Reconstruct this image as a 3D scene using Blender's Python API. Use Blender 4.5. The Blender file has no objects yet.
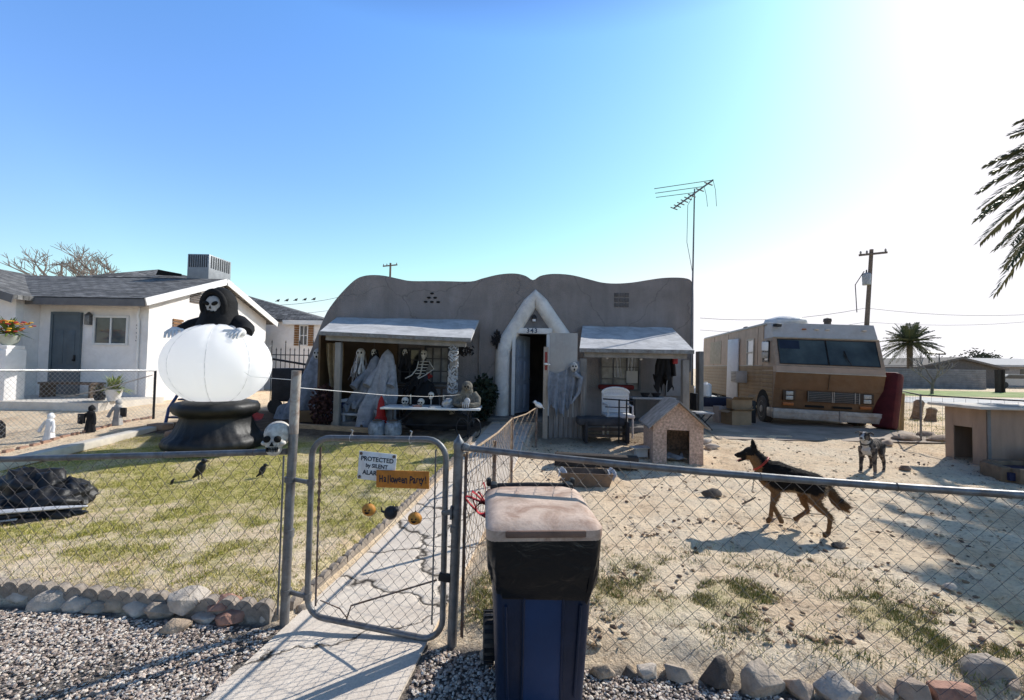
import bpy, bmesh, math, random
import numpy as np
from mathutils import Matrix, Vector, noise as mnoise
random.seed(7); np.random.seed(7)
S = bpy.context.scene
COL = S.collection
PI = math.pi
R = math.radians

# ------------------------------------------------------------------ camera
FPX = 445.0
CAM_Z = 1.8
PITCH = math.atan(15/445.0); ROLL = R(1.0)
CM = Matrix.Rotation(PI/2 + PITCH, 3, 'X') @ Matrix.Rotation(ROLL, 3, 'Z')
cam_d = bpy.data.cameras.new('camera'); cam = bpy.data.objects.new('camera', cam_d); COL.objects.link(cam)
cam.location = (0, 0, CAM_Z); cam.rotation_euler = CM.to_euler()
cam_d.sensor_width = 36; cam_d.sensor_fit = 'HORIZONTAL'; cam_d.lens = 36*FPX/1024
cam_d.clip_start = .05; cam_d.clip_end = 3000
S.camera = cam

def ray(px, py):
    return CM @ Vector(((px-512)/FPX, (350-py)/FPX, -1.0))
def P(px, py, d):                      # survey helper: the point at depth d (metres along +y) seen in that direction
    r = ray(px, py); t = d/r.y
    return Vector((r.x*t, d, CAM_Z + r.z*t))
def sstep(a, b, x):
    t = min(1, max(0, (x-a)/(b-a))); return t*t*(3-2*t)
# front fence line
FL = [(-5.2, 3.42), (-1.515, 3.085), (-.34, 2.90), (3.6, 2.16)]
def fence_y(x):
    if x <= FL[0][0]: return FL[0][1]
    for (x0, y0), (x1, y1) in zip(FL, FL[1:]):
        if x <= x1: return y0 + (y1-y0)*(x-x0)/(x1-x0)
    return FL[-1][1] - .188*(x-FL[-1][0])
def path_l(y): return -1.50 + (y-3.0)*(1.05/7.8)
def path_r(y): return -.50 + (y-3.0)*(1.02/7.8)
def g0(x, y):                          # height of the ground
    z = .25*sstep(6.8, 10.6, y)
    if x < -8: z += .16*sstep(-8.5, -11, x)*sstep(9, 12, y) if False else .16*min(1, (-8-x)/2.5)*sstep(9.5, 12, y)
    fy = fence_y(x)
    z += .10*sstep(fy-.02, fy+.22, y)
    return z
def g(x, y):
    z = g0(x, y)
    if 1.5 < y < 11.5 and -2.2 < x < 1.2:       # the walk runs a little lower at the gate
        k = sstep(path_l(y)-.25, path_l(y)-.02, x)*(1-sstep(path_r(y)+.02, path_r(y)+.25, x))
        z -= k*.10*(sstep(fence_y(x)-.02, fence_y(x)+.22, y))*(1-sstep(4, 7.5, y))
    return z
def G(px, py):                         # where that direction meets the ground
    r = ray(px, py); d = 1.8
    while d < 300:
        t = d/r.y
        if CAM_Z + r.z*t <= g(r.x*t, d): return Vector((r.x*t, d, g(r.x*t, d)))
        d += .02
    return P(px, py, 300)

# ------------------------------------------------------------------ materials
MATS = {}
def _nodes(name):
    m = bpy.data.materials.new(name); m.use_nodes = True
    nt = m.node_tree; b = nt.nodes['Principled BSDF']
    return m, nt, b
def mixc(nt, a, b, fac, mode='MIX'):
    n = nt.nodes.new('ShaderNodeMix'); n.data_type = 'RGBA'; n.blend_type = mode
    for sock, v in ((n.inputs[0], fac), (n.inputs[6], a), (n.inputs[7], b)):
        if hasattr(v, 'is_linked'): nt.links.new(v, sock)
        elif isinstance(v, (int, float)): sock.default_value = v
        else: sock.default_value = (*v[:3], 1)
    return n.outputs[2]
def noise_n(nt, vec, scale, detail=5, rough=.6, dist=0):
    n = nt.nodes.new('ShaderNodeTexNoise'); n.inputs['Scale'].default_value = scale
    n.inputs['Detail'].default_value = detail; n.inputs['Roughness'].default_value = rough; n.inputs['Distortion'].default_value = dist
    if vec is not None: nt.links.new(vec, n.inputs['Vector'])
    return n.outputs['Fac']
def ramp(nt, fac, stops):
    n = nt.nodes.new('ShaderNodeValToRGB'); nt.links.new(fac, n.inputs[0])
    e = n.color_ramp.elements
    while len(e) < len(stops): e.new(.5)
    for k, (p, c) in enumerate(stops):
        e[k].position = p; e[k].color = (*(c if hasattr(c, '__len__') else (c, c, c)), 1)
    return n.outputs[0]
def mapping(nt, vec, sc):
    n = nt.nodes.new('ShaderNodeMapping'); n.inputs['Scale'].default_value = sc; nt.links.new(vec, n.inputs[0]); return n.outputs[0]
def bump(nt, b, h, strength, dist=.02):
    n = nt.nodes.new('ShaderNodeBump'); n.inputs['Strength'].default_value = strength; n.inputs['Distance'].default_value = dist
    nt.links.new(h, n.inputs['Height']); nt.links.new(n.outputs[0], b.inputs['Normal'])
def M(name, col=(.5, .5, .5), rough=.8, var=.2, scale=6, bmp=.15, bscale=60, metal=0, spec=.3, dirt=None, damt=.5, dscale=3, stretch=None, attr=None, trans=0, streak=0, tabs=False):
    if name in MATS: return MATS[name]
    m, nt, b = _nodes(name)
    tc = nt.nodes.new('ShaderNodeTexCoord').outputs['Object']
    v = mapping(nt, tc, stretch) if stretch else tc
    n1 = noise_n(nt, v, scale)
    base = col
    if attr:
        a = nt.nodes.new('ShaderNodeVertexColor'); a.layer_name = attr; base = a.outputs[0]
        f = ramp(nt, n1, [(.25, (1-var,)*3), (.75, (1+var*.6,)*3)])
        c = mixc(nt, base, f, 1.0, 'MULTIPLY')
    else:
        lo = tuple(x*(1-var) for x in col); hi = tuple(min(1, x*(1+var)) for x in col)
        c = ramp(nt, n1, [(.3, lo), (.7, hi)])
    if tabs:
        bt = nt.nodes.new('ShaderNodeTexBrick'); nt.links.new(tc, bt.inputs['Vector'])
        bt.inputs['Scale'].default_value = 1; bt.inputs['Brick Width'].default_value = .33; bt.inputs['Row Height'].default_value = .15; bt.inputs['Mortar Size'].default_value = .012; bt.inputs['Bias'].default_value = 0
        bt.inputs['Color1'].default_value = (.55, .55, .55, 1); bt.inputs['Color2'].default_value = (1.5, 1.5, 1.5, 1); bt.inputs['Mortar'].default_value = (.3, .3, .3, 1)
        c = mixc(nt, c, bt.outputs['Color'], .9, 'MULTIPLY')
    if streak:
        n3 = noise_n(nt, mapping(nt, tc, (2.6, 2.6, .28)), 2.0, 6, .65, .3)
        c = mixc(nt, c, ramp(nt, n3, [(.35, (1-streak,)*3), (.62, (1.04,)*3)]), 1.0, 'MULTIPLY')
        vo = nt.nodes.new('ShaderNodeTexVoronoi'); vo.feature = 'DISTANCE_TO_EDGE'; vo.inputs['Scale'].default_value = .42
        wn = nt.nodes.new('ShaderNodeTexNoise'); wn.inputs['Scale'].default_value = 2.2; wn.inputs['Detail'].default_value = 6; nt.links.new(tc, wn.inputs['Vector'])
        wv = nt.nodes.new('ShaderNodeVectorMath'); wv.operation = 'MULTIPLY_ADD'; wv.inputs[1].default_value = (.5, .5, .5); nt.links.new(wn.outputs['Color'], wv.inputs[0]); nt.links.new(tc, wv.inputs[2]); nt.links.new(wv.outputs[0], vo.inputs['Vector'])
        c = mixc(nt, c, tuple(x*.45 for x in col), ramp(nt, vo.outputs['Distance'], [(.001, (.7,)*3), (.005, (0, 0, 0))]))
    if dirt:
        n2 = noise_n(nt, tc, dscale, 7, .7, .6)
        f = ramp(nt, n2, [(.45, (0, 0, 0)), (.68, (damt,)*3)])
        c = mixc(nt, c, dirt, f)
    nt.links.new(c, b.inputs['Base Color'])
    b.inputs['Roughness'].default_value = rough; b.inputs['Metallic'].default_value = metal
    b.inputs['Specular IOR Level'].default_value = spec
    if trans: b.inputs['Transmission Weight'].default_value = trans
    if bmp: bump(nt, b, noise_n(nt, v, bscale, 4), bmp)
    MATS[name] = m
    return m

# ------------------------------------------------------------------ mesh builder
class MB:
    def __init__(s): s.v = []; s.f = []; s.c = None
    def add(s, vs, fs, T=None):
        k = len(s.v)
        s.v += [tuple(T @ Vector(p)) if T is not None else tuple(p) for p in vs]
        s.f += [tuple(i+k for i in f) for f in fs]
        return s
    def box(s, c, size, rot=None, b=0):
        bm = bmesh.new(); bmesh.ops.create_cube(bm, size=1)
        bmesh.ops.scale(bm, vec=size, verts=bm.verts)
        if b: bmesh.ops.bevel(bm, geom=bm.edges[:], offset=b, segments=2, affect='EDGES', profile=.5)
        T = Matrix.Translation(c)
        if rot is not None: T = T @ (rot.to_4x4() if not isinstance(rot, (int, float)) else Matrix.Rotation(rot, 4, 'Z'))
        bm.verts.index_update()
        s.add([v.co for v in bm.verts], [[v.index for v in f.verts] for f in bm.faces], T); bm.free(); return s
    def bar(s, a, b, w, h, bev=0, up=Vector((0, 0, 1))):        # box beam from a to b
        a = Vector(a); b = Vector(b); d = b-a; L = d.length; d.normalize()
        if abs(d.dot(up)) > .98: up = Vector((0, 1, 0))
        x = d.cross(up).normalized(); z = x.cross(d)
        rot = Matrix((x, d, z)).transposed()
        return s.box((a+b)/2, (w, L, h), rot, bev)
    def tube(s, pts, r, n=8, caps=True, closed=False, flat=1.0):
        pts = [Vector(p) for p in pts]; m = len(pts)
        rs = r if hasattr(r, '__len__') else [r]*m
        k = len(s.v); prev = None
        for i, p in enumerate(pts):
            if closed: t = pts[(i+1) % m]-pts[i-1]
            else: t = pts[min(i+1, m-1)]-pts[max(i-1, 0)]
            if t.length < 1e-9: t = Vector((0, 0, 1))
            t.normalize()
            if prev is None:
                u = t.cross(Vector((0, 0, 1)));
                if u.length < .05: u = t.cross(Vector((0, 1, 0)))
            else: u = prev - t*prev.dot(t)
            u.normalize(); prev = u; w = t.cross(u)
            for j in range(n):
                a = 2*PI*j/n
                s.v.append(tuple(p + u*math.cos(a)*rs[i] + w*math.sin(a)*rs[i]*(flat[i] if hasattr(flat, '__len__') else flat)))
        for i in range(m if closed else m-1):
            i2 = (i+1) % m
            for j in range(n):
                s.f.append((k+i*n+j, k+i*n+(j+1) % n, k+i2*n+(j+1) % n, k+i2*n+j))
        if caps and not closed:
            s.f.append(tuple(k+j for j in range(n))[::-1]); s.f.append(tuple(k+(m-1)*n+j for j in range(n)))
        return s
    def lathe(s, prof, c=(0, 0, 0), n=20, T=None, fn=None):
        vs = []; fs = []
        for (r, z) in prof:
            for j in range(n):
                a = 2*PI*j/n; rr = r*(fn(a, z) if fn else 1)
                vs.append((rr*math.cos(a), rr*math.sin(a), z))
        for i in range(len(prof)-1):
            for j in range(n): fs.append((i*n+j, i*n+(j+1) % n, (i+1)*n+(j+1) % n, (i+1)*n+j))
        fs.append(tuple(range(n))[::-1]); fs.append(tuple((len(prof)-1)*n+j for j in range(n)))
        TT = Matrix.Translation(c)
        if T is not None: TT = TT @ T
        return s.add(vs, fs, TT)
    def sph(s, c, r, n=14, m=9, rot=None, fn=None):
        r = r if hasattr(r, '__len__') else (r, r, r)
        vs = [(0, 0, -1)]; fs = []
        for i in range(1, m):
            b = -PI/2+PI*i/m
            for j in range(n):
                a = 2*PI*j/n; vs.append((math.cos(b)*math.cos(a), math.cos(b)*math.sin(a), math.sin(b)))
        vs.append((0, 0, 1)); L = len(vs)-1
        for j in range(n):
            fs.append((0, 1+(j+1) % n, 1+j)); fs.append((L, L-n+j, L-n+(j+1) % n))
        for i in range(m-2):
            for j in range(n): fs.append((1+i*n+j, 1+i*n+(j+1) % n, 1+(i+1)*n+(j+1) % n, 1+(i+1)*n+j))
        if fn: vs = [tuple(Vector(p)*fn(Vector(p))) for p in vs]
        vs = [(p[0]*r[0], p[1]*r[1], p[2]*r[2]) for p in vs]
        T = Matrix.Translation(c)
        if rot is not None: T = T @ rot.to_4x4()
        return s.add(vs, fs, T)
    def rock(s, c, r, seed, rough=.28, rot=None, sub=2, freq=1.3):
        bm = bmesh.new(); bmesh.ops.create_icosphere(bm, subdivisions=sub, radius=1)
        o = Vector((seed*3.17, seed*1.31, seed*.77))
        vs = []
        for v in bm.verts:
            p = v.co; k = 1+rough*mnoise.noise(p*freq+o)*1.6+rough*.4*mnoise.noise(p*3.3+o)
            q = p*k
            for ax in (Vector((.6, .5, .62)), Vector((-.7, .3, .6)), Vector((.1, -.85, .5))):   # worn facets
                ax = (ax+Vector((math.sin(seed*2.1), math.cos(seed*1.7), 0))*.4).normalized()
                dd = q.dot(ax)
                if dd > .82: q = q-ax*(dd-.82)*.8
            vs.append((q.x*r[0], q.y*r[1], q.z*r[2]))
        bm.verts.index_update()
        T = Matrix.Translation(c)
        if rot is not None: T = T @ (Matrix.Rotation(rot, 4, 'Z') if isinstance(rot, (int, float)) else rot.to_4x4())
        s.add(vs, [[v.index for v in f.verts] for f in bm.faces], T); bm.free(); return s
    def hull(s, c, r, seed, n=26, rot=0):
        rnd = random.Random(seed); bm = bmesh.new()
        for _ in range(n):
            v = Vector((rnd.gauss(0, 1), rnd.gauss(0, 1), rnd.gauss(0, 1))).normalized()*rnd.uniform(.86, 1.08)
            bm.verts.new((v.x*r[0], v.y*r[1], v.z*r[2]))
        res = bmesh.ops.convex_hull(bm, input=bm.verts[:])
        bmesh.ops.delete(bm, geom=[v for v in bm.verts if not v.link_faces], context='VERTS')
        bmesh.ops.dissolve_limit(bm, angle_limit=R(14), verts=bm.verts[:], edges=bm.edges[:])
        bmesh.ops.bevel(bm, geom=bm.edges[:], offset=min(r)*.07, segments=2, affect='EDGES', profile=.6, clamp_overlap=True)
        bmesh.ops.triangulate(bm, faces=bm.faces[:])
        bmesh.ops.subdivide_edges(bm, edges=bm.edges[:], cuts=1, use_grid_fill=True)
        o = Vector((seed*1.7, seed*.9, 0)); m = sum(r)/3
        for v in bm.verts: v.co += v.co.normalized()*m*(.05*mnoise.fractal(v.co/m*2.2+o, 1, 2, 4))
        bm.verts.index_update()
        s.add([v.co for v in bm.verts], [[v.index for v in f.verts] for f in bm.faces], Matrix.Translation(c) @ Matrix.Rotation(rot, 4, 'Z')); bm.free(); return s
    def ext(s, poly, vec):                   # extrude a planar polygon along vec
        poly = [Vector(p) for p in poly]; vec = Vector(vec); n = len(poly)
        nrm = Vector((0, 0, 0))
        for i in range(n): nrm += poly[i].cross(poly[(i+1) % n])
        if nrm.dot(vec) > 0: poly = poly[::-1]
        fs = [tuple(range(n)), tuple(range(2*n-1, n-1, -1))]
        for i in range(n): fs.append((i, i+n, (i+1) % n+n, (i+1) % n)[::1])
        return s.add(poly+[p+vec for p in poly], fs)
    def grid(s, fn, nu, nv):
        k = len(s.v)
        for i in range(nu+1):
            for j in range(nv+1): s.v.append(tuple(fn(i/nu, j/nv)))
        for i in range(nu):
            for j in range(nv):
                a = k+i*(nv+1)+j; s.f.append((a, a+nv+1, a+nv+2, a+1))
        return s
    def mesh(s, name):
        me = bpy.data.meshes.new(name); me.from_pydata(s.v, [], s.f); me.update(); return me

FR = {}
def tag(o, label=None, cat=None, group=None, kind=None):
    if label: o['label'] = label
    if cat: o['category'] = cat
    if group: o['group'] = group
    if kind: o['kind'] = kind
    return o
def thing(name, label, cat, loc=(0, 0, 0), rz=0, group=None):
    o = bpy.data.objects.new(name, None); COL.objects.link(o); o.empty_display_size = .1
    o.location = loc; o.rotation_euler = (0, 0, rz); tag(o, label, cat, group)
    FR[o.name] = Matrix.Translation(loc) @ Matrix.Rotation(rz, 4, 'Z')
    return o
def smooth(me, ang=40):
    me.polygons.foreach_set('use_smooth', [True]*len(me.polygons))
    bm = bmesh.new(); bm.from_mesh(me); lim = R(ang)
    bmesh.ops.recalc_face_normals(bm, faces=bm.faces)
    for e in bm.edges:
        e.smooth = not (len(e.link_faces) == 2 and e.calc_face_angle(0) > lim)
    bm.to_mesh(me); bm.free()
def obj(name, mb, mat, parent=None, w=True, sm=40, label=None):
    """links mb as ONE mesh; w: coordinates are world ones and are moved into the parent's frame"""
    me = mb if isinstance(mb, bpy.types.Mesh) else mb.mesh(name)
    o = bpy.data.objects.new(name, me); COL.objects.link(o)
    if sm: smooth(me, sm)
    if parent is not None:
        F = FR[parent.name]; o.parent = parent; FR[o.name] = F
        if w: me.transform(F.inverted())
    else:
        if w:
            co = np.empty(len(me.vertices)*3, dtype=np.float32); me.vertices.foreach_get('co', co); co = co.reshape(-1, 3)
            lo = co.min(0); hi = co.max(0); c = Vector(((lo[0]+hi[0])/2, (lo[1]+hi[1])/2, lo[2]))
            me.transform(Matrix.Translation(-c)); o.location = c
        FR[o.name] = Matrix.Translation(o.location)
    if mat: me.materials.append(mat)
    if label: o['label'] = label
    return o
def single(name, mb, mat, label, cat, group=None, sm=40):
    return tag(obj(name, mb, mat, None, True, sm), label, cat, group)
def struct(name, mb, mat, sm=0):
    return tag(obj(name, mb, mat, None, False, sm), kind='structure')
def skin(verts, edges, radii, sub=2):
    me = bpy.data.meshes.new('tmp'); me.from_pydata([tuple(v) for v in verts], edges, [])
    o = bpy.data.objects.new('tmp', me); COL.objects.link(o)
    md = o.modifiers.new('s', 'SKIN'); md.use_smooth_shade = True
    for i, d in enumerate(me.skin_vertices[0].data):
        r = radii[i]; d.radius = r if hasattr(r, '__len__') else (r, r); d.use_root = (i == 0)
    m2 = o.modifiers.new('u', 'SUBSURF'); m2.levels = sub; m2.render_levels = sub
    dg = bpy.context.evaluated_depsgraph_get(); dg.update()
    out = bpy.data.meshes.new_from_object(o.evaluated_get(dg)); bpy.data.objects.remove(o)
    return out
def fuse(mb, voxel=.009, it=6):
    me = mb.mesh('tmp'); o = bpy.data.objects.new('tmp', me); COL.objects.link(o)
    md = o.modifiers.new('r', 'REMESH'); md.mode = 'VOXEL'; md.voxel_size = voxel; md.use_smooth_shade = True
    m2 = o.modifiers.new('s', 'SMOOTH'); m2.factor = .5; m2.iterations = it
    dg = bpy.context.evaluated_depsgraph_get(); dg.update()
    out = bpy.data.meshes.new_from_object(o.evaluated_get(dg)); bpy.data.objects.remove(o)
    return out
def vcol(me, fn, name='Col'):
    a = me.color_attributes.new(name, 'FLOAT_COLOR', 'POINT')
    arr = np.empty((len(me.vertices), 4), dtype=np.float32); arr[:, 3] = 1
    for i, v in enumerate(me.vertices): arr[i, :3] = fn(v.co)
    a.data.foreach_set('color', arr.ravel())
def text_mesh(txt, size, depth=.002, bold=0, jitter=0, spacing=1):
    cu = bpy.data.curves.new('t', 'FONT'); cu.body = txt; cu.size = size; cu.extrude = depth; cu.offset = bold
    cu.align_x = 'CENTER'; cu.align_y = 'CENTER'; cu.space_character = spacing; cu.resolution_u = 3
    o = bpy.data.objects.new('t', cu); COL.objects.link(o)
    dg = bpy.context.evaluated_depsgraph_get(); dg.update()
    me = bpy.data.meshes.new_from_object(o.evaluated_get(dg)); bpy.data.objects.remove(o)
    return me
# letters standing upright and facing the street (-y) with centre at c
UPR = Matrix.Rotation(PI/2, 4, 'X')
def copy_tree(root, loc, rz=None, label=None):
    def rec(o, par):
        c = o.copy(); COL.objects.link(c)
        if par is not None: c.parent = par
        for ch in o.children: rec(ch, c)
        return c
    r = rec(root, None); r.location = loc
    if rz is not None: r.rotation_euler = (0, 0, rz)
    if label: r['label'] = label
    return r
# common materials
galv = M('galvanised_steel', (.20, .205, .21), .5, .3, 14, .1, 90, metal=.55, spec=.5, dirt=(.12, .08, .055), damt=.6, dscale=9)
rust = M('rusty_steel', (.16, .10, .07), .75, .4, 18, .3, 80, metal=.2, dirt=(.30, .29, .28), damt=.7, dscale=12)
wire_m = M('galvanised_wire', (.13, .12, .115), .5, .3, 20, 0, metal=.3, spec=.4, dirt=(.10, .06, .04), damt=.6, dscale=8)
blackp = M('black_paint', (.02, .02, .022), .5, .3, 10, .05)
wood_g = M('weathered_wood', (.20, .18, .165), .85, .35, 5, .3, 40, stretch=(6, 6, .6))
wood_t = M('tan_wood', (.36, .25, .15), .8, .3, 6, .25, 40, stretch=(1, 5, 5))
wood_d = M('dark_wood', (.10, .07, .05), .85, .35, 6, .3, 40)
white_p = M('white_paint', (.72, .71, .69), .6, .08, 5, .08, 60, dirt=(.45, .40, .34), damt=.35)
plas_w = M('white_plastic', (.75, .75, .74), .45, .06, 5, .03, spec=.4, dirt=(.5, .45, .38), damt=.3)
bone = M('bone_plastic', (.66, .62, .55), .6, .15, 12, .1, 50, dirt=(.18, .14, .11), damt=.75, dscale=16)
socket = M('dark_hollow', (.012, .011, .010), .9, .2, 8, 0)
cloth_w = M('pale_gauze', (.52, .52, .53), .95, .2, 10, .4, 70)
cloth_b = M('blue_grey_gauze', (.16, .18, .225), .95, .3, 8, .5, 60)
cloth_k = M('black_cloth', (.013, .013, .015), .9, .3, 8, .3, 60)
glass_d = M('dark_glass', (.02, .024, .03), .08, .2, 2, 0, spec=.6)
# ------------------------------------------------------------------ ground
def fbm(x, y, s, o=0.0):
    return mnoise.fractal(Vector((x*s+o, y*s-o*.7, o)), 1.0, 2.0, 4)
LAWN_FAR = 9.2
def lawn_left(y): return -7.6 if y > 4 else -9.0
def grass_amt(x, y):
    """0..1 how grassy the spot is"""
    fy = fence_y(x)
    if y < fy+.12: return 0
    a = 0
    if x < path_l(y)-.12 and y < LAWN_FAR and x > -7.5:
        a = .82
        d = y-fy
        a *= .30+.70*sstep(.15, 1.3, d)
        if d < 2.6: a *= 1-(1-sstep(1.5, 2.6, d))*(1-sstep(-.12, .22, fbm(x, y, 2.6, 21)))*.65
        a *= 1-.85*sstep(8.6, 9.2, y)
        a *= .55+.85*sstep(-.35, .20, fbm(x, y, 1.3, 3))
    if x > path_r(y)+.1:
        # green strip running along the right hand fence, thinning out into the dirt
        d = y-fy
        c = .55+.20*math.sin(x*1.3)+.10*x; wd = .55
        k = math.exp(-((d-c)/wd)**2)
        a = k*sstep(-.32, .15, fbm(x, y, 1.6, 9))*(.85 if x > .7 else .6)
        if y > 8.5 and x > 8.9: a = max(a, .55*sstep(-.2, .2, fbm(x, y, .7, 2)))
    if y > 26 and x > 10: a = .9 if 29 < y < 37 else a
    return min(1, a)
def axis(lo, hi, step, far, grow=1.18):
    a = list(np.arange(lo, hi+1e-6, step)); s = step
    b = hi
    while b < far: s *= grow; b += s; a.append(b)
    s = step; b = lo; pre = []
    while b > -far: s *= grow; b -= s; pre.append(b)
    return pre[::-1]+a
xs = axis(-5.4, 4.6, .055, 900); ys = [y for y in axis(1.6, 8.0, .055, 900)]
nx, ny = len(xs), len(ys)
gv = np.empty((nx*ny, 3), dtype=np.float32); gc = np.zeros((nx*ny, 4), dtype=np.float32); gc[:, 3] = 1
k = 0
for y in ys:
    for x in xs:
        z = g(x, y)
        ga = gr = gd = 0
        if -20 < x < 40 and 0 < y < 45:
            fy = fence_y(x)
            ga = grass_amt(x, y)*(1 if x < path_r(y) else .42)
            if y < fy-.0: gr = 1
            if 8.2 < y < 13 and -8 < x < 3.6: gd = sstep(8.3, 9.3, y+.5*fbm(x, y, 1.1, 31))*(1 if x < path_l(y)-.1 else .75 if x > path_r(y)+.1 else 0)  # house shade painted in: ground darkened in front of the porches
            if y > fy+.1 and x > path_r(y)+.1 and y < 10:
                z += .030*fbm(x, y, 2.2, 5) + .020*fbm(x, y, 6.5, 1)
            elif y > fy+.1 and x < path_l(y)-.1: z += .014*fbm(x, y, 3.0, 8)
            else: z += .006*fbm(x, y, 5, 8)
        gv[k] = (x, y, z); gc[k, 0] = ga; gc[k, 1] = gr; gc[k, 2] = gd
        k += 1
idx = np.arange(nx*ny).reshape(ny, nx)
gf = np.stack([idx[:-1, :-1], idx[:-1, 1:], idx[1:, 1:], idx[1:, :-1]], -1).reshape(-1, 4)
me = bpy.data.meshes.new('ground'); me.from_pydata(gv.tolist(), [], gf.tolist()); me.update()
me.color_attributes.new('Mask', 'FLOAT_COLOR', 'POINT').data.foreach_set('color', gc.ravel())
me.polygons.foreach_set('use_smooth', [True]*len(me.polygons))
m, nt, b = _nodes('yard_ground')
tc = nt.nodes.new('ShaderNodeTexCoord').outputs['Object']
vc = nt.nodes.new('ShaderNodeVertexColor'); vc.layer_name = 'Mask'
sp = nt.nodes.new('ShaderNodeSeparateColor'); nt.links.new(vc.outputs[0], sp.inputs[0])
sand = ramp(nt, noise_n(nt, tc, 1.1, 8, .65, .4), [(.22, (.64, .44, .27)), (.45, (.92, .715, .49)), (.75, (.97, .83, .63))])
fine = ramp(nt, noise_n(nt, tc, 26, 6, .7), [(.30, (.55, .49, .44)), (.5, (1, 1, 1))])
sand = mixc(nt, sand, fine, .75, 'MULTIPLY')
litter = ramp(nt, noise_n(nt, tc, 9, 7, .75, 1.2), [(.545, (0, 0, 0)), (.63, (.8,)*3)])
sand = mixc(nt, sand, (.22, .14, .09), litter)
gcol = ramp(nt, noise_n(nt, tc, 14, 6, .7), [(.3, (.22, .22, .05)), (.5, (.50, .44, .14)), (.72, (.78, .63, .33))])
gm = nt.nodes.new('ShaderNodeMath'); gm.operation = 'MULTIPLY_ADD'; gm.inputs[1].default_value = 1.5; gm.inputs[2].default_value = -.72
nt.links.new(noise_n(nt, tc, 8, 7, .75), gm.inputs[0])
ad = nt.nodes.new('ShaderNodeMath'); ad.operation = 'ADD'; ad.use_clamp = True; nt.links.new(gm.outputs[0], ad.inputs[0]); nt.links.new(sp.outputs[0], ad.inputs[1])
ml = nt.nodes.new('ShaderNodeMath'); ml.operation = 'MULTIPLY'; ml.use_clamp = True; nt.links.new(ad.outputs[0], ml.inputs[0])
m3 = nt.nodes.new('ShaderNodeMath'); m3.operation = 'MULTIPLY'; m3.use_clamp = True; m3.inputs[1].default_value = 3; nt.links.new(sp.outputs[0], m3.inputs[0]); nt.links.new(m3.outputs[0], ml.inputs[1])
c = mixc(nt, sand, gcol, ml.outputs[0])
dark = ramp(nt, noise_n(nt, tc, 7, 7, .7), [(.3, (.05, .038, .028)), (.7, (.20, .15, .11))])  # dark ground colour imitating the shade of the house
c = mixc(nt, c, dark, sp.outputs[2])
grv = ramp(nt, noise_n(nt, tc, 60, 4, .7), [(.3, (.10, .085, .07)), (.7, (.34, .30, .26))])
c = mixc(nt, c, grv, sp.outputs[1])
nt.links.new(c, b.inputs['Base Color']); b.inputs['Roughness'].default_value = .95; b.inputs['Specular IOR Level'].default_value = .1
hh = mixc(nt, noise_n(nt, tc, 6, 8, .75, .6), noise_n(nt, tc, 40, 4, .7), .4)
bump(nt, b, hh, 1.0, .075)
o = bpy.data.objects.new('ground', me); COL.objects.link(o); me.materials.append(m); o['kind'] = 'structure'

# front walk : cracked concrete
def path_z(x, y):
    yy = y
    xc = (path_l(yy)+path_r(yy))/2
    base = .25*sstep(6.8, 10.6, yy)+.10*sstep(4, 7.5, yy)
    return base+.018
mb = MB()
mb.grid(lambda u, v: (path_l(1.5+u*9.4)+v*(path_r(1.5+u*9.4)-path_l(1.5+u*9.4)), 1.5+u*9.4, path_z(0, 1.5+u*9.4)+.004*fbm(v*2, u*9, 1.0, 2)), 110, 12)
k0 = len(mb.v)
def sk(e):
    f = path_l if e == 0 else path_r
    mb.grid(lambda u, v: (f(1.5+u*9.4), 1.5+u*9.4, path_z(0, 1.5+u*9.4)-(v if e == 1 else 1-v)*.16-.0), 110, 1)
sk(1)
m, nt, b = _nodes('cracked_concrete')
tc = nt.nodes.new('ShaderNodeTexCoord').outputs['Object']
c = ramp(nt, noise_n(nt, tc, 2.2, 8, .7), [(.3, (.66, .56, .46)), (.7, (.88, .77, .64))])
spk = ramp(nt, noise_n(nt, tc, 90, 3, .7), [(.35, (.72,)*3), (.6, (1, 1, 1))]); c = mixc(nt, c, spk, .7, 'MULTIPLY')
wn = nt.nodes.new('ShaderNodeTexNoise'); wn.inputs['Scale'].default_value = 5; wn.inputs['Detail'].default_value = 5; nt.links.new(tc, wn.inputs['Vector'])
wv = nt.nodes.new('ShaderNodeVectorMath'); wv.operation = 'MULTIPLY_ADD'; wv.inputs[1].default_value = (.35, .35, 0); nt.links.new(wn.outputs['Color'], wv.inputs[0]); nt.links.new(tc, wv.inputs[2])
vo = nt.nodes.new('ShaderNodeTexVoronoi'); vo.feature = 'DISTANCE_TO_EDGE'; vo.inputs['Scale'].default_value = .8; nt.links.new(mapping(nt, wv.outputs[0], (.6, 1.1, .01)), vo.inputs['Vector'])
ck = ramp(nt, vo.outputs['Distance'], [(.002, (1, 1, 1)), (.010, (0, 0, 0))])
c = mixc(nt, c, (.035, .028, .022), ck)
nt.links.new(c, b.inputs['Base Color']); b.inputs['Roughness'].default_value = .92; b.inputs['Specular IOR Level'].default_value = .15
inv = ramp(nt, vo.outputs['Distance'], [(.004, (0, 0, 0)), (.02, (1, 1, 1))])
bump(nt, b, mixc(nt, inv, noise_n(nt, tc, 60, 4), .25), .5, .02)
struct('front_walk', mb, m)

# far street on the right (pale concrete) and the strip of bare ground
mb = MB(); mb.grid(lambda u, v: (10+u*90, 21.0+v*4.6, .365), 20, 3)
struct('street', mb, M('pale_street', (.55, .52, .48), .9, .15, 1.2, .2, 30))
mb = MB(); mb.grid(lambda u, v: (17+u*70, 27.2+v*8, .357), 20, 3)
struct('far_lawn', mb, M('far_green', (.20, .27, .06), .9, .45, 1.5, .4, 20, dirt=(.5, .42, .25), damt=.5, dscale=.6))
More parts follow.
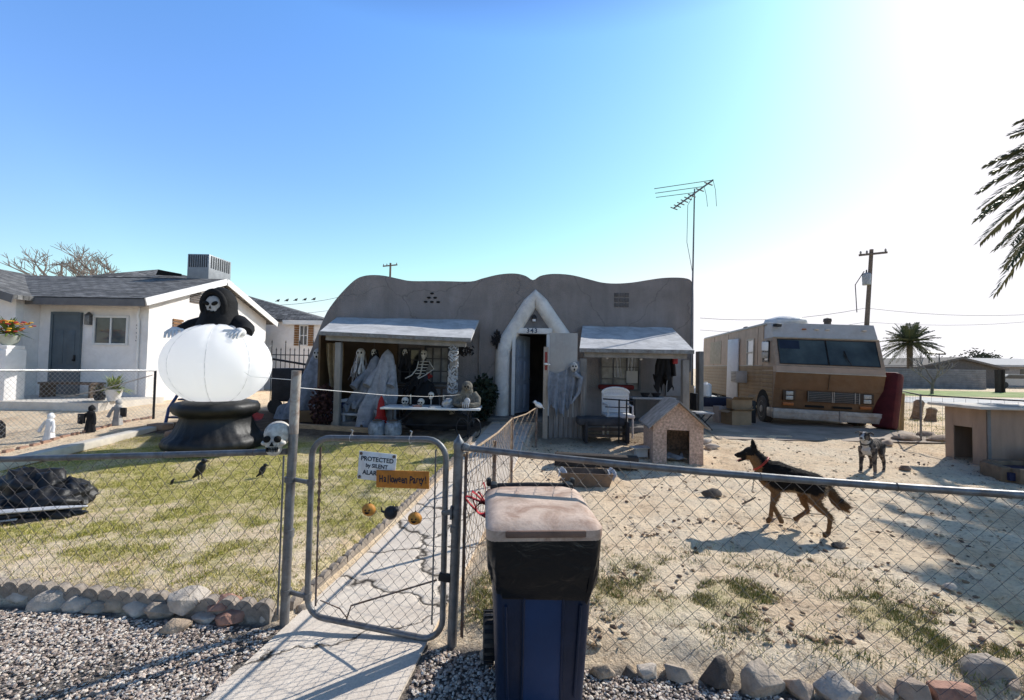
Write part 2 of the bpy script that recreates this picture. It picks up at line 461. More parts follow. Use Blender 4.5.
# the asphalt road the photographer stands on
mb = MB(); mb.grid(lambda u, v: (-120+u*240, -9.5+v*10.4, .004), 40, 4)
struct('road', mb, M('asphalt', (.05, .05, .05), .9, .3, 3, .3, 80))
# concrete pad under the motorhome
mb = MB(); mb.grid(lambda u, v: (4.4+u*5.0+.25*math.sin(v*9), 9.5+v*13, g(7, 9.5+v*13)+.012), 6, 20)
struct('driveway', mb, M('driveway_dirt', (.42, .34, .27), .9, .3, 2, .6, 18))

# ------------------------------------------------------------------ stones, gravel, grass (nobody could count these)
def scatter(name, pts, sizes, cols, mat, squash=.65):
    bm = bmesh.new(); bmesh.ops.create_icosphere(bm, subdivisions=1, radius=1); bm.verts.index_update()
    bv = np.array([v.co[:] for v in bm.verts]); bf = np.array([[v.index for v in f.verts] for f in bm.faces]); bm.free()
    n = len(pts); nv = len(bv)
    V = np.repeat(bv[None], n, 0) * (1+np.random.uniform(-.28, .28, (n, nv, 1)))
    V *= np.random.uniform(.6, 1.25, (n, 1, 3)); V[:, :, 2] *= squash
    a = np.random.uniform(0, 2*PI, n); t = np.random.uniform(-.5, .5, n)
    ct, st_ = np.cos(t)[:, None], np.sin(t)[:, None]
    X, Z = V[:, :, 0]*ct-V[:, :, 2]*st_, V[:, :, 0]*st_+V[:, :, 2]*ct
    V[:, :, 0], V[:, :, 2] = X, Z
    ca, sa = np.cos(a)[:, None], np.sin(a)[:, None]
    X, Y = V[:, :, 0]*ca-V[:, :, 1]*sa, V[:, :, 0]*sa+V[:, :, 1]*ca
    V[:, :, 0], V[:, :, 1] = X, Y
    V = V*np.array(sizes)[:, None, None]+np.array(pts)[:, None, :]
    F = (bf[None]+(np.arange(n)*nv)[:, None, None]).reshape(-1, 3)
    me = bpy.data.meshes.new(name); me.from_pydata(V.reshape(-1, 3).tolist(), [], F.tolist()); me.update()
    ca = np.ones((n, nv, 4), dtype=np.float32); ca[:, :, :3] = np.array(cols)[:, None, :]
    me.color_attributes.new('Col', 'FLOAT_COLOR', 'POINT').data.foreach_set('color', ca.ravel())
    o = bpy.data.objects.new(name, me); COL.objects.link(o); me.materials.append(mat)
    return o
def pick(cs): return random.choice(cs)
stone_m = M('stone_bits', rough=.95, spec=.05, var=.25, scale=40, bmp=.3, bscale=120, attr='Col')
GR = [(.66, .57, .48), (.74, .65, .55), (.56, .46, .38), (.36, .28, .23), (.64, .51, .42), (.80, .72, .62), (.46, .36, .29), (.20, .155, .13)]
pts = []; sz = []; cs = []
def put_gravel(n, x0, x1, y0, y1, cond, s0=.0055, s1=.0125):
    for _ in range(n):
        x = random.uniform(x0, x1); y = random.uniform(y0, y1)
        if y > fence_y(x)-.06 or not cond(x, y): continue
        s = random.uniform(s0, s1)*(1.35 if random.random() < .12 else 1)
        pts.append((x, y, g(x, y)+s*.25+random.uniform(0, .012))); sz.append(s); cs.append(pick(GR))
put_gravel(38000, -4.6, -1.1, 1.95, 3.4, lambda x, y: x < path_l(y)-.02+.04*math.sin(y*23) and random.random() < (.35+.65*sstep(-.35, .1, fbm(x, y, 2.5, 4))))
put_gravel(22000, -.7, 3.2, 1.9, 3.0, lambda x, y: x > path_r(y)+.03)
tag(scatter('gravel', pts, sz, cs, stone_m, .5), 'loose grey and pink gravel along the street side of the front fence', 'gravel', kind='stuff')
pts = []; sz = []; cs = []
CL = [(.50, .37, .24), (.38, .26, .16), (.26, .17, .11), (.60, .48, .34), (.16, .11, .08)]
for _ in range(6000):
    y = fence_y(0)+ (random.random()**1.6)*6.5; x = random.uniform(-.5, 9)
    if x < path_r(y)+.1 or y < fence_y(x)+.1 or x > 1.15*y+.3: continue
    if random.random() > .25+.75*sstep(-.2, .3, fbm(x, y, 1.4, 6)): continue
    s = random.choice((.006, .008, .010, .012, .016, .022, .026))
    pts.append((x, y, g(x, y)+s*.1)); sz.append(s); cs.append(pick(CL))
tag(scatter('dirt_clod', pts, sz, cs, stone_m, .5), 'clods and small stones strewn over the bare dirt dog yard', 'clods', kind='stuff')

def blades(name, n, sampler, hgt, wid, cols, label):
    base = []; C = []
    tries = 0
    while len(base) < n and tries < n*12:
        tries += 1
        x, y = sampler()
        a = grass_amt(x, y)
        a *= sstep(-.6, .2, fbm(x, y, 7.5, 12))*1.2
        if random.random() > a: continue
        base.append((x, y, g(x, y)-.004))
    base = np.array(base); n = len(base)
    th = np.random.uniform(0, 2*PI, n); h = np.random.uniform(hgt[0], hgt[1], n); w = np.random.uniform(wid[0], wid[1], n)
    tilt = np.random.uniform(.1, 1.1, n); ph = np.random.uniform(0, 2*PI, n)
    dx = np.stack([np.cos(th)*w, np.sin(th)*w, np.zeros(n)], 1)
    tip = np.stack([np.cos(ph)*np.sin(tilt)*h, np.sin(ph)*np.sin(tilt)*h, np.cos(tilt)*h], 1)
    V = np.stack([base-dx, base+dx, base+tip], 1)
    F = np.arange(n*3).reshape(n, 3)
    me = bpy.data.meshes.new(name); me.from_pydata(V.reshape(-1, 3).tolist(), [], F.tolist()); me.update()
    ci = np.array(cols)[np.random.randint(0, len(cols), n)]*np.random.uniform(.7, 1.3, (n, 1))
    ca = np.ones((n, 3, 4), dtype=np.float32); ca[:, :, :3] = ci[:, None, :]
    me.color_attributes.new('Col', 'FLOAT_COLOR', 'POINT').data.foreach_set('color', ca.ravel())
    o = bpy.data.objects.new(name, me); COL.objects.link(o); me.materials.append(grass_m)
    tag(o, label, 'grass', kind='stuff')
grass_m = M('grass_blade', rough=.6, var=.2, scale=10, bmp=0, attr='Col', spec=.2)
GC = [(.26, .28, .045), (.38, .36, .06), (.52, .45, .11), (.64, .53, .19), (.20, .22, .035), (.68, .57, .27)]
def s1():
    y = 3.05+6.2*random.random()**1.35
    return (random.uniform(max(-8.2, -1.16*y), path_l(y)-.1), y)
blades('lawn_grass', 105000, s1, (.012, .042), (.0020, .0042), GC, 'patchy yellow green lawn inside the gate on the left of the walk')
def s2():
    x = random.uniform(-.3, 3.2); return (x, fence_y(x)+.1+random.random()*1.9)
blades('weed_grass', 26000, s2, (.015, .05), (.0018, .004), [(.12, .17, .03), (.17, .20, .05), (.28, .26, .08), (.46, .38, .17), (.50, .40, .20)], 'thin green weeds along the inside of the right hand fence')
def s3(): return (random.uniform(9, 16), random.uniform(9.5, 17))
blades('verge_grass', 5000, s3, (.03, .09), (.004, .009), GC, 'rough grass beyond the motorhome on the right')

# ------------------------------------------------------------------ rocks, each its own
ROCKM = {}
def rock_mat(key, col): return M('rock_'+key, col, .9, .35, 5, .7, 30, dirt=tuple(x*.35 for x in col), damt=.6, dscale=5)
RK = dict(pale=(.56, .48, .40), grey=(.42, .345, .275), dark=(.12, .10, .085), tan=(.46, .35, .25), red=(.40, .22, .16), brown=(.24, .16, .11), rough=(.42, .32, .245))
def rock_at(px, py, w, key, label, h=.75, seed=0, group='rocks along the front fence', zg=0, dep=.8, yoff=0):
    r = ray(px, py); t = (zg+.05-CAM_Z)/r.z
    x, y = r.x*t, r.y*t
    rad = w*y/FPX/2
    mb = MB()
    if key in ('rough', 'dark', 'red') or px > 560 or px in (188, 161, 205): mb.hull((x, y, zg+rad*h*.5), (rad*1.08, rad*dep, rad*h), int(px*7+py), 19, random.uniform(-.5, .5))
    else: mb.rock((x, y, zg+rad*h*.5), (rad*1.05, rad*dep, rad*h), seed+px*.37, rough=.22, rot=random.uniform(-.5, .5), sub=3)
    single('rock', mb, rock_mat(key, RK[key]), label, 'rock', group, 50)
LR = [(6, 589, 20, 'pale', 'pale flat rock cut by the left edge of the photo, first in the left row'),
 (27, 592, 28, 'pale', 'pale low rock second from the left edge in the left rock row'),
 (54, 598, 36, 'pale', 'wide pale rock casting a dark shadow, third from the left edge of the rock row'),
 (80, 601, 28, 'pale', 'low pale rock fourth from the left edge of the rock row'),
 (99, 603, 22, 'grey', 'small greyish rock fifth from the left edge of the rock row'),
 (119, 602, 26, 'tan', 'rounded beige rock sixth from the left edge of the rock row'),
 (139, 605, 27, 'pale', 'smooth egg shaped pale rock left of the flat leaning slab'),
 (161, 609, 36, 'grey', 'flat greenish grey slab leaning toward the street'),
 (188, 600, 38, 'pale', 'largest pale rock of the left row, resting high on its neighbours'),
 (176, 623, 25, 'tan', 'lone tan rock lying out on the gravel in front of the left row'),
 (205, 613, 24, 'pale', 'pale wedge rock beside the red flat rock'),
 (224, 600, 30, 'red', 'pinkish crumbly rock lying on top of the red flat rock'),
 (230, 614, 36, 'red', 'flat red brown rock under the pinkish one'),
 (246, 606, 21, 'brown', 'round brown rock between the red rock and the tall post'),
 (259, 608, 19, 'dark', 'dark round rock beside the brown one near the tall post'),
 (267, 614, 13, 'pale', 'small upright pale stone, left one of the pair at the tall post'),
 (278, 611, 13, 'grey', 'small upright stone touching the tall gate post'),
 (304, 603, 14, 'grey', 'small grey stone behind the tall gate post')]
for i, (px, py, w, k, lb) in enumerate(LR):
    rock_at(px, py, w, k, lb, {'largest': .68}.get(lb.split()[0], 1.15 if 'upright' in lb else .58), i*1.7, zg=.06 if 'on top' in lb or 'largest' in lb else 0)
RR = [(602, 667, 27, 'tan', 'squarish tan rock just right of the bin'),
 (626, 667, 18, 'dark', 'small dark rock second from the bin'),
 (647, 668, 26, 'pale', 'low pale rock third from the bin'),
 (680, 668, 36, 'grey', 'smooth grey rock with a flat top, fourth from the bin'),
 (717, 672, 44, 'dark', 'blackish jagged rock between the smooth grey and the big round rock'),
 (760, 682, 54, 'grey', 'big rounded tan grey rock in the middle of the right row'),
 (799, 686, 32, 'rough', 'upright rough rock just right of the big rounded one'),
 (837, 690, 44, 'pale', 'pale angular rock near the green weed tuft'),
 (866, 689, 28, 'rough', 'narrow dark sided rock right of the pale angular one'),
 (886, 688, 26, 'rough', 'narrow leaning rock in the crowded part of the right row'),
 (913, 692, 40, 'rough', 'chunky brown grey rock left of the reddish one'),
 (950, 694, 54, 'red', 'reddish cracked rock near the right corner'),
 (984, 680, 62, 'grey', 'large grey boulder in the lower right corner'),
 (999, 668, 36, 'grey', 'grey rock leaning behind the large corner boulder'),
 (1017, 692, 40, 'rough', 'brown rock cut by the right edge of the photo'),
 (489, 620, 34, 'dark', 'dark streaked rock behind the latch post'),
 (489, 650, 20, 'grey', 'small grey rock in the shade below the latch post')]
for i, (px, py, w, k, lb) in enumerate(RR):
    rock_at(px, py, w*.9, k, lb, .80, i*2.3+50)
# scalloped concrete edging, in lengths of six scallops
edge_m = M('edging_concrete', (.36, .30, .245), .9, .3, 7, .5, 40, dirt=(.12, .10, .08), damt=.7, dscale=6)
def edging(a, b, label, group, n=6, h=.09, th=.05):
    a = Vector(a); b = Vector(b); d = (b-a); L = d.length/n
    u = d.normalized(); nrm = Vector((-u.y, u.x, 0))
    poly = [a-Vector((0, 0, .08)) + u*.004]
    for i in range(n):
        for k in range(7):
            q = PI-PI*k/6
            poly.append(a+u*(L*(i+.5)+math.cos(q)*L*.48)+Vector((0, 0, h*.45+math.sin(q)*h*.55)))
    poly.append(b-Vector((0, 0, .08)) - u*.004)
    mb = MB(); mb.ext(poly, nrm*th)
    single('lawn_edging', mb, edge_m, label, 'edging', group, 30)
e0 = (-4.9, 3.46); e1 = (-1.62, 3.10)
ords = ['first', 'second', 'third', 'fourth', 'fifth', 'sixth', 'seventh', 'eighth', 'ninth', 'tenth', 'eleventh', 'twelfth']
for i in range(5):
    a = [e0[k]+(e1[k]-e0[k])*i/5 for k in (0, 1)]; b_ = [e0[k]+(e1[k]-e0[k])*(i+1)/5 for k in (0, 1)]
    edging((*a, .06), (*b_, .06), f'{ords[4-i]} length of scalloped edging from the tall post, behind the left rocks', 'scalloped edging behind the left rocks', 5, .085, .06)
for i in range(8):
    y0 = 3.25+i*.78; y1 = y0+.77
    edging((path_l(y0)-.07, y0, path_z(0, y0)-.0), (path_l(y1)-.07, y1, path_z(0, y1)), f'{ords[i]} length of scalloped edging from the gate, beside the walk', 'scalloped edging beside the walk', 6, .075, .04)

# ------------------------------------------------------------------ chain link
def chain_link(mb, a, b, za, zb, cell=.074, r=.00155, sag=0, top=None, wide=1):
    """zigzag wires woven between bottom/top (za at a, zb at b, each (z0,z1))"""
    a = Vector((*a, 0)); b = Vector((*b, 0)); L = (b-a).length; u = (b-a)/L; nr = Vector((-u.y, u.x, 0))
    n = max(1, round(L/cell*2/wide)); cw = L/n
    H = ((za[1]-za[0])+(zb[1]-zb[0]))/2; m = max(2, round(H/(cell*.54)))
    seed = random.random()*99
    for i in range(-1, n):
        pts = []
        for j in range(m+1):
            lf = (j+i) % 2 == 0
            s = (i+.5-.05)*cw if lf else (i+1.5+.05)*cw
            s = min(L, max(0, s)); f = s/L
            z0 = za[0]+(zb[0]-za[0])*f; z1 = za[1]+(zb[1]-za[1])*f
            if top: z1 = top(f)-.012
            z = z0+(z1-z0)*j/m
            wob = .012*mnoise.noise(Vector((s*1.3, z*2, seed)))+sag*math.sin(PI*f)*math.sin(PI*j/m)
            wx = .006*mnoise.noise(Vector((s*3, z*3, seed+7)))
            p = a+u*min(L, max(0, s+wx))+nr*(wob+(-.002 if lf else .002)); p.z = z
            pts.append(p)
        mb.tube(pts, r, 4, caps=False)
    return mb
def pipe(mb, a, b, r, n=10): return mb.tube([a, (Vector(a)+Vector(b))/2, b], r, n)
def tie(mb, c, r, u):                     # wire tie round a pipe
    c = Vector(c); u = Vector(u).normalized(); v = Vector((0, 0, 1)); w = u.cross(v)
    mb.tube([c+(v*math.cos(q)+w*math.sin(q))*(r+.002) for q in np.linspace(0, 2*PI, 13)[:-1]], .0022, 5, closed=True)
def cap(mb, c, r): mb.lathe([(r*1.12, -.03), (r*1.14, 0), (r*1.05, .015), (r*.55, .035), (r*.2, .055), (.002, .062)], c, 14)

# left run
A, B = FL[0], FL[1]
t = thing('chain_link_fence', 'left run of the low front chain link fence with sagging mesh and grey top rail', 'fence', (B[0], B[1], 0))
mb = MB()
zr = lambda f: .955+(1.178-.955)*f
pipe(mb, (A[0], A[1], zr(0)), (B[0]-.02, B[1], zr(1)), .0215, 12)
obj('top_rail', mb, galv, t)
mb = MB(); mb.tube([(B[0], B[1], -.1), (B[0]+.008, B[1], .8), (B[0]+.02, B[1], 1.30)], .030, 14)
mb.lathe([(.034, 0), (.034, .05)], (B[0]+.012, B[1], .60), 14)
o = obj('post', mb, galv, t)
mb = MB(); mb.tube([(B[0]+.02, B[1], 1.30), (B[0]+.022, B[1], 1.55), (B[0]+.026, B[1], 1.735)], [.031, .031, .0315], 14)
obj('post_sleeve', mb, M('peeling_post', (.42, .38, .33), .7, .3, 6, .3, 50, dirt=(.17, .08, .045), damt=.95, dscale=7), o)
mb = MB(); chain_link(mb, A, (B[0]-.06, B[1]+.006), (.10, zr(0)-.015), (.09, zr(.985)-.01), cell=.112, r=.0019, sag=.02)
obj('wire_mesh', mb, wire_m, t)
mb = MB(); mb.bar((B[0]-.05, B[1]+.006, .07), (B[0]-.045, B[1]+.006, zr(1)-.03), .012, .004)
obj('tension_bar', mb, galv, t)
mb = MB()
for f in (.15, .35, .55, .75, .93): tie(mb, (A[0]+(B[0]-A[0])*f, A[1]+(B[1]-A[1])*f, zr(f)), .0215, (1, -.09, .06))
obj('wire_tie', mb, wire_m, t)

# right run
A, B = FL[2], FL[3]
t = thing('chain_link_fence', 'right run of the front chain link fence behind the rubbish bin', 'fence', (A[0], A[1], 0))
zr = lambda f: 1.262-.085*f-.075*f*(1-f)*4*.5
mb = MB(); mb.tube([(A[0]+.02+(B[0]-A[0]-.02)*u, A[1]+(B[1]-A[1])*u, zr(u)) for u in np.linspace(0, 1, 9)], .021, 12); obj('top_rail', mb, galv, t)
mb = MB(); mb.tube([(A[0]-.012, A[1], -.1), (A[0], A[1], .7), (A[0]+.006, A[1], 1.27)], .031, 14)
mb.lathe([(.035, 0), (.035, .04)], (A[0]-.003, A[1], .72), 14)
cap(mb, (A[0]+.006, A[1], 1.285), .031)
o = obj('post', mb, galv, t)
mb = MB(); mb.bar((A[0]+.03, A[1]-.02, 1.275), (A[0]+.075, A[1]-.012, 1.262), .05, .045, .012); obj('rail_cup', mb, galv, o)
mb = MB(); mb.tube([(B[0], B[1], -.1), (B[0], B[1], 1.25)], .024, 12); obj('post', mb, galv, t)
mb = MB(); chain_link(mb, (A[0]+.06, A[1]+.004), B, (.08, zr(0)-.012), (.10, zr(1)-.01), top=zr, cell=.108, r=.0019, sag=-.02); obj('wire_mesh', mb, wire_m, t)
mb = MB(); mb.bar((A[0]+.055, A[1]+.004, .05), (A[0]+.06, A[1]+.004, zr(0)-.03), .012, .004)
mb.bar((A[0]+.045, A[1]+.02, .05), (A[0]+.05, A[1]+.02, zr(0)-.06), .012, .006); obj('tension_bar', mb, rust, t)
mb = MB()
for f in (.1, .27, .45, .62, .8): tie(mb, (A[0]+(B[0]-A[0])*f, A[1]+(B[1]-A[1])*f, zr(f)), .021, (1, -.19, -.015))
obj('wire_tie', mb, wire_m, t)

# gate
gx0, gy0 = -1.35, 3.055; gx1, gy1 = -.415, 2.912
t = thing('garden_gate', 'closed chain link walk gate with rounded pipe frame and two signs on it', 'gate', (gx0, gy0, 0))
def gp(u, z): return Vector((gx0+(gx1-gx0)*u, gy0+(gy1-gy0)*u, z))
pts = []
zl0, zl1, zr0, zr1 = .085, 1.285, .03, 1.305
rc = .13; W_ = .945
def corner(uc, zc, a0):
    for k in range(7):
        q = a0+PI/2*k/6; pts.append(gp(uc+math.cos(q)*rc/W_, zc+math.sin(q)*rc))
corner(1-rc/W_, zr1-rc, 0); corner(rc/W_, zl1-rc, PI/2); corner(rc/W_, zl0+rc, PI); corner(1-rc/W_, zr0+rc, 1.5*PI)
mb = MB(); mb.tube(pts, .0195, 10, closed=True); obj('frame', mb, galv, t)
mb = MB()
a_, b_ = gp(.055, 0), gp(.945, 0)
chain_link(mb, a_[:2], b_[:2], (.10, 1.245), (.055, 1.265), cell=.090, r=.0017, sag=.006); obj('wire_mesh', mb, wire_m, t)
mb = MB(); mb.bar(gp(.065, .16), gp(.065, 1.22), .012, .005); obj('tension_bar', mb, rust, t)
mb = MB(); mb.bar(gp(.925, .12), gp(.925, 1.24), .010, .005); obj('tension_bar', mb, galv, t)
mb = MB()   # links of chain on the hinge side
for k in range(15):
    z = 1.12-k*.028; c_ = gp(.075, z)+Vector((0, -.02, 0)); s = .018
    axx = Vector((1, 0, 0)) if k % 2 else Vector((0, 1, 0))
    mb.tube([c_+axx*math.cos(q)*.009+Vector((0, 0, math.sin(q)*s)) for q in np.linspace(0, 2*PI, 11)[:-1]], .003, 5, closed=True)
obj('chain', mb, rust, t)
mb = MB()
for u in (.30, .74): 
    z = zl1+(zr1-zl1)*u; tie(mb, gp(u, z), .024, (1, -.15, 0)); mb.tube([gp(u, z+.02), gp(u+.01, z+.05), gp(u-.005, z+.055)], .004, 6)
obj('hook', mb, M('zinc', (.6, .6, .6), .35, .1, 9, 0, metal=.8), t)
for z in (.98, .22):
    mb = MB(); h = gp(-.0, z); mb.lathe([(.026, -.02), (.026, .02)], h, 12)
    mb.bar(h+Vector((-.02, 0, 0)), Vector((FL[1][0]+.03, FL[1][1], z+.01)), .022, .028, .006)
    mb.lathe([(.036, -.018), (.036, .018)], (FL[1][0]+.006, FL[1][1], z+.01), 14); obj('hinge', mb, galv, t)
mb = MB(); h = gp(1, .84)
mb.bar(h+Vector((-.02, -.012, 0)), h+Vector((.10, -.02, .015)), .03, .03, .006); mb.bar(h+Vector((.045, -.035, -.03)), h+Vector((.045, -.03, .05)), .014, .05, .004); mb.lathe([(.036, -.018), (.036, .018)], (FL[2][0]-.002, FL[2][1], .855), 14)
obj('latch', mb, galv, t)
mb = MB(); mb.bar(gp(.97, .44)+Vector((0, -.02, 0)), gp(1.06, .43)+Vector((0, -.01, 0)), .03, .05, .006); obj('latch', mb, blackp, t)
mb = MB(); mb.tube([gp(.30, .09)+Vector((0, .01, 0)), gp(.33, .18)+Vector((0, .012, 0)), gp(.95, .40)+Vector((0, .012, 0))], .006, 6); mb.tube([gp(.1, .2), gp(.25, .16), gp(.31, .1)], .004, 6)
obj('brace_wire', mb, rust, t)
# signs on the gate
gd = (gp(1, 0)-gp(0, 0)); gd.z = 0; gang = math.atan2(gd.y, gd.x)
def gate_plate(u, z, wd, ht, off, tilt=0):
    c_ = gp(u, z); nr = Vector((gd.y, -gd.x, 0)).normalized()
    c_ = c_+nr*off
    rot = Matrix.Rotation(gang, 4, 'Z') @ Matrix.Rotation(tilt, 4, 'Y')
    return c_, rot
SIGN_W = M('white_enamel', (.80, .80, .78), .4, .05, 6, .03, 30, dirt=(.35, .22, .13), damt=.35, dscale=8)
c_, rot = gate_plate(.51, 1.115, .262, .185, .024, R(3))
t = thing('security_sign', 'white enamel sign reading PROTECTED by SILENT ALARM wired to the gate', 'sign', c_)
mb = MB(); mb.box((0, 0, 0), (.262, .006, .185), b=.002); mb.v = [tuple(c_+(rot @ Vector(p))) for p in mb.v]; obj('plate', mb, SIGN_W, t)
ink = M('dark_ink', (.02, .025, .04), .6, .1, 5, 0)
for s, dz, size in (('PROTECTED', .045, .041), ('by SILENT', .002, .036), ('ALARM', -.045, .041)):
    me = text_mesh(s, size, .0008, .0008); me.transform(Matrix.Translation(c_) @ rot @ Matrix.Translation((0 if dz > -.04 else -.03, -.0045, dz)) @ UPR)
    obj('lettering', me, ink, t, sm=0)
for sx in (-1, 1):
    for sz in (-1, 1):
        if sx == 1 and sz == -1: continue
        mb = MB(); mb.lathe([(.011, 0), (.010, .006)], (0, 0, 0), 10); mb.v = [tuple(c_+(rot @ (Vector((sx*.115, -.003, sz*.077))+Vector((p[0], -p[2], p[1]))))) for p in mb.v]
        obj('screw', mb, rust, t)
c_, rot = gate_plate(.705, 1.045, .37, .1, .036, R(-1.5))
t = thing('party_sign', 'orange wooden sign reading Halloween Party! hung over the white sign', 'sign', c_)
mb = MB(); mb.box((0, 0, 0), (.36, .010, .112), b=.003); mb.v = [tuple(c_+(rot @ Vector(p))) for p in mb.v]; obj('board', mb, M('orange_board', (.62, .22, .035), .7, .25, 9, .2, 40, dirt=(.25, .09, .02), damt=.5, dscale=9), t)
xx = -.145
for i, ch in enumerate('Halloween Party!'):
    if ch != ' ':
        me = text_mesh(ch, .062+.006*((i*7) % 3), .0008, .0012)
        me.transform(Matrix.Translation(c_) @ rot @ Matrix.Translation((xx, -.0065, .004*math.sin(i*2.3))) @ UPR @ Matrix.Rotation(R(9*math.sin(i*3.1)), 4, 'Z') @ Matrix.Scale(.62, 4, (1, 0, 0)))
        obj('lettering', me, ink, t, sm=0)
    xx += {'l': .0155, ' ': .013, 'w': .026, 'H': .027, '!': .014, 'r': .018, 't': .017}.get(ch, .0215)
# little ornaments hung on the gate mesh
org = M('orange_gourd', (.62, .27, .05), .6, .2, 12, .1, dirt=(.3, .1, .02), damt=.4)
def ornament(u, z, kind, label):
    c_, rot = gate_plate(u, z, 0, 0, .035)
    t = thing(f'{kind}_ornament', label, 'ornament', c_, 0, 'ornaments hung on the gate')
    mb = MB()
    if kind == 'pumpkin':
        mb.sph(c_, (.046, .036, .042), 24, 12, fn=lambda p: 1-.07*abs(math.sin(math.atan2(p.y, p.x)*5))); obj('body', mb, org, t)
        mb = MB(); mb.tube([c_+Vector((0, 0, .028)), c_+Vector((.004, 0, .05))], [.006, .004], 6); obj('stem', mb, wood_d, t)
        mb = MB()
        for s in (-1, 1): mb.ext([c_+Vector((s*.013-.006, -.0405, .003)), c_+Vector((s*.013+.006, -.0405, .003)), c_+Vector((s*.013, -.0405, .014))], (0, .012, 0))
        mb.ext([c_+Vector((-.018, -.0405, -.006)), c_+Vector((.018, -.0405, -.006)), c_+Vector((.008, -.0405, -.016)), c_+Vector((-.008, -.0405, -.016))], (0, .012, 0)); obj('face', mb, socket, t)
    else:
        mb.sph(c_, (.044, .034, .044), 16, 10); mb.sph(c_+Vector((.03, -.006, .022)), .022, 12, 8)
        for s in (-1, 1): mb.lathe([(.008, 0), (.001, .016)], c_+Vector((.03+s*.012, -.006, .036)), 6)
        mb.tube([c_+Vector((-.035, 0, 0)), c_+Vector((-.058, 0, .01)), c_+Vector((-.06, 0, .035))], [.008, .007, .003], 6); obj('body', mb, blackp, t)
    mb = MB(); mb.tube([c_+Vector((0, 0, .03)), c_+Vector((0, .01, .07)), c_+Vector((0, .03, .085))], .0012, 4); obj('hanger', mb, wire_m, t)
ornament(.465, .835, 'pumpkin', 'orange pumpkin ornament at the left end of the row on the gate')
ornament(.625, .825, 'cat', 'black cat ornament between the two pumpkins on the gate')
ornament(.80, .80, 'pumpkin', 'orange pumpkin ornament nearest the latch side of the gate')

# fence dividing walk and dog yard
t = thing('chain_link_fence', 'rusty sunlit wire fence running from the gate to the house between walk and dog yard', 'fence', (-.3, 2.95, 0))
SF = [(-.30, 2.95, .03, 1.20), (.02, 6.5, .12, 1.02), (.50, 8.7, .23, .98)]
for (x0, y0, b0, t0), (x1, y1, b1, t1) in zip(SF, SF[1:]):
    mb = MB(); chain_link(mb, (x0, y0), (x1, y1), (b0, t0-.02), (b1, t1-.02), cell=.21 if y0 > 5 else .15, r=.0021, wide=2.6 if y0 > 5 else 1.3, sag=.03); obj('wire_mesh', mb, M('rusty_wire', (.36, .26, .17), .6, .4, 12, .2, 40, metal=.2), t)
    mb = MB(); mb.tube([(x0, y0, t0), ((x0+x1)/2, (y0+y1)/2, (t0+t1)/2-.03), (x1, y1, t1)], .011, 8); obj('top_rail', mb, M('rusty_wire'), t)
for (x, y, b0, t0) in SF[1:]:
    mb = MB(); mb.tube([(x, y, b0-.15), (x, y, t0+.02)], .022, 10); obj('post', mb, rust, t)
mb = MB(); mb.tube([(-.16, 4.6, -.0), (-.16, 4.6, 1.02)], .02, 8); obj('post', mb, rust, t)
# white bird perched on its end post
bx_, by_, bz_ = .50, 8.7, 1.0
t = thing('bird_ornament', 'small white bird ornament on the end post of the dividing fence', 'ornament', (bx_, by_, bz_))
mb = MB(); mb.sph((bx_+.04, by_, bz_+.03), (.085, .05, .05), 14, 9, Matrix.Rotation(.5, 3, 'Y')); mb.sph((bx_-.03, by_, bz_+.085), .033, 10, 7); mb.lathe([(.008, 0), (.001, .03)], (bx_-.055, by_, bz_+.085), 6, Matrix.Rotation(-PI/2, 4, 'Y')); obj('body', mb, plas_w, t)
mb = MB(); mb.bar((bx_+.06, by_, bz_+.02), (bx_+.15, by_, bz_-.04), .05, .012, .004); obj('tail', mb, plas_w, t)
# ------------------------------------------------------------------ neighbour's house
nw = M('white_stucco', (.84, .80, .77), .9, .06, 3, .3, 45, dirt=(.52, .45, .39), damt=.3, dscale=1.3)
ngrey = M('slate_paint', (.10, .125, .145), .6, .12, 4, .1, 40)
shing = M('grey_shingles', (.17, .165, .16), .9, .5, 6, .6, 40, dirt=(.06, .06, .06), damt=.45, dscale=2.2, tabs=True)
fascia_g = M('fascia_grey', (.14, .14, .145), .7, .15, 4)
fascia_w = M('fascia_white', (.78, .77, .75), .7, .06, 4)
t = thing('neighbor_house', 'white stucco house with grey shingle roofs and a slate blue door beyond the left fence', 'house', (-12, 13.2, .45))
EZ = 3.56; FX = -10.82; WX = -14.05
mb = MB()
mb.ext([(FX, 13.2, .2), (FX, 13.2, EZ), (FX, 16.3, 4.62), (FX, 19.5, EZ), (FX, 19.5, .2)], (-.2, 0, 0))
mb.box(((-17+FX-.2)/2, 13.3, (EZ+.2)/2), (abs(-17-FX)-.2, .2, EZ-.2))
mb.ext([(WX, 12.55, .2), (WX, 12.55, EZ-.02), (-18.5, 12.55, 4.75), (-23, 12.55, EZ), (-23, 12.55, .2)], (0, .2, 0))
mb.box((WX-.1, 12.975, (EZ+.2)/2), (.2, .44, EZ-.24))
mb.box((-10.35, 20.6, 1.95), (3.4, .2, 3.6)); mb.box((-8.75, 23.2, 1.95), (.2, 5, 3.6))
obj('wall', mb, nw, t)
def roof_sheet(mb, quad, th=.12):
    q = [Vector(p) for p in quad]; mb.ext(q, (0, 0, -th)); return mb
mb = MB()
roof_sheet(mb, [(-17.2, 12.75, EZ-.02), (FX+.28, 12.75, EZ-.02), (FX+.28, 16.3, 4.78), (-19, 16.3, 4.78)])
roof_sheet(mb, [(-19, 16.302, 4.782), (FX+.28, 16.302, 4.782), (FX+.28, 19.9, EZ-.02), (-19, 19.9, EZ-.02)])
roof_sheet(mb, [(WX+.3, 12.2, EZ-.06), (WX+.3-.02, 16.0, EZ+.06), (-18.5, 17.5, 4.93), (-18.5, 12.2, 4.93)])
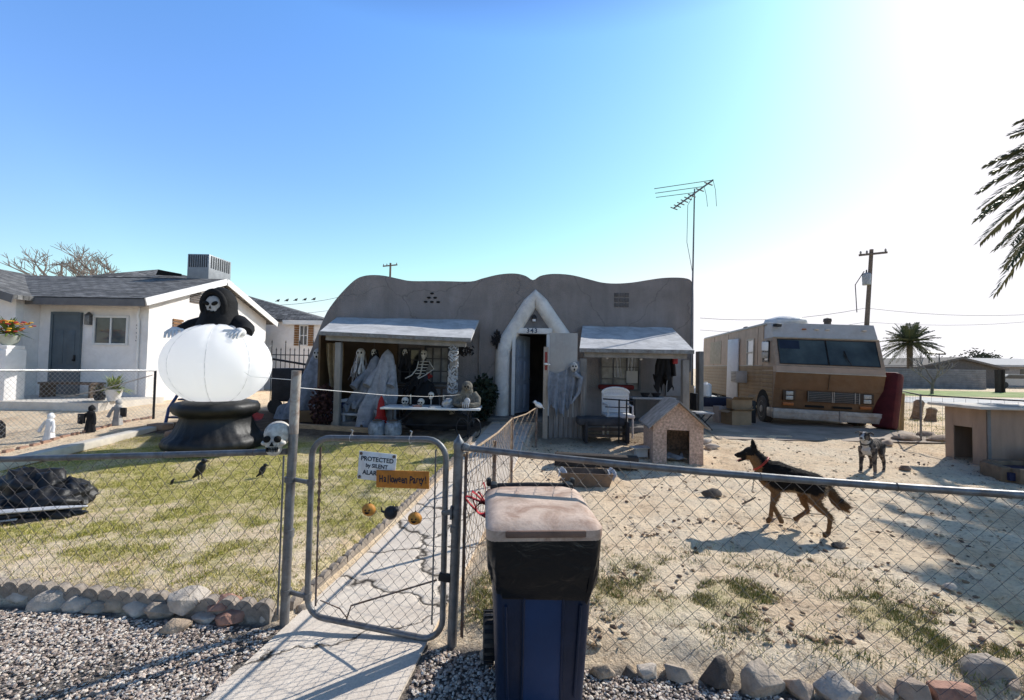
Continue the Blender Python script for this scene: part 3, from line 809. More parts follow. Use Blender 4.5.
roof_sheet(mb, [(-18.502, 12.2, 4.932), (-18.502, 17.5, 4.932), (-23, 17.5, EZ), (-23, 12.2, EZ)])
# hip roof of the rear wing
e = 3.72
roof_sheet(mb, [(-13, 20.3, e), (-8.55, 20.3, e), (-14.9, 23.5, 5.45), (-17, 23.5, 5.45)])
roof_sheet(mb, [(-8.548, 20.302, e), (-8.548, 27, e), (-14.9, 23.502, 5.452)])
mb.ext([(-16.0, 16.2, 4.77), (-12.1, 16.2, 4.77), (-12.5, 18.2, 5.05), (-14.6, 18.2, 5.48)], (0, .02, -.12))
obj('roof', mb, shing, t)
mb = MB(); mb.ext([(-13.9, 17.2, 5.06), (-13.85, 17.25, 5.28), (-12.95, 17.25, 5.13), (-12.9, 17.2, 5.03)], (0, .03, 0)); obj('roof_vent', mb, socket, t)
mb = MB(); mb.bar((-14.0, 12.735, EZ-.16), (FX+.26, 12.735, EZ-.16), .03, .2); mb.bar((WX+.31, 12.18, EZ-.18), (-18.5, 12.18, 4.83), .03, .22); obj('fascia', mb, fascia_g, t)
mb = MB(); mb.bar((FX+.295, 12.72, EZ-.13), (FX+.295, 16.3, 4.68), .03, .22); mb.bar((FX+.295, 16.304, 4.68), (FX+.295, 19.9, EZ-.13), .03, .22); mb.bar((FX+.32, 20.28, e-.14), (-8.53, 20.28, e-.14), .03, .2); obj('fascia', mb, fascia_w, t)
mb = MB(); mb.box((-12.9, 12.2, .5), (5.2, 2.1, .34)); obj('porch_slab', mb, M('pale_slab', (.62, .57, .5), .9, .15, 3), t)
# door
a = P(54, 312, 13.2); b_ = P(83.5, 312, 13.2); zt = a.z; xc = (a.x+b_.x)/2; wd = b_.x-a.x
mb = MB(); mb.box((xc, 13.17, (zt+.67)/2), (wd-.12, .05, zt-.67-.06))
for k, (z0, z1) in enumerate(((.85, 1.45), (1.6, 2.6))):
    for s in (-1, 1): mb.box((xc+s*.17, 13.142, (z0+z1)/2), (.22, .016, z1-z0), b=.006)
d_ = obj('door', mb, ngrey, t)
mb = MB(); mb.sph((xc+wd*.34, 13.10, 1.72), .035, 10, 7); mb.box((xc+wd*.34, 13.125, 1.78), (.05, .02, .18)); obj('door_handle', mb, blackp, d_)
mb = MB(); mb.box((a.x+.03, 13.16, (zt+.67)/2), (.07, .09, zt-.67)); mb.box((b_.x-.03, 13.16, (zt+.67)/2), (.07, .09, zt-.67)); mb.box((xc, 13.16, zt-.03), (wd-.13, .088, .07)); obj('door_frame', mb, ngrey, t)
# window
a = P(94.5, 315.5, 13.2); b_ = P(128.5, 345.5, 13.2)
def window(parent, x0, z0, x1, z1, y, fm, nx=2, nz=1, fw=.05, glass=glass_d, proud=.05, name='window'):
    mb = MB(); w = x1-x0; h = z1-z0
    for x in (x0+fw/2, x1-fw/2): mb.box((x, y-proud/2, (z0+z1)/2), (fw, proud, h))
    for z in (z0+fw/2, z1-fw/2): mb.box(((x0+x1)/2, y-proud/2, z), (w-2*fw-.002, proud-.004, fw))
    for i in range(1, nx): mb.box((x0+w*i/nx, y-proud/2+.004, (z0+z1)/2), (fw*.7, proud-.012, h-2*fw-.002))
    for i in range(1, nz): mb.box(((x0+x1)/2, y-proud/2+.006, z0+h*i/nz), (w-2*fw-.004, proud-.02, fw*.6))
    f = obj(name, mb, fm, parent)
    mb = MB(); mb.box(((x0+x1)/2, y-.008, (z0+z1)/2), (w-fw, .008, h-fw)); obj('pane', mb, glass, f)
    return f
window(t, a.x, b_.z, b_.x, a.z, 13.2, white_p, 2, 1, .06, M('street_glass', (.07, .085, .10), .05, .5, 1.2, 0, spec=.8))
p = P(88, 320, 13.1); mb = MB(); mb.box((p.x, 13.12, p.z), (.14, .14, .28), b=.01); mb.lathe([(.1, 0), (.02, .1)], (p.x, 13.12, p.z+.14), 8); obj('porch_lamp', mb, galv, t)
p = P(137.5, 331, 13.17)
for i, ch in enumerate('335'):
    me = text_mesh(ch, .25, .01, .001); me.transform(Matrix.Translation((p.x, 13.185, p.z+.23-.23*i)) @ UPR); obj('house_number', me, blackp, t, sm=0)
# gable louvre and shuttered windows
yy = 15.1; mb = MB(); zz = 3.95
for k in range(6): mb.box((FX+.015, yy, zz-.2+.08*k), (.03, .5, .05))
obj('louvre', mb, M('louvre_brown', (.12, .10, .09), .8), t)
shut = M('brown_shutters', (.25, .13, .06), .75, .3, 8, .2)
mb = MB()
for k in range(9): mb.box((FX+.02, 14.35, 2.25+.1*k), (.04, .42, .07))
obj('shutter', mb, shut, t)
a = P(296, 325, 20.5); b_ = P(312, 346, 20.5)
f = window(t, a.x+.18, b_.z, b_.x-.18, a.z, 20.5, white_p, 2, 2, .05)
for x in (a.x+.06, b_.x-.06):
    mb = MB()
    for k in range(9): mb.box((x, 20.47, b_.z+(a.z-b_.z)*(k+.5)/9), (.22, .05, (a.z-b_.z)/11))
    obj('shutter', mb, shut, t)
mb = MB()   # wrought scrolls on the porch column
for k in range(3): mb.tube([Vector((-13.55+.1*math.cos(q), 12.15, .95+.2*k+.09*math.sin(q))) for q in np.linspace(-2.2, 2.2, 11)], .016, 6)
obj('porch_scroll', mb, white_p, t)
mb = MB(); mb.tube([(FX-.25, 13.14, EZ-.25), (FX-.25, 13.10, EZ-.5), (FX-.25, 13.15, EZ-.7), (FX-.25, 13.15, .75)], .035, 8); obj('downspout', mb, nw, t)
# cooler on the roof
a = P(184, 252, 16.4); b_ = P(205, 285, 16.4)
ax, az = a.x, 5.72
t = thing('roof_cooler', 'big grey metal evaporative cooler box standing on the white house roof', 'cooler', (ax+.75, 16.6, 4.65))
mb = MB(); mb.box((-11.70, 17.05, (az+4.5)/2), (.80, 1.3, az-4.5), b=.02); obj('cabinet', mb, M('cooler_metal', (.30, .32, .34), .5, .15, 4, .05, metal=.3), t)
RM = Matrix.Identity(4); o0 = Vector((-11.70, 17.05, 0))
for side in (0, 1):
    mb = MB()
    for k in range(9):
        u = -.32+.08*k
        q = Vector((u, -.652, 5.45)) if side == 0 else Vector((.402, u*1.6, 5.45))
        mb.box(o0+q, (.035, .02, .45) if side == 0 else (.02, .06, .45))
    obj('louvre_panel', mb, M('cooler_slots', (.05, .055, .06), .6), t)

# pillar and flowers at far left, potted plant
a = P(10, 350, 11.6)
mb = MB(); mb.box((a.x-.05, 11.6, 1.2), (.46, .5, 1.55), b=.03); mb.box((a.x-.05, 11.6, 2.02), (.42, .44, .12), b=.02)
single('plaster_pillar', mb, nw, 'white plaster pillar at the left edge carrying a bowl of flowers', 'pillar')
def leaves(mb, c, rad, n, size, up=.6, droop=.3):
    for _ in range(n):
        a = random.uniform(0, 2*PI); e = random.uniform(.1, 1.3); L = random.uniform(.5, 1)*rad
        d = Vector((math.cos(a)*math.cos(e), math.sin(a)*math.cos(e), math.sin(e)*up*1.6))
        p0 = Vector(c)+d*L*.15; p2 = Vector(c)+d*L-Vector((0, 0, droop*L*math.cos(e))); p1 = (p0+p2)/2+Vector((0, 0, .1*L)); w = d.cross(Vector((0, 0, 1))).normalized()*size
        mb.add([p0, p1-w, p2, p1+w], [(0, 1, 2, 3)])
c0 = Vector((a.x-.05, 11.6, 2.10))
t = thing('flower_bowl', 'round bowl of yellow and orange flowers on top of the plaster pillar', 'planter', c0)
mb = MB(); mb.lathe([(.10, -.02), (.19, .08), (.22, .24), (.2, .24), (.16, .18)], c0, 16); obj('bowl', mb, M('stone_bowl', (.42, .44, .38), .8, .2, 6, .2), t)
mb = MB(); leaves(mb, c0+Vector((0, 0, .25)), .62, 90, .03); obj('foliage', mb, M('pot_leaf', (.14, .20, .05), .6, .4, 9, 0), t, sm=0)
for nm, colr in (('yellow', (.80, .48, .04)), ('orange', (.65, .18, .03)), ('red', (.45, .05, .04))):
    mb = MB()
    for _ in range(26):
        p = c0+Vector((random.uniform(-.35, .35), random.uniform(-.3, .3), random.uniform(.32, .62)))
        for k in range(5): mb.sph(p+Vector((math.cos(k*1.256)*.02, math.sin(k*1.256)*.02, 0)), (.028, .028, .016), 6, 4)
    tag(obj('flowers', mb, M('petal_'+nm, colr, .6, .2), t, sm=0), kind='stuff')
q = P(127, 397, 12.0); q.z = .69
t = thing('potted_plant', 'spiky green plant in a white pot on the neighbouring porch', 'plant', (q.x, 11.6, q.z))
q.y = 11.6
mb = MB(); mb.lathe([(.12, 0), (.17, .2), (.19, .3), (.16, .3), (.15, .24)], q, 14); obj('pot', mb, plas_w, t)
mb = MB(); leaves(mb, q+Vector((0, 0, .26)), .6, 110, .025); obj('foliage', mb, M('yucca_leaf', (.20, .24, .06), .55, .4, 9, 0), t, sm=0)
q = P(110, 397, 12); q = Vector((q.x, 11.7, .69))
t = thing('dry_plant', 'dark wispy plant in a low pot left of the spiky green one', 'plant', q)
mb = MB(); mb.lathe([(.1, 0), (.15, .15), (.13, .15)], q, 12); obj('pot', mb, blackp, t)
mb = MB(); leaves(mb, q+Vector((0, 0, .12)), .5, 60, .02); obj('foliage', mb, M('dark_leaf', (.05, .05, .035), .7, .4, 9, 0), t, sm=0)
# bench like rail on the porch, as a low dark settee
q = Vector((-12.4, 12.6, .67))
t = thing('porch_bench', 'low dark bench against the neighbouring porch wall', 'bench', q)
mb = MB(); mb.box(q+Vector((0, 0, .4)), (1.5, .45, .06), b=.01); obj('seat', mb, wood_d, t)
for s in (-.68, .68):
    mb = MB(); mb.box(q+Vector((s, 0, .185)), (.06, .4, .366)); obj('leg', mb, wood_d, t)

# side fence between the yards
t = thing('chain_link_fence', 'silvery boundary chain link fence between the lawn and the white house', 'fence', (-8.9, 8, 0))
BF = [(-9.3, 4.5), (-9.0, 7.8), (-8.55, 10.7)]
for (x0, y0), (x1, y1) in zip(BF, BF[1:]):
    b0, b1 = g(x0, y0)+.04, g(x1, y1)+.04
    mb = MB(); chain_link(mb, (x0, y0), (x1, y1), (b0, 1.53), (b1, 1.50), cell=.085, r=.0028); obj('wire_mesh', mb, M('bright_wire', (.5, .5, .5), .4, .2, 9, 0, metal=.6), t)
    mb = MB(); pipe(mb, (x0, y0, 1.55), (x1, y1, 1.52), .021); obj('top_rail', mb, M('bright_galv', (.5, .5, .5), .45, .2, 9, .1, metal=.5), t)
for (x, y) in BF[1:]:
    mb = MB(); mb.tube([(x, y, g(x, y)-.1), (x, y, 1.52)], .026, 10); obj('post', mb, blackp if x > -8.8 else galv, t)
mb = MB(); mb.tube([(-8.9, 8.9, 1.0), (-8.6, 9.3, 1.12), (-8.3, 10.3, 1.42)], .012, 6)
single('dry_branch', mb, wood_g, 'long bare stick leaning across the boundary fence', 'branch')
# curb and brick course along the flower bed
mb = MB(); mb.bar((-7.62, 6.2, g(-7.6, 6.2)+.05), (-7.55, 9.9, .33), .22, .14, .02)
single('bed_curb', mb, M('pale_curb', (.60, .55, .47), .9, .2, 4, .3), 'pale concrete curb dividing the lawn from the sandy bed', 'curb')
brick = M('old_brick', (.34, .21, .15), .9, .4, 6, .4, 30)
for i in range(22):
    y = 6.6+i*.2; x = -8.72+.03*math.sin(i)
    mb = MB(); mb.box((x, y, g(x, y)+.005), (.07, .16, .07), random.uniform(-.08, .08)+.1, b=.008)
    single('edging_brick', mb, brick, 'small red brick in the row at the foot of the boundary fence', 'brick', 'bricks at the foot of the boundary fence')
# yard figures
def figure(px, py, hpx, mat, label, kind, name):
    q = G(px, py); h = hpx*q.y/FPX
    t = thing(name, label, 'yard figure', q, random.uniform(-.3, .3))
    ph = px
    mb = MB(); mb.lathe([(h*.16, 0), (h*.13, h*.25), (h*.11, h*.5), (h*.13, h*.66), (h*.10, h*.76), (h*.05, h*.79)], q, 22, fn=lambda a, z: 1+.16*math.sin(a*5+ph)*(1-z/h)); obj('robe', mb, mat, t)
    mb = MB(); mb.sph(q+Vector((0, 0, h*.86)), (h*.085, h*.09, h*.12), 12, 9); mb.lathe([(h*.10, 0), (h*.11, h*.06), (h*.05, h*.17), (h*.005, h*.2)], q+Vector((0, .02, h*.8)), 12); obj('hood', mb, mat, t)
    for s in (-1, 1):
        mb = MB(); mb.tube([q+Vector((s*h*.13, -.01, h*.68)), q+Vector((s*h*.22, -.04, h*.48)), q+Vector((s*h*.25, -.07, h*.3))], [h*.05, h*.05, h*.06], 8); obj('arm', mb, mat, t)
    return t, q, h
figure(49, 440, 27, M('white_sheet', (.76, .76, .76), .9, .12, 8, .4, 50), 'small white ghost figure, leftmost on the sandy bed', 0, 'ghost_figure')
t, q, h = figure(90, 432, 27, cloth_k, 'small black robed figure between the white and grey ones on the sandy bed', 1, 'robed_figure')
mb = MB(); mb.box(q+Vector((-.14, -.05, h*.5)), (.14, .04, .2), b=.01); obj('book', mb, blackp, t)
t, q, h = figure(117, 425, 26, M('grey_sheet', (.36, .35, .34), .9, .2, 8, .4, 50), 'small grey hooded figure holding a black box, rightmost on the sandy bed', 2, 'hooded_figure')
mb = MB(); mb.box(q+Vector((.18, -.06, h*.5)), (.12, .05, .2), b=.01); obj('box', mb, blackp, t)
q = G(-1, 438); mb = MB(); mb.lathe([(.09, 0), (.08, .25), (.02, .34)], q, 10); single('robed_stub', mb, cloth_k, 'black object mostly cut off by the left edge beside the white ghost', 'yard figure')

# play slide
q = Vector((-7.15, 10.1, g(-7.15, 10.1)))
t = thing('play_slide', 'blue plastic play slide with dark steps behind the inflatable', 'slide', q)
blue = M('blue_plastic', (.05, .085, .22), .4, .2, 6, .05, spec=.5)
for s in (-1, 1):
    mb = MB(); mb.tube([q+Vector((s*.22-.35, -.1, .0)), q+Vector((s*.22-.30, -.08, .35)), q+Vector((s*.22-.12, 0, .75)), q+Vector((s*.22+.1, .05, .95))], .055, 8, flat=.6); obj('side_rail', mb, blue, t)
mb = MB()
for k in range(4): mb.box(q+Vector((-.30+.09*k, -.04+.02*k, .16+.2*k)), (.4, .2, .04), b=.008)
obj('steps', mb, M('navy_plastic', (.03, .035, .08), .5), t)
mb = MB(); mb.grid(lambda u, v: q+Vector((.1+u*1.3, .1+(v-.5)*.42, .95-.85*sstep(0, 1, u)+.12*(abs(v-.5)*2)**4)), 14, 8); obj('chute', mb, M('red_plastic', (.40, .06, .05), .45), t)
q = G(180, 437); mb = MB(); mb.box(q+Vector((.0, 0, .06)), (.42, .3, .14), .3, b=.01); single('paving_block', mb, brick, 'reddish block lying at the foot of the blue slide', 'block')
q = G(160, 429); mb = MB(); mb.box(q+Vector((.0, 0, .05)), (.4, .26, .12), -.2, b=.01); single('paving_block', mb, M('brown_block', (.30, .19, .13), .9, .3), 'brown block near the dark fence post, left of the slide', 'block')
# wrought iron gate and dark gear beyond it
q0 = P(272, 345, 14.5); q1 = P(318, 345, 14.5)
t = thing('iron_fence', 'black iron picket fence with spear tips between the two houses', 'fence', (q0.x, 14.5, .35))
mb = MB()
n = 13
for k in range(n):
    x = q0.x+(q1.x+.3-q0.x)*k/(n-1); hh = 2.15+ (.25 if k % 3 == 0 else 0)
    mb.bar((x, 14.5, .3), (x, 14.5, hh), .018, .018); mb.lathe([(.025, 0), (.002, .09)], (x, 14.5, hh), 5)
obj('pickets', mb, blackp, t)
mb = MB()
for z in (.5, 1.25, 2.0): mb.bar((q0.x, 14.53, z), (q1.x+.3, 14.53, z), .025, .03)
obj('rail', mb, blackp, t)
q = Vector((-6.1, 12.6, .35))
t = thing('patio_heater_cart', 'dark wheeled cart of yard gear behind the inflatable', 'cart', q)
mb = MB(); mb.box(q+Vector((0, 0, .8)), (1.0, .7, .9), b=.03); obj('body', mb, M('dark_tarp', (.02, .02, .024), .6, .4, 4, .5, 12), t)
mb = MB(); mb.tube([q+Vector((-.7, -.2, 1.2)), q+Vector((-.5, -.3, 1.5)), q+Vector((.5, -.3, 1.35)), q+Vector((.7, -.3, 1.1))], .03, 8); obj('handle', mb, blackp, t)
for s in (-.38, .38):
    mb = MB(); mb.tube([q+Vector((s, -.36, .2+.0)), q+Vector((s, -.30, .2))], .2, 16); obj('wheel', mb, blackp, t)

# ------------------------------------------------------------------ inflatable reaper with globe
D = 8.3; q = P(216, 447, D); q.z = g(q.x, D)
t = thing('inflatable_reaper', 'giant inflatable hooded reaper leaning over a white crystal ball on a black base', 'inflatable', q)
nyl_k = M('black_nylon', (.012, .012, .013), .5, .3, 5, .6, 7, spec=.4)
cx = q.x
def wr(f): return lambda a, z: 1+.02*math.sin(a*f)
mb = MB(); mb.lathe([(.66, -.02), (.80, .03), (.835, .11), (.80, .20), (.71, .25), (.655, .33), (.60, .45), (.565, .56), (.58, .60), (.65, .63), (.70, .69), (.70, .76), (.66, .83), (.5, .87)], q, 90, fn=lambda a, z: 1+.012*math.sin(a*9)+.016*math.sin(a*26+z*9)*math.sin(min(1, z/.6)*PI)+.008*math.sin(a*47+z*21)); obj('base', mb, nyl_k, t, sm=70)
m, nt, b = _nodes('white_nylon')
for n_ in list(nt.nodes):
    if n_.type != 'OUTPUT_MATERIAL': nt.nodes.remove(n_)
df = nt.nodes.new('ShaderNodeBsdfDiffuse'); df.inputs[0].default_value = (.95, .95, .95, 1)
tr = nt.nodes.new('ShaderNodeBsdfTranslucent'); tr.inputs[0].default_value = (.98, .98, .98, 1)
mx = nt.nodes.new('ShaderNodeMixShader'); mx.inputs[0].default_value = .55
nt.links.new(df.outputs[0], mx.inputs[1]); nt.links.new(tr.outputs[0], mx.inputs[2])
nt.links.new(mx.outputs[0], [n_ for n_ in nt.nodes if n_.type == 'OUTPUT_MATERIAL'][0].inputs[0])
whiten = m
gc_ = Vector((cx-.02, D, P(214, 364, D).z)); GRX, GRZ = .90, .76
mb = MB(); mb.sph(gc_, (GRX, GRX*.95, GRZ), 112, 60, fn=lambda p: 1-.022*abs(math.cos((math.atan2(p.y, p.x)+PI/2+.45)*4))**14+.006*math.sin(p.z*38)*abs(math.cos((math.atan2(p.y, p.x)+PI/2+.45)*4))**20+.004*mnoise.noise(p*4)); obj('globe', mb, whiten, t, sm=70)
mb = MB()   # seams
for k in range(4):
    aa = -PI/2-.45+k*PI/4
    mb.tube([gc_+Vector((math.cos(aa)*math.cos(e_)*GRX*.98, math.sin(aa)*math.cos(e_)*GRX*.931, math.sin(e_)*GRZ*.98)) for e_ in np.linspace(-1.3, 1.4, 24)], .004, 5)
obj('seam', mb, M('seam_grey', (.72, .72, .73), .9), t)
zs = P(210, 330, D).z
mb = MB(); mb.sph((cx-.08, D+.25, zs-.08), (.52, .40, .36), 24, 14)                # shoulders and sleeves in one bulging robe
hz = P(210, 304, D).z
mb.lathe([(.42, -.45), (.34, -.25), (.29, -.05), (.285, .10), (.24, .23), (.15, .33), (.05, .385), (.005, .39)], (cx-.10, D+.12, hz-.05), 24, fn=lambda a, z: 1+.03*math.sin(a*7))
for s in (-1, 1):
    mb.tube([Vector((cx-.06+s*.25, D+.2, zs+.12)), Vector((cx-.06+s*.5, D+.02, zs+.02)), Vector((cx-.04+s*.58, D-.15, zs-.06))], [.20, .17, .13], 12)
mb.tube([Vector((cx-.085+.20*math.cos(a), D-.10-.03*math.sin(a), hz-.04+.26*math.sin(a))) for a in np.linspace(0, 2*PI, 25)[:-1]], .055, 8, closed=True)
obj('robe', mb, M('robe_cloth', (.012, .012, .013), .8, .3, 5, .7, 9, spec=.2), t, sm=70)
fx, fz = cx-.085, hz-.05
mb = MB(); mb.sph((fx, D-.10, fz+.04), (.145, .085, .16), 20, 14); mb.tube([(fx, D-.12, fz+.02), (fx, D-.13, fz-.12), (fx, D-.11, fz-.20)], [.115, .095, .06], 14, flat=.6); f = obj('skull_face', mb, M('inflated_grey', (.42, .41, .40), .7, .12, 9), t, sm=70)
def skull_marks(c, s, parent, yoff):
    for sx in (-1, 1):
        mb = MB(); mb.sph(c+Vector((sx*.07*s, yoff, .02*s)), (.058*s, .04*s, .034*s), 12, 8, Matrix.Rotation(sx*-.5, 3, 'Y')); obj('eye_socket', mb, socket, parent)
    mb = MB(); mb.ext([c+Vector((-.02*s, yoff-.02*s, -.075*s)), c+Vector((.02*s, yoff-.02*s, -.075*s)), c+Vector((0, yoff-.02*s, -.02*s))], (0, .06*s, 0)); obj('nose_hole', mb, socket, parent)
    mb = MB()
    mb.box(c+Vector((0, yoff+.0*s, -.135*s)), (.15*s, .035*s, .008*s))
    for k in range(6): mb.box(c+Vector((-.06*s+.024*k*s, yoff+.0*s, -.135*s)), (.006*s, .036*s, .05*s))
    obj('teeth_gap', mb, socket, parent)
skull_marks(Vector((fx, D-.12, fz+.02)), 1.05, f, -.06)
for s in (-1, 1):
    mb = MB(); hc = Vector((cx-.04+s*.58, D-.30, zs-.06)); mb.sph(hc, (.11, .10, .09), 14, 9)
    for k in range(4):
        u = -.07+.047*k
        mb.tube([hc+Vector((u, -.05, .02)), hc+Vector((u*1.4-s*.03, -.13, -.03)), hc+Vector((u*1.5-s*.05, -.17, -.12))], [.027, .026, .018], 8)
    mb.tube([hc+Vector((-s*.08, -.03, .03)), hc+Vector((-s*.2, -.1, .02)), hc+Vector((-s*.25, -.15, -.05))], [.036, .034, .024], 8)
    obj('hand', mb, M('glove_white', (.74, .73, .72), .7, .06, 4), t, sm=70)

lt = bpy.data.lights.new('assumed_globe_lamp', 'POINT'); lt.energy = 15; lt.shadow_soft_size = .15          # point light added to whiten the globe; a bulb inside is assumed, unseen
lo_ = bpy.data.objects.new('assumed_globe_lamp', lt); COL.objects.link(lo_); lo_.location = gc_
# skull on the fence rail
def skull(c, s, label, name='skull_ornament', rz=0, group=None):
    t = thing(name, label, 'skull', c, rz, group)
    mb = MB()
    mb.sph((0, .02*s, .135*s), (.088*s, .105*s, .09*s), 20, 14); mb.sph((0, -.045*s, .09*s), (.066*s, .05*s, .065*s), 14, 9)
    mb.sph((0, -.05*s, .035*s), (.05*s, .045*s, .04*s), 14, 9)
    for sx in (-1, 1): mb.sph((sx*.055*s, -.06*s, .085*s), (.026*s, .028*s, .018*s), 10, 7)
    cr = obj('cranium', mb, bone, t, w=False, sm=80)
    for sx in (-1, 1):
        mb = MB(); mb.sph((sx*.034*s, -.088*s, .115*s), (.025*s, .022*s, .023*s), 12, 8, Matrix.Rotation(sx*.3, 3, 'Y')); obj('eye_socket', mb, socket, t, w=False)
    mb = MB(); mb.ext([(-.013*s, -.105*s, .07*s), (.013*s, -.105*s, .07*s), (.002*s, -.105*s, .098*s)], (0, .03*s, 0)); obj('nose_hole', mb, socket, t, w=False)
    mb = MB(); mb.box((0, -.085*s, .045*s), (.07*s, .03*s, .004*s))
    for k in range(8): mb.box((-.035*s+.01*k*s, -.084*s, .045*s), (.0022*s, .03*s, .03*s))
    obj('teeth_gap', mb, socket, t, w=False)
    return t
skull((-1.60, 3.07, 1.165), .98, 'white skull with dark eye sockets sitting on the fence rail beside the tall post', rz=.15)
# deflated black inflatable on the lawn
q = G(20, 522)
q = Vector((q.x+.0, q.y+.15, q.z-.02))
t = thing('deflated_inflatable', 'collapsed shiny black inflatable lying on the lawn at the left edge', 'inflatable', q)
for i, (dx, dy, rx, ry, rz_) in enumerate(((-.55, 0, .42, .3, .12), (-.15, .2, .36, .25, .17), (-.45, .35, .42, .25, .27), (.05, .08, .36, .16, .07), (-.3, -.12, .42, .18, .09), (-.1, .42, .26, .2, .20))):
    mb = MB(); mb.sph(q+Vector((dx, dy, rz_*.55)), (rx, ry, rz_), 40, 22, fn=lambda p: 1+.30*mnoise.fractal(p*2.2+Vector((i*3, 0, 0)), 1, 2, 5)+.08*math.sin(p.x*11+p.y*9+i)*mnoise.noise(p*3)); obj('fabric_fold', mb, nyl_k, t, sm=60)
mb = MB()
mb.tube([q+Vector((-.9, -.30, .06)), q+Vector((-.5, -.30, .12)), q+Vector((-.1, -.22, .14)), q+Vector((.2, -.02, .12)), q+Vector((.45, .10, .11))], [.05, .06, .05, .045, .02], 8, flat=.45)
mb.tube([q+Vector((-.7, -.33, .03)), q+Vector((-.3, -.32, .05)), q+Vector((.02, -.2, .06))], [.03, .035, .02], 8, flat=.5)
obj('white_trim', mb, M('grey_nylon', (.50, .50, .52), .5, .15, 7, .2), t, sm=70)
# crow stakes on the lawn
def crow(px, py, s, label):
    q = G(px, py)
    t = thing('crow_decoration', label, 'crow', q, random.uniform(-.5, .5), 'black birds standing on the lawn')
    mb = MB(); mb.sph((0, 0, .13*s), (.05*s, .045*s, .085*s), 12, 9, Matrix.Rotation(.4, 3, 'Y')); mb.sph((.045*s, 0, .215*s), (.032*s, .028*s, .03*s), 10, 7); mb.tube([(-.02*s, 0, .08*s), (-.09*s, 0, .02*s)], [.03*s, .012*s], 6); obj('body', mb, blackp, t, w=False)
    mb = MB(); mb.lathe([(.012*s, 0), (.001, .045*s)], (.07*s, 0, .215*s), 6, Matrix.Rotation(PI/2, 4, 'Y')); obj('beak', mb, socket, t, w=False)
    for sx in (-1, 1):
        mb = MB(); mb.tube([(.0, sx*.02*s, .07*s), (.005*s, sx*.022*s, 0), (.03*s, sx*.025*s, -.002)], .005*s, 5); obj('leg', mb, blackp, t, w=False)
crow(200, 480, 1.25, 'larger black crow decoration on the lawn, its white tipped head up')
crow(262, 478, .85, 'smaller black crow decoration on the lawn right of the larger one')
crow(172, 486, .4, 'tiny black bird decoration lying left of the larger crow')
# ------------------------------------------------------------------ the taupe stucco house
HY = 12.0
stucco = M('taupe_stucco', (.255, .23, .217), .95, .14, 1.3, .9, 34, dirt=(.17, .15, .14), damt=.5, dscale=1.5, streak=.09)
t = HOUSE = thing('stucco_house', 'taupe stucco cottage with wavy parapet, white pointed door surround and two shed porches', 'house', (-.5, HY, .35))
outl = [(300, 402), (301, 385), (305, 366), (312, 348), (319, 330), (327, 312), (337, 298), (348, 286), (357, 278.5), (366, 275.5), (376, 275), (386, 276), (400, 279), (412, 281), (440, 281), (470, 281.5), (482, 278.5), (496, 275), (508, 273.5), (518, 273.8), (526, 276), (533, 280), (540, 276), (550, 274), (562, 274), (574, 275.5), (588, 279), (602, 282.5), (616, 283.5), (632, 282.5), (648, 280), (662, 278), (676, 277.5), (687, 278.5), (692, 282), (693.5, 290), (693.5, 330)]
top = [P(x, y, HY) for x, y in outl]
def catmull(pts, n=3):
    out = []
    for i in range(len(pts)-1):
        p0, p1, p2, p3 = pts[max(0, i-1)], pts[i], pts[i+1], pts[min(len(pts)-1, i+2)]
        for k in range(n):
            s = k/n
            out.append(.5*((2*p1)+(p2-p0)*s+(2*p0-5*p1+4*p2-p3)*s*s+(3*p1-p0-3*p2+p3)*s**3))
    return out+[pts[-1]]
top = catmull(top)
dx0, dx1 = P(511, 400, HY).x, P(549, 400, HY).x; dz = P(530, 334, HY).z; FZ = .46
xl, xr = top[0].x, top[-1].x
poly = [Vector((xl-.05, HY, .2))]+top+[Vector((xr, HY, .2)), Vector((dx1, HY, .2)), Vector((dx1, HY, dz)), Vector((dx0, HY, dz)), Vector((dx0, HY, .2))]
mb = MB(); mb.ext(poly, (0, .28, 0))
xb = P(345, 330, HY).x
mb.box((xr-.12, HY+3.7, 1.8), (.24, 6.8, 3.2)); mb.box((xb+.12, HY+3.7, 1.8), (.24, 6.8, 3.2)); mb.box(((xb+xr)/2, HY+7.3, 1.8), (xr-xb, .24, 3.2))
mb.box((dx0-1.2, HY+2.2, 1.6), (.12, 3.8, 2.8)); mb.box((dx1+.6, HY+2.2, 1.6), (.12, 3.8, 2.8)); mb.box(((dx0+dx1)/2-.3, HY+4.2, 1.6), (dx1-dx0+2, .12, 2.8))
obj('wall', mb, stucco, t, sm=35)
mb = MB(); mb.box(((xb+xr)/2, HY+3.75, 3.3), (xr-xb-.5, 6.8, .16)); obj('roof', mb, M('flat_roof', (.3, .29, .28), .9), t)
mb = MB(); mb.box(((dx0+dx1)/2, HY-.15, .38), (2.3, .9, .14), b=.02); mb.box(((dx0+dx1)/2, HY+2, .40), (2.2, 3.6, .1)); obj('doorstep', mb, M('dark_slab', (.20, .18, .16), .9, .2, 4, .3), t)
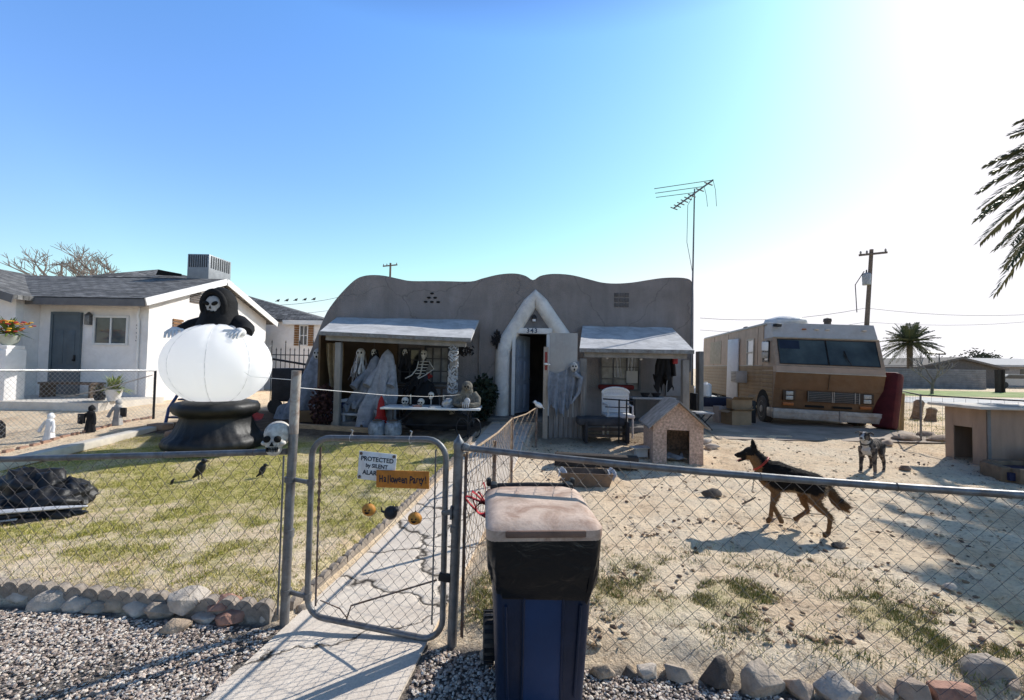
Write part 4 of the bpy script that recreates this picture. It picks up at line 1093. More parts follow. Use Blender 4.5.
# pointed door surround
ap = [P(501.5, 419, HY), P(502, 380, HY), P(503, 352, HY), P(507, 340, HY), P(520, 320, HY), P(530, 304, HY), P(535.5, 296.5, HY), P(541, 304, HY), P(551, 319, HY), P(563, 336, HY), P(568, 346, HY), P(569, 380, HY), P(569, 420, HY)]
arch_m = M('cream_plaster', (.78, .75, .70), .9, .12, 3, .35, 40, dirt=(.34, .31, .28), damt=.5, dscale=2)
mb = MB(); mb.tube(ap, .20, 14, flat=1); obj('door_surround', mb, arch_m, t, sm=60)
a = P(513, 330, HY-.02); b_ = P(552, 331, HY-.02)
mb = MB(); mb.ext([P(512, 330, HY-.03), P(552, 330, HY-.03), P(535.5, 302, HY-.03)], (0, .1, 0)); obj('gable_infill', mb, M('grey_infill', (.17, .165, .165), .9, .15), t)
mb = MB(); mb.box(((a.x+b_.x)/2, HY-.09, (a.z+b_.z)/2-.02), (b_.x-a.x, .14, .15), b=.008)
mb.box((dx0+.05, HY-.05, (dz+FZ)/2), (.09, .2, dz-FZ-.02)); mb.box((dx1-.05, HY-.05, (dz+FZ)/2), (.09, .2, dz-FZ-.02)); f = obj('door_frame', mb, white_p, t)
me = text_mesh('343', .17, .005, .004, spacing=1.25); me.transform(Matrix.Translation(((a.x+b_.x)/2-.02, HY-.164, (a.z+b_.z)/2-.02)) @ UPR); obj('house_number', me, M('number_blue', (.05, .07, .12), .5), t, sm=0)
p = P(534, 319, HY-.08)
mb = MB(); mb.lathe([(.05, -.08), (.075, .02), (.06, .08), (.02, .12)], p, 10); lm = obj('porch_lamp', mb, blackp, t)
mb = MB(); mb.lathe([(.045, -.07), (.05, -.01)], p+Vector((0, -.03, 0)), 10); obj('lamp_glass', mb, M('lamp_glass', (.7, .72, .75), .2, .1, spec=.7), lm)
dl = MB(); ang = R(62)
rotd = Matrix.Rotation(ang, 4, 'Z'); o0 = Vector((dx0+.10, HY+.1, 0))
W_d = .86
def dbox(c, s, **k): dl.box(o0+(rotd @ Vector(c)), s, ang, **k)
dbox((W_d/2, 0, (dz+FZ)/2), (W_d, .045, dz-FZ-.06))
for (z0, z1) in ((.6, 1.25), (1.4, 1.9), (2.02, dz-.16)):
    for xx in (.25, .62): dbox((xx, -.028, (z0+z1)/2), (.26, .02, z1-z0), b=.008)
dr = obj('door', dl, M('pale_blue_paint', (.30, .34, .40), .55, .1, 4, .05), t)
mb = MB(); mb.sph(o0+(rotd @ Vector((W_d-.08, -.07, 1.4))), .03, 10, 7); obj('door_handle', mb, galv, dr)
# vents
p = P(432, 297.5, HY)
mb = MB()
for r_, n_ in enumerate((1, 2, 3)):
    for k in range(n_): mb.sph((p.x+(k-(n_-1)/2)*.17, HY, p.z+.11-.115*r_), (.055, .03, .03), 10, 6)
obj('vent', mb, socket, t)
p = P(621.5, 300, HY); mb = MB()
for i in range(3):
    for j in range(3): mb.box((p.x+(i-1)*.14, HY-.006, p.z+(j-1)*.14), (.11, .03, .10), b=.004)
obj('vent', mb, M('vent_grey', (.115, .105, .10), .9), t)
# porches
prf = M('rolled_roofing', (.58, .57, .56), .9, .2, 2.2, .4, 50, dirt=(.2, .2, .2), damt=.5)
pw = M('porch_wood', (.23, .215, .195), .85, .25, 5, .2, 30, stretch=(1, 1, .4))
def porch(pl, pr, yb, d, zsag, label):
    """pl/pr: front corners (px,py); yb: back edge height in pixels"""
    fl, fr = P(*pl, d), P(*pr, d); zb = P((pl[0]+pr[0])/2, yb, HY).z
    bl = Vector((P(pl[0]+18, yb, HY).x, HY-.01, zb)); br = Vector((P(pr[0]+8, yb, HY).x, HY-.01, zb))
    if zsag: bl.x = P(pl[0]+3, yb, HY).x; br.x = P(pr[0]-22, yb, HY).x
    mb = MB()
    mb.grid(lambda u, v: (bl.lerp(br, u)).lerp(fl.lerp(fr, u), v)+Vector((0, 0, .008*math.sin(u*17+v*5))), 24, 8)
    k = len(mb.v)
    mb.v += [(x, y, z-.06) for x, y, z in mb.v[:k]]; mb.f += [tuple(i+k for i in f)[::-1] for f in mb.f[:]]
    n2 = 9
    for i in range(24):
        a0, a1 = i*n2+8, (i+1)*n2+8; mb.f.append((a0, a1, a1+k, a0+k)); a0, a1 = i*n2, (i+1)*n2; mb.f.append((a1, a0, a0+k, a1+k))
    for i in range(8):
        mb.f.append((i, i+1, i+1+k, i+k)); e_ = 24*n2+i; mb.f.append((e_+1, e_, e_+k, e_+1+k))
    obj('porch_roof', mb, prf, t)
    mb = MB(); mb.bar(fl+Vector((.12, .12, -.125)), fr+Vector((-.12, .12, -.125)), .09, .12); obj('porch_beam', mb, pw, t)
    mb = MB(); mb.bar(fl+Vector((0, -.012, -.035)), fr+Vector((0, -.012, -.035)), .015, .085); obj('drip_edge', mb, galv, t)
    mb = MB()
    for i in range(9):
        u = (i+.5)/9; mb.bar(bl.lerp(br, u)+Vector((0, -.02, -.115)), fl.lerp(fr, u)+Vector((0, .2, -.115)), .04, .09)
    obj('rafters', mb, pw, t)
    return fl, fr, bl, br
fl, fr, bl, br = porch((319, 331.5), (471, 338.5), 318.5, 9.8, False, '')
PLX0, PLX1, PLY = fl.x, fr.x, 9.98
gz = g(-3, 9.98)
for px in (338, 453):
    x = P(px, 380, PLY).x; zt = fl.z+(fr.z-fl.z)*(x-fl.x)/(fr.x-fl.x)-.215
    mb = MB(); mb.box((x, PLY, (zt+gz)/2), (.13, .13, zt-gz), b=.006); obj('porch_post', mb, pw, t)
mb = MB(); mb.box(((PLX0+PLX1)/2+.1, 11.05, .36), (PLX1-PLX0-.2, 1.9, .18), b=.02); obj('porch_slab', mb, M('dark_slab'), t)
# brown boarded back panel, left porch ; window
x0, x1 = P(343, 340, HY).x, P(398, 340, HY).x
mb = MB(); mb.box(((x0+x1)/2, HY-.025, 1.6), (x1-x0, .05, 2.0)); obj('wall_panel', mb, M('brown_hardboard', (.12, .08, .045), .8, .2, 2, .2), t)
mb = MB(); mb.box((P(350, 360, HY).x-.25, 11.3, 1.5), (.05, 1.3, 2.0)); obj('wall_panel', mb, M('brown_hardboard'), t)
a, b_ = P(425, 346, HY), P(449, 384, HY)
frm = M('dark_frame', (.08, .08, .085), .7, .2)
f = window(t, a.x, b_.z, b_.x, a.z, HY, frm, 3, 3, .05, M('curtained_glass', (.22, .22, .22), .25, .6, 2, 0, spec=.5))
a, b_ = P(400, 348, HY), P(420, 384, HY)
window(t, a.x, b_.z, b_.x, a.z, HY, frm, 2, 3, .05)
# right porch
fl2, fr2, bl2, br2 = porch((579.5, 348.5), (694, 350.5), 327, 9.7, True, '')
gz = g(2.5, 9.82)
for px in (583, 685):
    x = P(px, 380, 9.82).x; zt = fl2.z-.215
    mb = MB(); mb.box((x, 9.82, (zt+gz)/2), (.14, .13, zt-gz), b=.006); obj('porch_post', mb, pw, t)
mb = MB(); mb.box((P(634, 380, 11).x, 11.0, .36), (2.7, 1.9, .18), b=.02); obj('porch_slab', mb, M('dark_slab'), t)
a, b_ = P(600, 355, HY), P(640, 391, HY)
window(t, a.x, b_.z, b_.x, a.z, HY, M('grey_frame', (.13, .13, .135), .7), 3, 3, .05, M('curtained_glass'))
mb = MB(); mb.grid(lambda u, v: P(613+u*8+2*(v-.5)*(1-u*.3), 355+v*22, HY-.02-.02*math.sin(u*14)), 14, 8); obj('curtain', mb, cloth_w, t)
mb = MB(); mb.grid(lambda u, v: P(627+u*8-2*(v-.5)*(1-u*.3), 355+v*22, HY-.02-.02*math.sin(u*14)), 14, 8); obj('curtain', mb, cloth_w, t)
a, b_ = P(666, 352, HY-.02), P(680, 396, HY-.02)
mb = MB(); mb.box(((a.x+b_.x)/2, HY-.03, (a.z+b_.z)/2), (b_.x-a.x, .06, a.z-b_.z)); obj('side_door', mb, M('grey_door', (.30, .29, .29), .7, .1), t)
mb = MB(); mb.tube([P(480, 330, HY-.03), P(479, 360, HY-.03), P(481, 415, HY-.03)], .02, 6); obj('conduit', mb, stucco, t)
mb = MB(); p = P(693, 400, HY+.2); mb.box((p.x+.05, HY-.1, 1.3), (.12, .25, 1.9), b=.01); obj('downpipe', mb, pw, t)

# things on and around the porches -------------------------------------------------
def drape(c, h, r0, r1, folds, amp, lean=(0, 0), n=60, m=24, seed=0, ragged=.16):
    """cloth hanging from a head at the top: folds grow toward a ragged hem"""
    mb = MB()
    def fn(u, v):
        a = 2*PI*v; s = u
        if s < .12: r = r0*math.sin(min(1, s/.12)*PI/2)
        else: r = r0+(r1-r0)*((s-.12)/.88)**.8
        r *= 1+amp*s*math.sin(folds*a+seed+2*math.sin(s*3+seed))+.35*amp*s*math.sin((folds*2+1)*a+seed*2)
        hh = h*(1+ragged*math.sin(a*3+seed)*(s > .9)+ragged*.6*math.sin(a*11+seed)*(s > .95))
        return (c[0]+r*math.cos(a)+lean[0]*s*s, c[1]+r*math.sin(a)*.75+lean[1]*s, c[2]-hh*s)
    mb.grid(fn, m, n)
    return mb
def ghost(px, py, hpx, d, r0, r1, mat, label, lean=(0, 0), face=True, seed=0, cat='ghost', folds=6, amp=.22, grp=None):
    q = P(px, py, d); h = hpx*d/FPX
    t = thing('ghost_decoration', label, cat, q-Vector((0, 0, h)), 0, grp)
    obj('gauze', drape(q, h, r0, r1, folds, amp, lean, seed=seed), mat, t, sm=75)
    if face:
        mb = MB(); mb.sph(q+Vector((0, -r0*.75, -r0*1.2)), (r0*.62, r0*.45, r0*.8), 14, 10); f = obj('face', mb, M('mask_grey', (.42, .42, .41), .8), t)
        mb = MB()
        for s in (-1, 1): mb.sph(q+Vector((s*r0*.24, -r0*1.14, -r0*1.05)), (r0*.15, r0*.1, r0*.16), 8, 6)
        mb.sph(q+Vector((0, -r0*1.1, -r0*1.6)), (r0*.16, r0*.1, r0*.2), 8, 6)
        obj('eye_socket', mb, socket, f)
    for s in (-1, 1):
        mb = MB(); b0 = q+Vector((s*r0*.9, 0, -h*.24)); mb.tube([b0, b0+Vector((s*.12+lean[0]*.3, -.1, -h*.18)), b0+Vector((s*.14+lean[0]*.5, -.22, -h*.3))], [.07, .08, .1], 10); obj('sleeve', mb, mat, t, sm=70)
    return t
grey_g = M('grey_gauze', (.27, .28, .305), .95, .25, 9, .5, 60)
ghost(388, 349, 68, 10.3, .14, .36, grey_g, 'tall draped grey white ghost hanging right of its twin on the left porch', (-.26, -.1), face=False, seed=1, amp=.42, folds=5)
ghost(376, 355, 60, 10.45, .13, .36, M('dim_gauze', (.19, .205, .235), .95, .25, 9, .5, 60), 'dim grey ghost hanging close behind the left side of the tall one on the porch', (-.36, 0), face=False, seed=4, amp=.42, folds=5)
ghost(320, 346, 78, 11.3, .17, .62, M('slate_gauze', (.20, .225, .265), .95, .3, 8, .5, 60), 'blue grey shrouded ghoul hanging at the outer left corner of the house', (-.25, 0), seed=2.2, amp=.34)
# shredded white ghost
q = P(361, 349, 10.6)
t = thing('hanging_ghost', 'small white ghost of shredded strips hanging in front of the brown panel', 'ghost', q-Vector((0, 0, .75)))
mb = MB(); mb.sph(q+Vector((0, 0, -.1)), (.11, .1, .12), 12, 9); f = obj('head', mb, cloth_w, t)
mb = MB()
for s in (-1, 1): mb.sph(q+Vector((s*.04, -.09, -.09)), (.02, .02, .028), 8, 6)
obj('eye_socket', mb, socket, f)
mb = MB()
for k in range(46):
    a = random.uniform(0, 2*PI); r = random.uniform(.03, .1); L = random.uniform(.4, .68); o_ = q+Vector((r*math.cos(a), r*math.sin(a), -.14)); e_ = Vector((r*1.9*math.cos(a), r*1.9*math.sin(a), -L))
    wv = Vector((math.sin(a), -math.cos(a), 0))*.018
    mb.grid(lambda u, v: o_+e_*u+wv*(2*v-1)+Vector((.02*math.sin(u*6+k), .02*math.cos(u*5+k), 0)), 5, 1)
obj('strips', mb, cloth_w, t, sm=80)
# hanging masks
for px, py, lb in ((374, 353, 'small pale mask hanging just left of the tall ghost under the porch beam'), (405, 353, 'small pale mask hanging between the tall ghost and the skeleton under the porch beam')):
    q = P(px, py, 10.55)
    t = thing('hanging_mask', lb, 'mask', q, 0)
    mb = MB(); mb.sph(q, (.07, .05, .1), 12, 9); obj('face', mb, M('mask_grey'), t)
    mb = MB()
    for s in (-1, 1): mb.sph(q+Vector((s*.026, -.045, .015)), (.018, .015, .02), 8, 6)
    mb.sph(q+Vector((0, -.045, -.045)), (.02, .015, .025), 8, 6); obj('eye_socket', mb, socket, t)
    mb = MB(); mb.tube([q+Vector((0, 0, .09)), q+Vector((0, .02, .25))], .004, 4); obj('hanger', mb, wire_m, t)
    mb = drape(q+Vector((0, .03, .1)), .42, .09, .12, 5, .3, seed=px); obj('hood', mb, cloth_k, t, sm=70)
# hanging skeleton in black robe
q = P(424, 354, 10.5)
t = thing('hanging_skeleton', 'pale skeleton in a dark torn robe hanging slanted in front of the porch window', 'skeleton', q-Vector((0, 0, .9)))
mb = MB(); mb.sph(q, (.08, .09, .1), 14, 10); mb.sph(q+Vector((0, -.03, -.08)), (.05, .05, .05), 10, 7); sk = obj('skull', mb, M('dim_bone', (.42, .40, .36), .7, .2), t)
mb = MB()
for s in (-1, 1): mb.sph(q+Vector((s*.03, -.08, .0)), (.02, .016, .02), 8, 6)
obj('eye_socket', mb, socket, sk)
mb = MB()
for k in range(5):
    c_ = q+Vector((.03-.03*k, 0, -.18-.07*k)); mb.tube([c_+Vector((.11*math.cos(a), .08*math.sin(a), 0)) for a in np.linspace(0, 2*PI, 15)[:-1]], .012, 5, closed=True)
mb.tube([q+Vector((0, 0, -.1)), q+Vector((-.08, 0, -.5)), q+Vector((-.14, 0, -.56))], .02, 6)
for s in (-1, 1): mb.tube([q+Vector((s*.12, 0, -.17)), q+Vector((s*.2+.05, -.05, -.35)), q+Vector((s*.15-.1, -.12, -.5)), q+Vector((s*.15-.25, -.12, -.58))], .014, 6)
obj('bones', mb, M('dim_bone', (.42, .40, .36), .7, .2), t)
mb = MB(); 
for k in range(14):
    o_ = q+Vector((random.uniform(-.12, .12), .05, -.16)); e_ = Vector((random.uniform(-.7, -.1), random.uniform(-.1, .1), random.uniform(-.8, -.5))); wv = Vector((.05, .03, 0))
    mb.grid(lambda u, v: o_+e_*u+wv*(2*v-1)*(1-u*.6)+Vector((.03*math.sin(u*6+k), .02*math.cos(u*5+k), -.08*math.sin(u*PI))), 6, 2)
obj('robe', mb, cloth_k, t, sm=80)
# web wrapping and wreath
x = P(453, 370, PLY).x
mb = MB()
for k in range(70):
    z = random.uniform(1.15, 2.2); a = random.uniform(0, 2*PI); c_ = Vector((x, PLY, z)); pts = [c_+Vector((.105*math.cos(a+s), .105*math.sin(a+s), random.uniform(-.06, .06))) for s in np.linspace(0, 2.4, 5)]
    mb.tube(pts, random.uniform(.006, .02), 4)
single('web_wrap', mb, M('grey_web', (.45, .46, .47), .9, .3, 20), 'grey stringy web material wound around the right post of the left porch', 'web')
mb = MB(); c_ = P(497, 336, HY-.07)
for k in range(150):
    a = random.uniform(0, 2*PI); r = .17*random.random()**.5; p0 = c_+Vector((r*.6*math.cos(a), 0, r*1.3*math.sin(a)-.08)); d = Vector((random.uniform(-1, 1), random.uniform(-.8, .1), random.uniform(-1, 1)))*.09; w = Vector((d.z, 0, -d.x))*.25
    mb.add([p0-w, p0+d, p0+w], [(0, 1, 2)])
mb.tube([c_+Vector((0, 0, -.2)), c_+Vector((.05, -.02, -.5))], .03, 5)
single('leaf_swag', mb, M('black_leaves', (.02, .018, .02), .8, .4), 'black leafy swag with a trailing ribbon on the wall left of the door', 'swag', sm=0)
mb = MB()
for px_ in (458, 463, 470):
    c_ = P(px_, 350, 10.6)
    for k in range(40):
        p0 = c_+Vector((random.uniform(-.1, .1), random.uniform(-.08, .08), random.uniform(-.1, .1))); d = Vector((random.uniform(-1, 1), random.uniform(-1, 1), random.uniform(-1, .4)))*.09; w = Vector((d.z, 0, -d.x))*.3
        mb.add([p0-w, p0+d, p0+w], [(0, 1, 2)])
single('leaf_garland', mb, M('black_leaves'), 'dark garland of leaves hanging from the right end of the left porch beam', 'garland', sm=0)
# cloth curtain on the left post
q0 = P(325, 343, 10.75); q1 = P(338, 343, 10.75)
mb = MB(); mb.grid(lambda u, v: (q0.x+(q1.x-q0.x+.12)*(.05+.95*v)*(1 if u < .4 else 1)+(.16*u*u)*(1-v)+.0, 10.75+.06*math.sin(v*20+u*2), q0.z-1.15*u-.0), 14, 30)
single('burlap_curtain', mb, M('burlap', (.27, .21, .13), .95, .25, 9, .5, 90), 'tan burlap cloth gathered beside the left porch post', 'curtain', sm=80)
# dark bush of junk, left
def shrub(name, c, rx, ry, rz, n, size, mat, label, cat='shrub', stem=True, ragged=.3):
    c = Vector(c)
    t = thing(name, label, cat, (c.x, c.y, c.z))
    mb = MB()
    for _ in range(n):
        a = random.uniform(0, 2*PI); u = random.uniform(-1, 1); r = random.random()**.4; s = math.sqrt(1-u*u)
        p = Vector((rx*r*s*math.cos(a), ry*r*s*math.sin(a), rz*(1+r*u)))
        k = 1+ragged*mnoise.noise(p*2.5+c); p.x *= k; p.y *= k
        d = Vector((random.uniform(-1, 1), random.uniform(-1, 1), random.uniform(-.5, 1))).normalized()*size*random.uniform(.6, 1.4); w = d.cross(Vector((random.uniform(-1, 1), random.uniform(-1, 1), .3))).normalized()*size*.3
        p += c
        mb.add([p-d*.5, p-w, p+d*.5, p+w], [(0, 1, 2, 3)])
    obj('foliage', mb, mat, t, sm=0)
    mb = MB()
    for k in range(7):
        a = k*.9; mb.tube([c+Vector((.03*math.cos(a), .03*math.sin(a), -.05)), c+Vector((rx*.3*math.cos(a), ry*.3*math.sin(a), rz*.8)), c+Vector((rx*.6*math.cos(a), ry*.6*math.sin(a), rz*1.5))], [.015, .01, .004], 5)
    obj('stem', mb, wood_d, t)
    return t
shrub('shrub', (P(324, 400, 10.2).x, 10.2, .3), .32, .3, .5, 700, .1, M('dark_red_leaf', (.045, .018, .018), .7, .5, 9, 0), 'dark reddish bushy plant at the foot of the left porch post')
shrub('shrub', (P(483, 400, 11.3).x, 11.4, .35), .34, .3, .62, 900, .13, M('deep_green_leaf', (.022, .035, .02), .6, .5, 9, 0), 'dark leafy shrub growing left of the white door surround')
mb = MB(); p = P(307, 409, 10.3); mb.box((p.x, 10.5, .52), (.5, .2, .26), b=.01); single('crate', mb, M('brown_hardboard'), 'low brown crate at the left foot of the house', 'crate')
mb = MB(); mb.bar((P(300, 425, 10).x, 9.9, .34), (P(372, 425, 9.7).x, 9.6, .32), .12, .16, .01); single('timber', mb, wood_t, 'pale old timber lying along the front of the left porch', 'timber')
# cooler under the ghosts
q = P(350, 415, 10.6); q.z = .46
t = thing('cooler_box', 'dark blue cool box with white lid on the left porch', 'cool box', q)
mb = MB(); mb.box(q+Vector((0, .2, .2)), (.46, .36, .38), b=.03); obj('body', mb, M('navy_box', (.025, .035, .10), .5, .2), t)
mb = MB(); mb.box(q+Vector((0, .2, .42)), (.50, .4, .07), b=.02); obj('lid', mb, plas_w, t)
mb = MB(); mb.box(q+Vector((0, .005, .30)), (.2, .03, .05), b=.01); obj('handle', mb, plas_w, t)
q = P(357, 418, 10.3)
t = thing('patio_bench', 'white framed low bench in front of the cool box', 'bench', (q.x, 10.3, .3))
mb = MB(); mb.bar((q.x-.3, 10.25, .62), (q.x+.5, 10.25, .60), .25, .05, .01); obj('seat', mb, M('grey_slats', (.4, .4, .41), .7), t)
for s in (-.25, .45):
    mb = MB(); mb.bar((q.x+s, 10.25, .28), (q.x+s, 10.25, .59), .05, .2); obj('leg', mb, M('grey_slats'), t)
# two bluish pots
for k, px in enumerate((377, 393)):
    q = P(px, 433, 9.3); q.z = g(q.x, 9.3)
    t = thing('metal_pot', ('left' if k == 0 else 'right')+' one of the two speckled blue grey pots under the table end', 'pot', q)
    mb = MB(); mb.lathe([(.12, 0), (.17, .04), (.185, .16), (.16, .26), (.13, .29), (.15, .31), (.12, .31)], q, 20); obj('body', mb, M('speckled_pot', (.20, .23, .27), .5, .7, 9, .2), t)
    mb = MB(); mb.lathe([(.10, .312), (.09, .33), (.02, .35)], q, 14); obj('soil', mb, wood_d, t)
# red gnome hat / cone
q = P(381, 414, 9.7)
mb = MB(); mb.lathe([(.10, -.05), (.095, .0), (.085, .12), (.06, .28), (.03, .36), (.005, .40)], q, 16)
mb.lathe([(.13, -.32), (.13, -.1), (.11, -.045)], q, 14)
single('red_cone', mb, M('red_felt', (.30, .015, .015), .7, .2, 7, .2), 'upright bright red pointed cone at the left end of the long table', 'cone')
# long table
TY = 9.6; TZ = .88
xl_, xr_ = P(385, 405, TY).x, P(481, 408, TY).x
t = thing('folding_table', 'long white topped table with dark metal legs and Halloween props on it', 'table', ((xl_+xr_)/2, TY, .28))
mb = MB(); mb.box(((xl_+xr_)/2, TY, TZ-.02), (xr_-xl_, .74, .04), b=.008); obj('tabletop', mb, plas_w, t)
dk = M('dark_steel', (.035, .035, .04), .5, .2, metal=.3)
for s, x in ((1, xl_+.25), (-1, xr_-.25)):
    for yy in (-.28, .28):
        mb = MB(); z0 = g(x, TY+yy)-.01; mb.tube([(x, TY+yy, TZ-.04), (x, TY+yy, z0)], .018, 8); obj('leg', mb, dk, t)
mb = MB()
for x in (xl_+.25, xr_-.25): mb.tube([(x, TY-.28, .48), (x, TY+.28, .48)], .012, 6)
mb.tube([(xl_+.25, TY, .48), (xr_-.25, TY, .48)], .012, 6)
for s, x in ((1, xl_+.27), (-1, xr_-.27)): mb.tube([(x, TY, .5), (x+s*.4, TY, TZ-.05)], .01, 6)
obj('brace', mb, dk, t)
mb = MB()
for x in (xr_-.35, xr_-.1):
    mb.tube([(x+.13*math.cos(a), TY-.35, .48+.2*math.sin(a)) for a in np.linspace(0, 2*PI, 17)[:-1]], .014, 6, closed=True)
obj('scroll', mb, dk, t)
skull((P(404.5, 402, TY).x, TY+.05, TZ), .85, 'plain skull at the left end of the long table', rz=.2)
skull((P(421, 402, TY-.1).x, TY-.1, TZ), .8, 'white skull with black eyes left of the skull on a stick', rz=0)
p = P(431, 402, TY)
t = thing('skull_staff', 'small skull mounted on a candlestick, tallest thing in the middle of the table', 'skull', (p.x, TY, TZ))
mb = MB(); mb.lathe([(.05, 0), (.045, .015), (.012, .03), (.012, .16), (.03, .18)], (p.x, TY, TZ), 12); obj('stand', mb, M('pewter', (.45, .45, .45), .4, .2, metal=.5), t)
mb = MB(); mb.sph((p.x, TY, TZ+.245), (.065, .07, .07), 12, 9); mb.sph((p.x, TY-.03, TZ+.19), (.04, .04, .035), 10, 7); f = obj('cranium', mb, bone, t)
mb = MB()
for s in (-1, 1): mb.sph((p.x+s*.025, TY-.06, TZ+.24), (.018, .015, .018), 8, 6)
obj('eye_socket', mb, socket, f)
for px, lb in ((410.5, 'pale candle standing beside the plain skull on the table'), (443.5, 'pale candle standing left of the grey lantern on the table')):
    p = P(px, 402, TY+.1)
    t = thing('candle', lb, 'candle', (p.x, TY+.1, TZ))
    mb = MB(); mb.lathe([(.04, 0), (.035, .02), (.015, .03)], (p.x, TY+.1, TZ), 12); obj('holder', mb, blackp, t)
    mb = MB(); mb.lathe([(.018, .03), (.017, .24), (.004, .25)], (p.x, TY+.1, TZ), 10); obj('wax', mb, M('wax_dim', (.5, .44, .34), .6), t)
p = P(447, 403, TY-.15)
t = thing('tilted_lantern', 'grey metal lantern lying tilted near the right of the table', 'lantern', (p.x, TY-.15, TZ))
mb = MB(); mb.lathe([(.06, -.1), (.085, -.06), (.09, .05), (.05, .1), (.02, .13)], (p.x, TY-.15, TZ+.095), 14, Matrix.Rotation(.9, 4, 'Y')); obj('body', mb, M('pewter'), t)
mb = MB(); mb.tube([(p.x-.08+.07*math.cos(a), TY-.15, TZ+.08+.07*math.sin(a)) for a in np.linspace(0, 2*PI, 13)[:-1]], .006, 5, closed=True); obj('handle', mb, dk, t)
p = P(435, 405, TY-.2); mb = MB(); mb.box((p.x, TY-.2, TZ+.015), (.24, .14, .03), .3, b=.006); single('small_tray', mb, M('pewter'), 'flat grey tray in front of the candle on the table', 'tray')
p = P(418, 405, TY-.2); mb = MB(); mb.tube([(p.x-.1, TY-.25, TZ+.02), (p.x, TY-.24, TZ+.035), (p.x+.08, TY-.2, TZ+.02)], [.012, .022, .014], 8); single('prop_hand', mb, M('flesh_rubber', (.42, .22, .16), .6), 'reddish rubber prop lying in front of the white skull', 'prop')
# shrouded bust on the table
BX = P(467, 402, TY-.05).x; BYY = TY-.05
t = thing('skeleton_bust', 'mossy grey hooded skeleton bust sitting on the right end of the table', 'bust', (BX, BYY, TZ))
moss = M('mossy_shroud', (.19, .175, .145), .95, .4, 12, .6, 50, dirt=(.10, .09, .07), damt=.6, dscale=10)
mb = MB()
mb.tube([(0, 0, .0), (0, .01, .14), (0, .01, .27), (0, 0, .36)], [.17, .18, .165, .09], 20, flat=.72)
mb.sph((0, -.01, .44), (.115, .125, .125), 20, 14); mb.tube([(0, .01, .34), (0, 0, .40)], [.13, .11], 14)
for s_ in (-1, 1): mb.tube([(s_*.13, .01, .30), (s_*.225, -.02, .18), (s_*.235, -.09, .07), (s_*.13, -.20, .06), (s_*.06, -.25, .09)], [.075, .078, .066, .05, .04], 12)
for k in range(9):                                     # folds of the shroud
    a = -2.9+k*.33; mb.tube([(math.cos(a)*.12, math.sin(a)*.09, .34), (math.cos(a)*.185, math.sin(a)*.14, .16), (math.cos(a)*.20, math.sin(a)*.155, .0)], [.012, .018, .022], 6)
me = fuse(mb, .009, 3); me.transform(Matrix.Translation((BX, BYY, TZ))); obj('shroud', me, moss, t, sm=180)
mb = MB(); mb.sph((BX, BYY-.085, TZ+.425), (.078, .065, .095), 14, 10); f = obj('skull_face', mb, M('old_bone', (.17, .145, .11), .8, .3, 14, .3), t)
mb = MB()
for s in (-1, 1): mb.sph((BX+s*.03, BYY-.142, TZ+.445), (.021, .016, .023), 8, 6)
mb.sph((BX, BYY-.147, TZ+.405), (.011, .012, .016), 6, 5); obj('eye_socket', mb, socket, f)
mb = MB(); mb.sph((BX+.03, BYY-.27, TZ+.15), (.065, .045, .075), 12, 9)
for k in range(4): mb.tube([(BX-.05+.035*k, BYY-.28, TZ+.13), (BX-.055+.038*k, BYY-.31, TZ+.08), (BX-.055+.038*k, BYY-.30, TZ+.02)], [.014, .013, .008], 6)
obj('bony_hand', mb, cloth_w, t)
p = P(457, 407, TY-.25); mb = MB(); mb.grid(lambda u, v: (p.x-.12+.3*u, TY-.32+.2*v, TZ+.005+.03*abs(math.sin(u*7+v*4))*(1-abs(2*u-1))), 12, 8); single('black_cloth', mb, cloth_k, 'crumpled black cloth beside the bust on the table', 'cloth', sm=80)
# seated dark dummies behind the table
for px, lb in ((424, 'dark slumped dummy on the porch behind the white skull'),):
    q = P(px, 400, 10.9)
    t = thing('costume_dummy', lb, 'dummy', (q.x, 10.9, .46))
    mb = MB(); mb.lathe([(.32, 0), (.34, .3), (.3, .6), (.2, .85), (.06, .95)], (q.x, 10.9, .46), 20, fn=lambda a, z: 1+.1*math.sin(a*5)); obj('robe', mb, cloth_k, t)
    mb = MB(); mb.sph((q.x, 10.8, 1.45), (.1, .11, .13), 12, 9); obj('head', mb, M('dim_navy', (.03, .032, .05), .8), t)
    for s in (-1, 1):
        mb = MB(); mb.tube([(q.x+s*.18, 10.85, 1.22), (q.x+s*.32, 10.75, .98), (q.x+s*.2, 10.55, .86)], [.07, .06, .05], 8); obj('arm', mb, cloth_k, t)
p = P(427, 377, 11.6)
mb = MB(); 
for k in range(12): mb.sph(p+Vector((random.uniform(-.12, .12), random.uniform(-.1, .1), random.uniform(-.06, .08))), .045, 7, 5)
single('red_flowers', mb, M('dull_red', (.30, .03, .03), .7, .4), 'small bunch of red flowers low in front of the porch window', 'flowers')
p = P(420, 392, 11.0); mb = MB(); mb.bar((p.x-1.2, 11.2, 1.20), (p.x+.6, 11.2, 1.20), .06, .06); 
for dx in (-1.1, -.3, .5): mb.bar((p.x+dx, 11.2, .44), (p.x+dx, 11.2, 1.18), .05, .05)
single('porch_railing', mb, wood_d, 'dark wooden railing across the back of the left porch', 'railing')

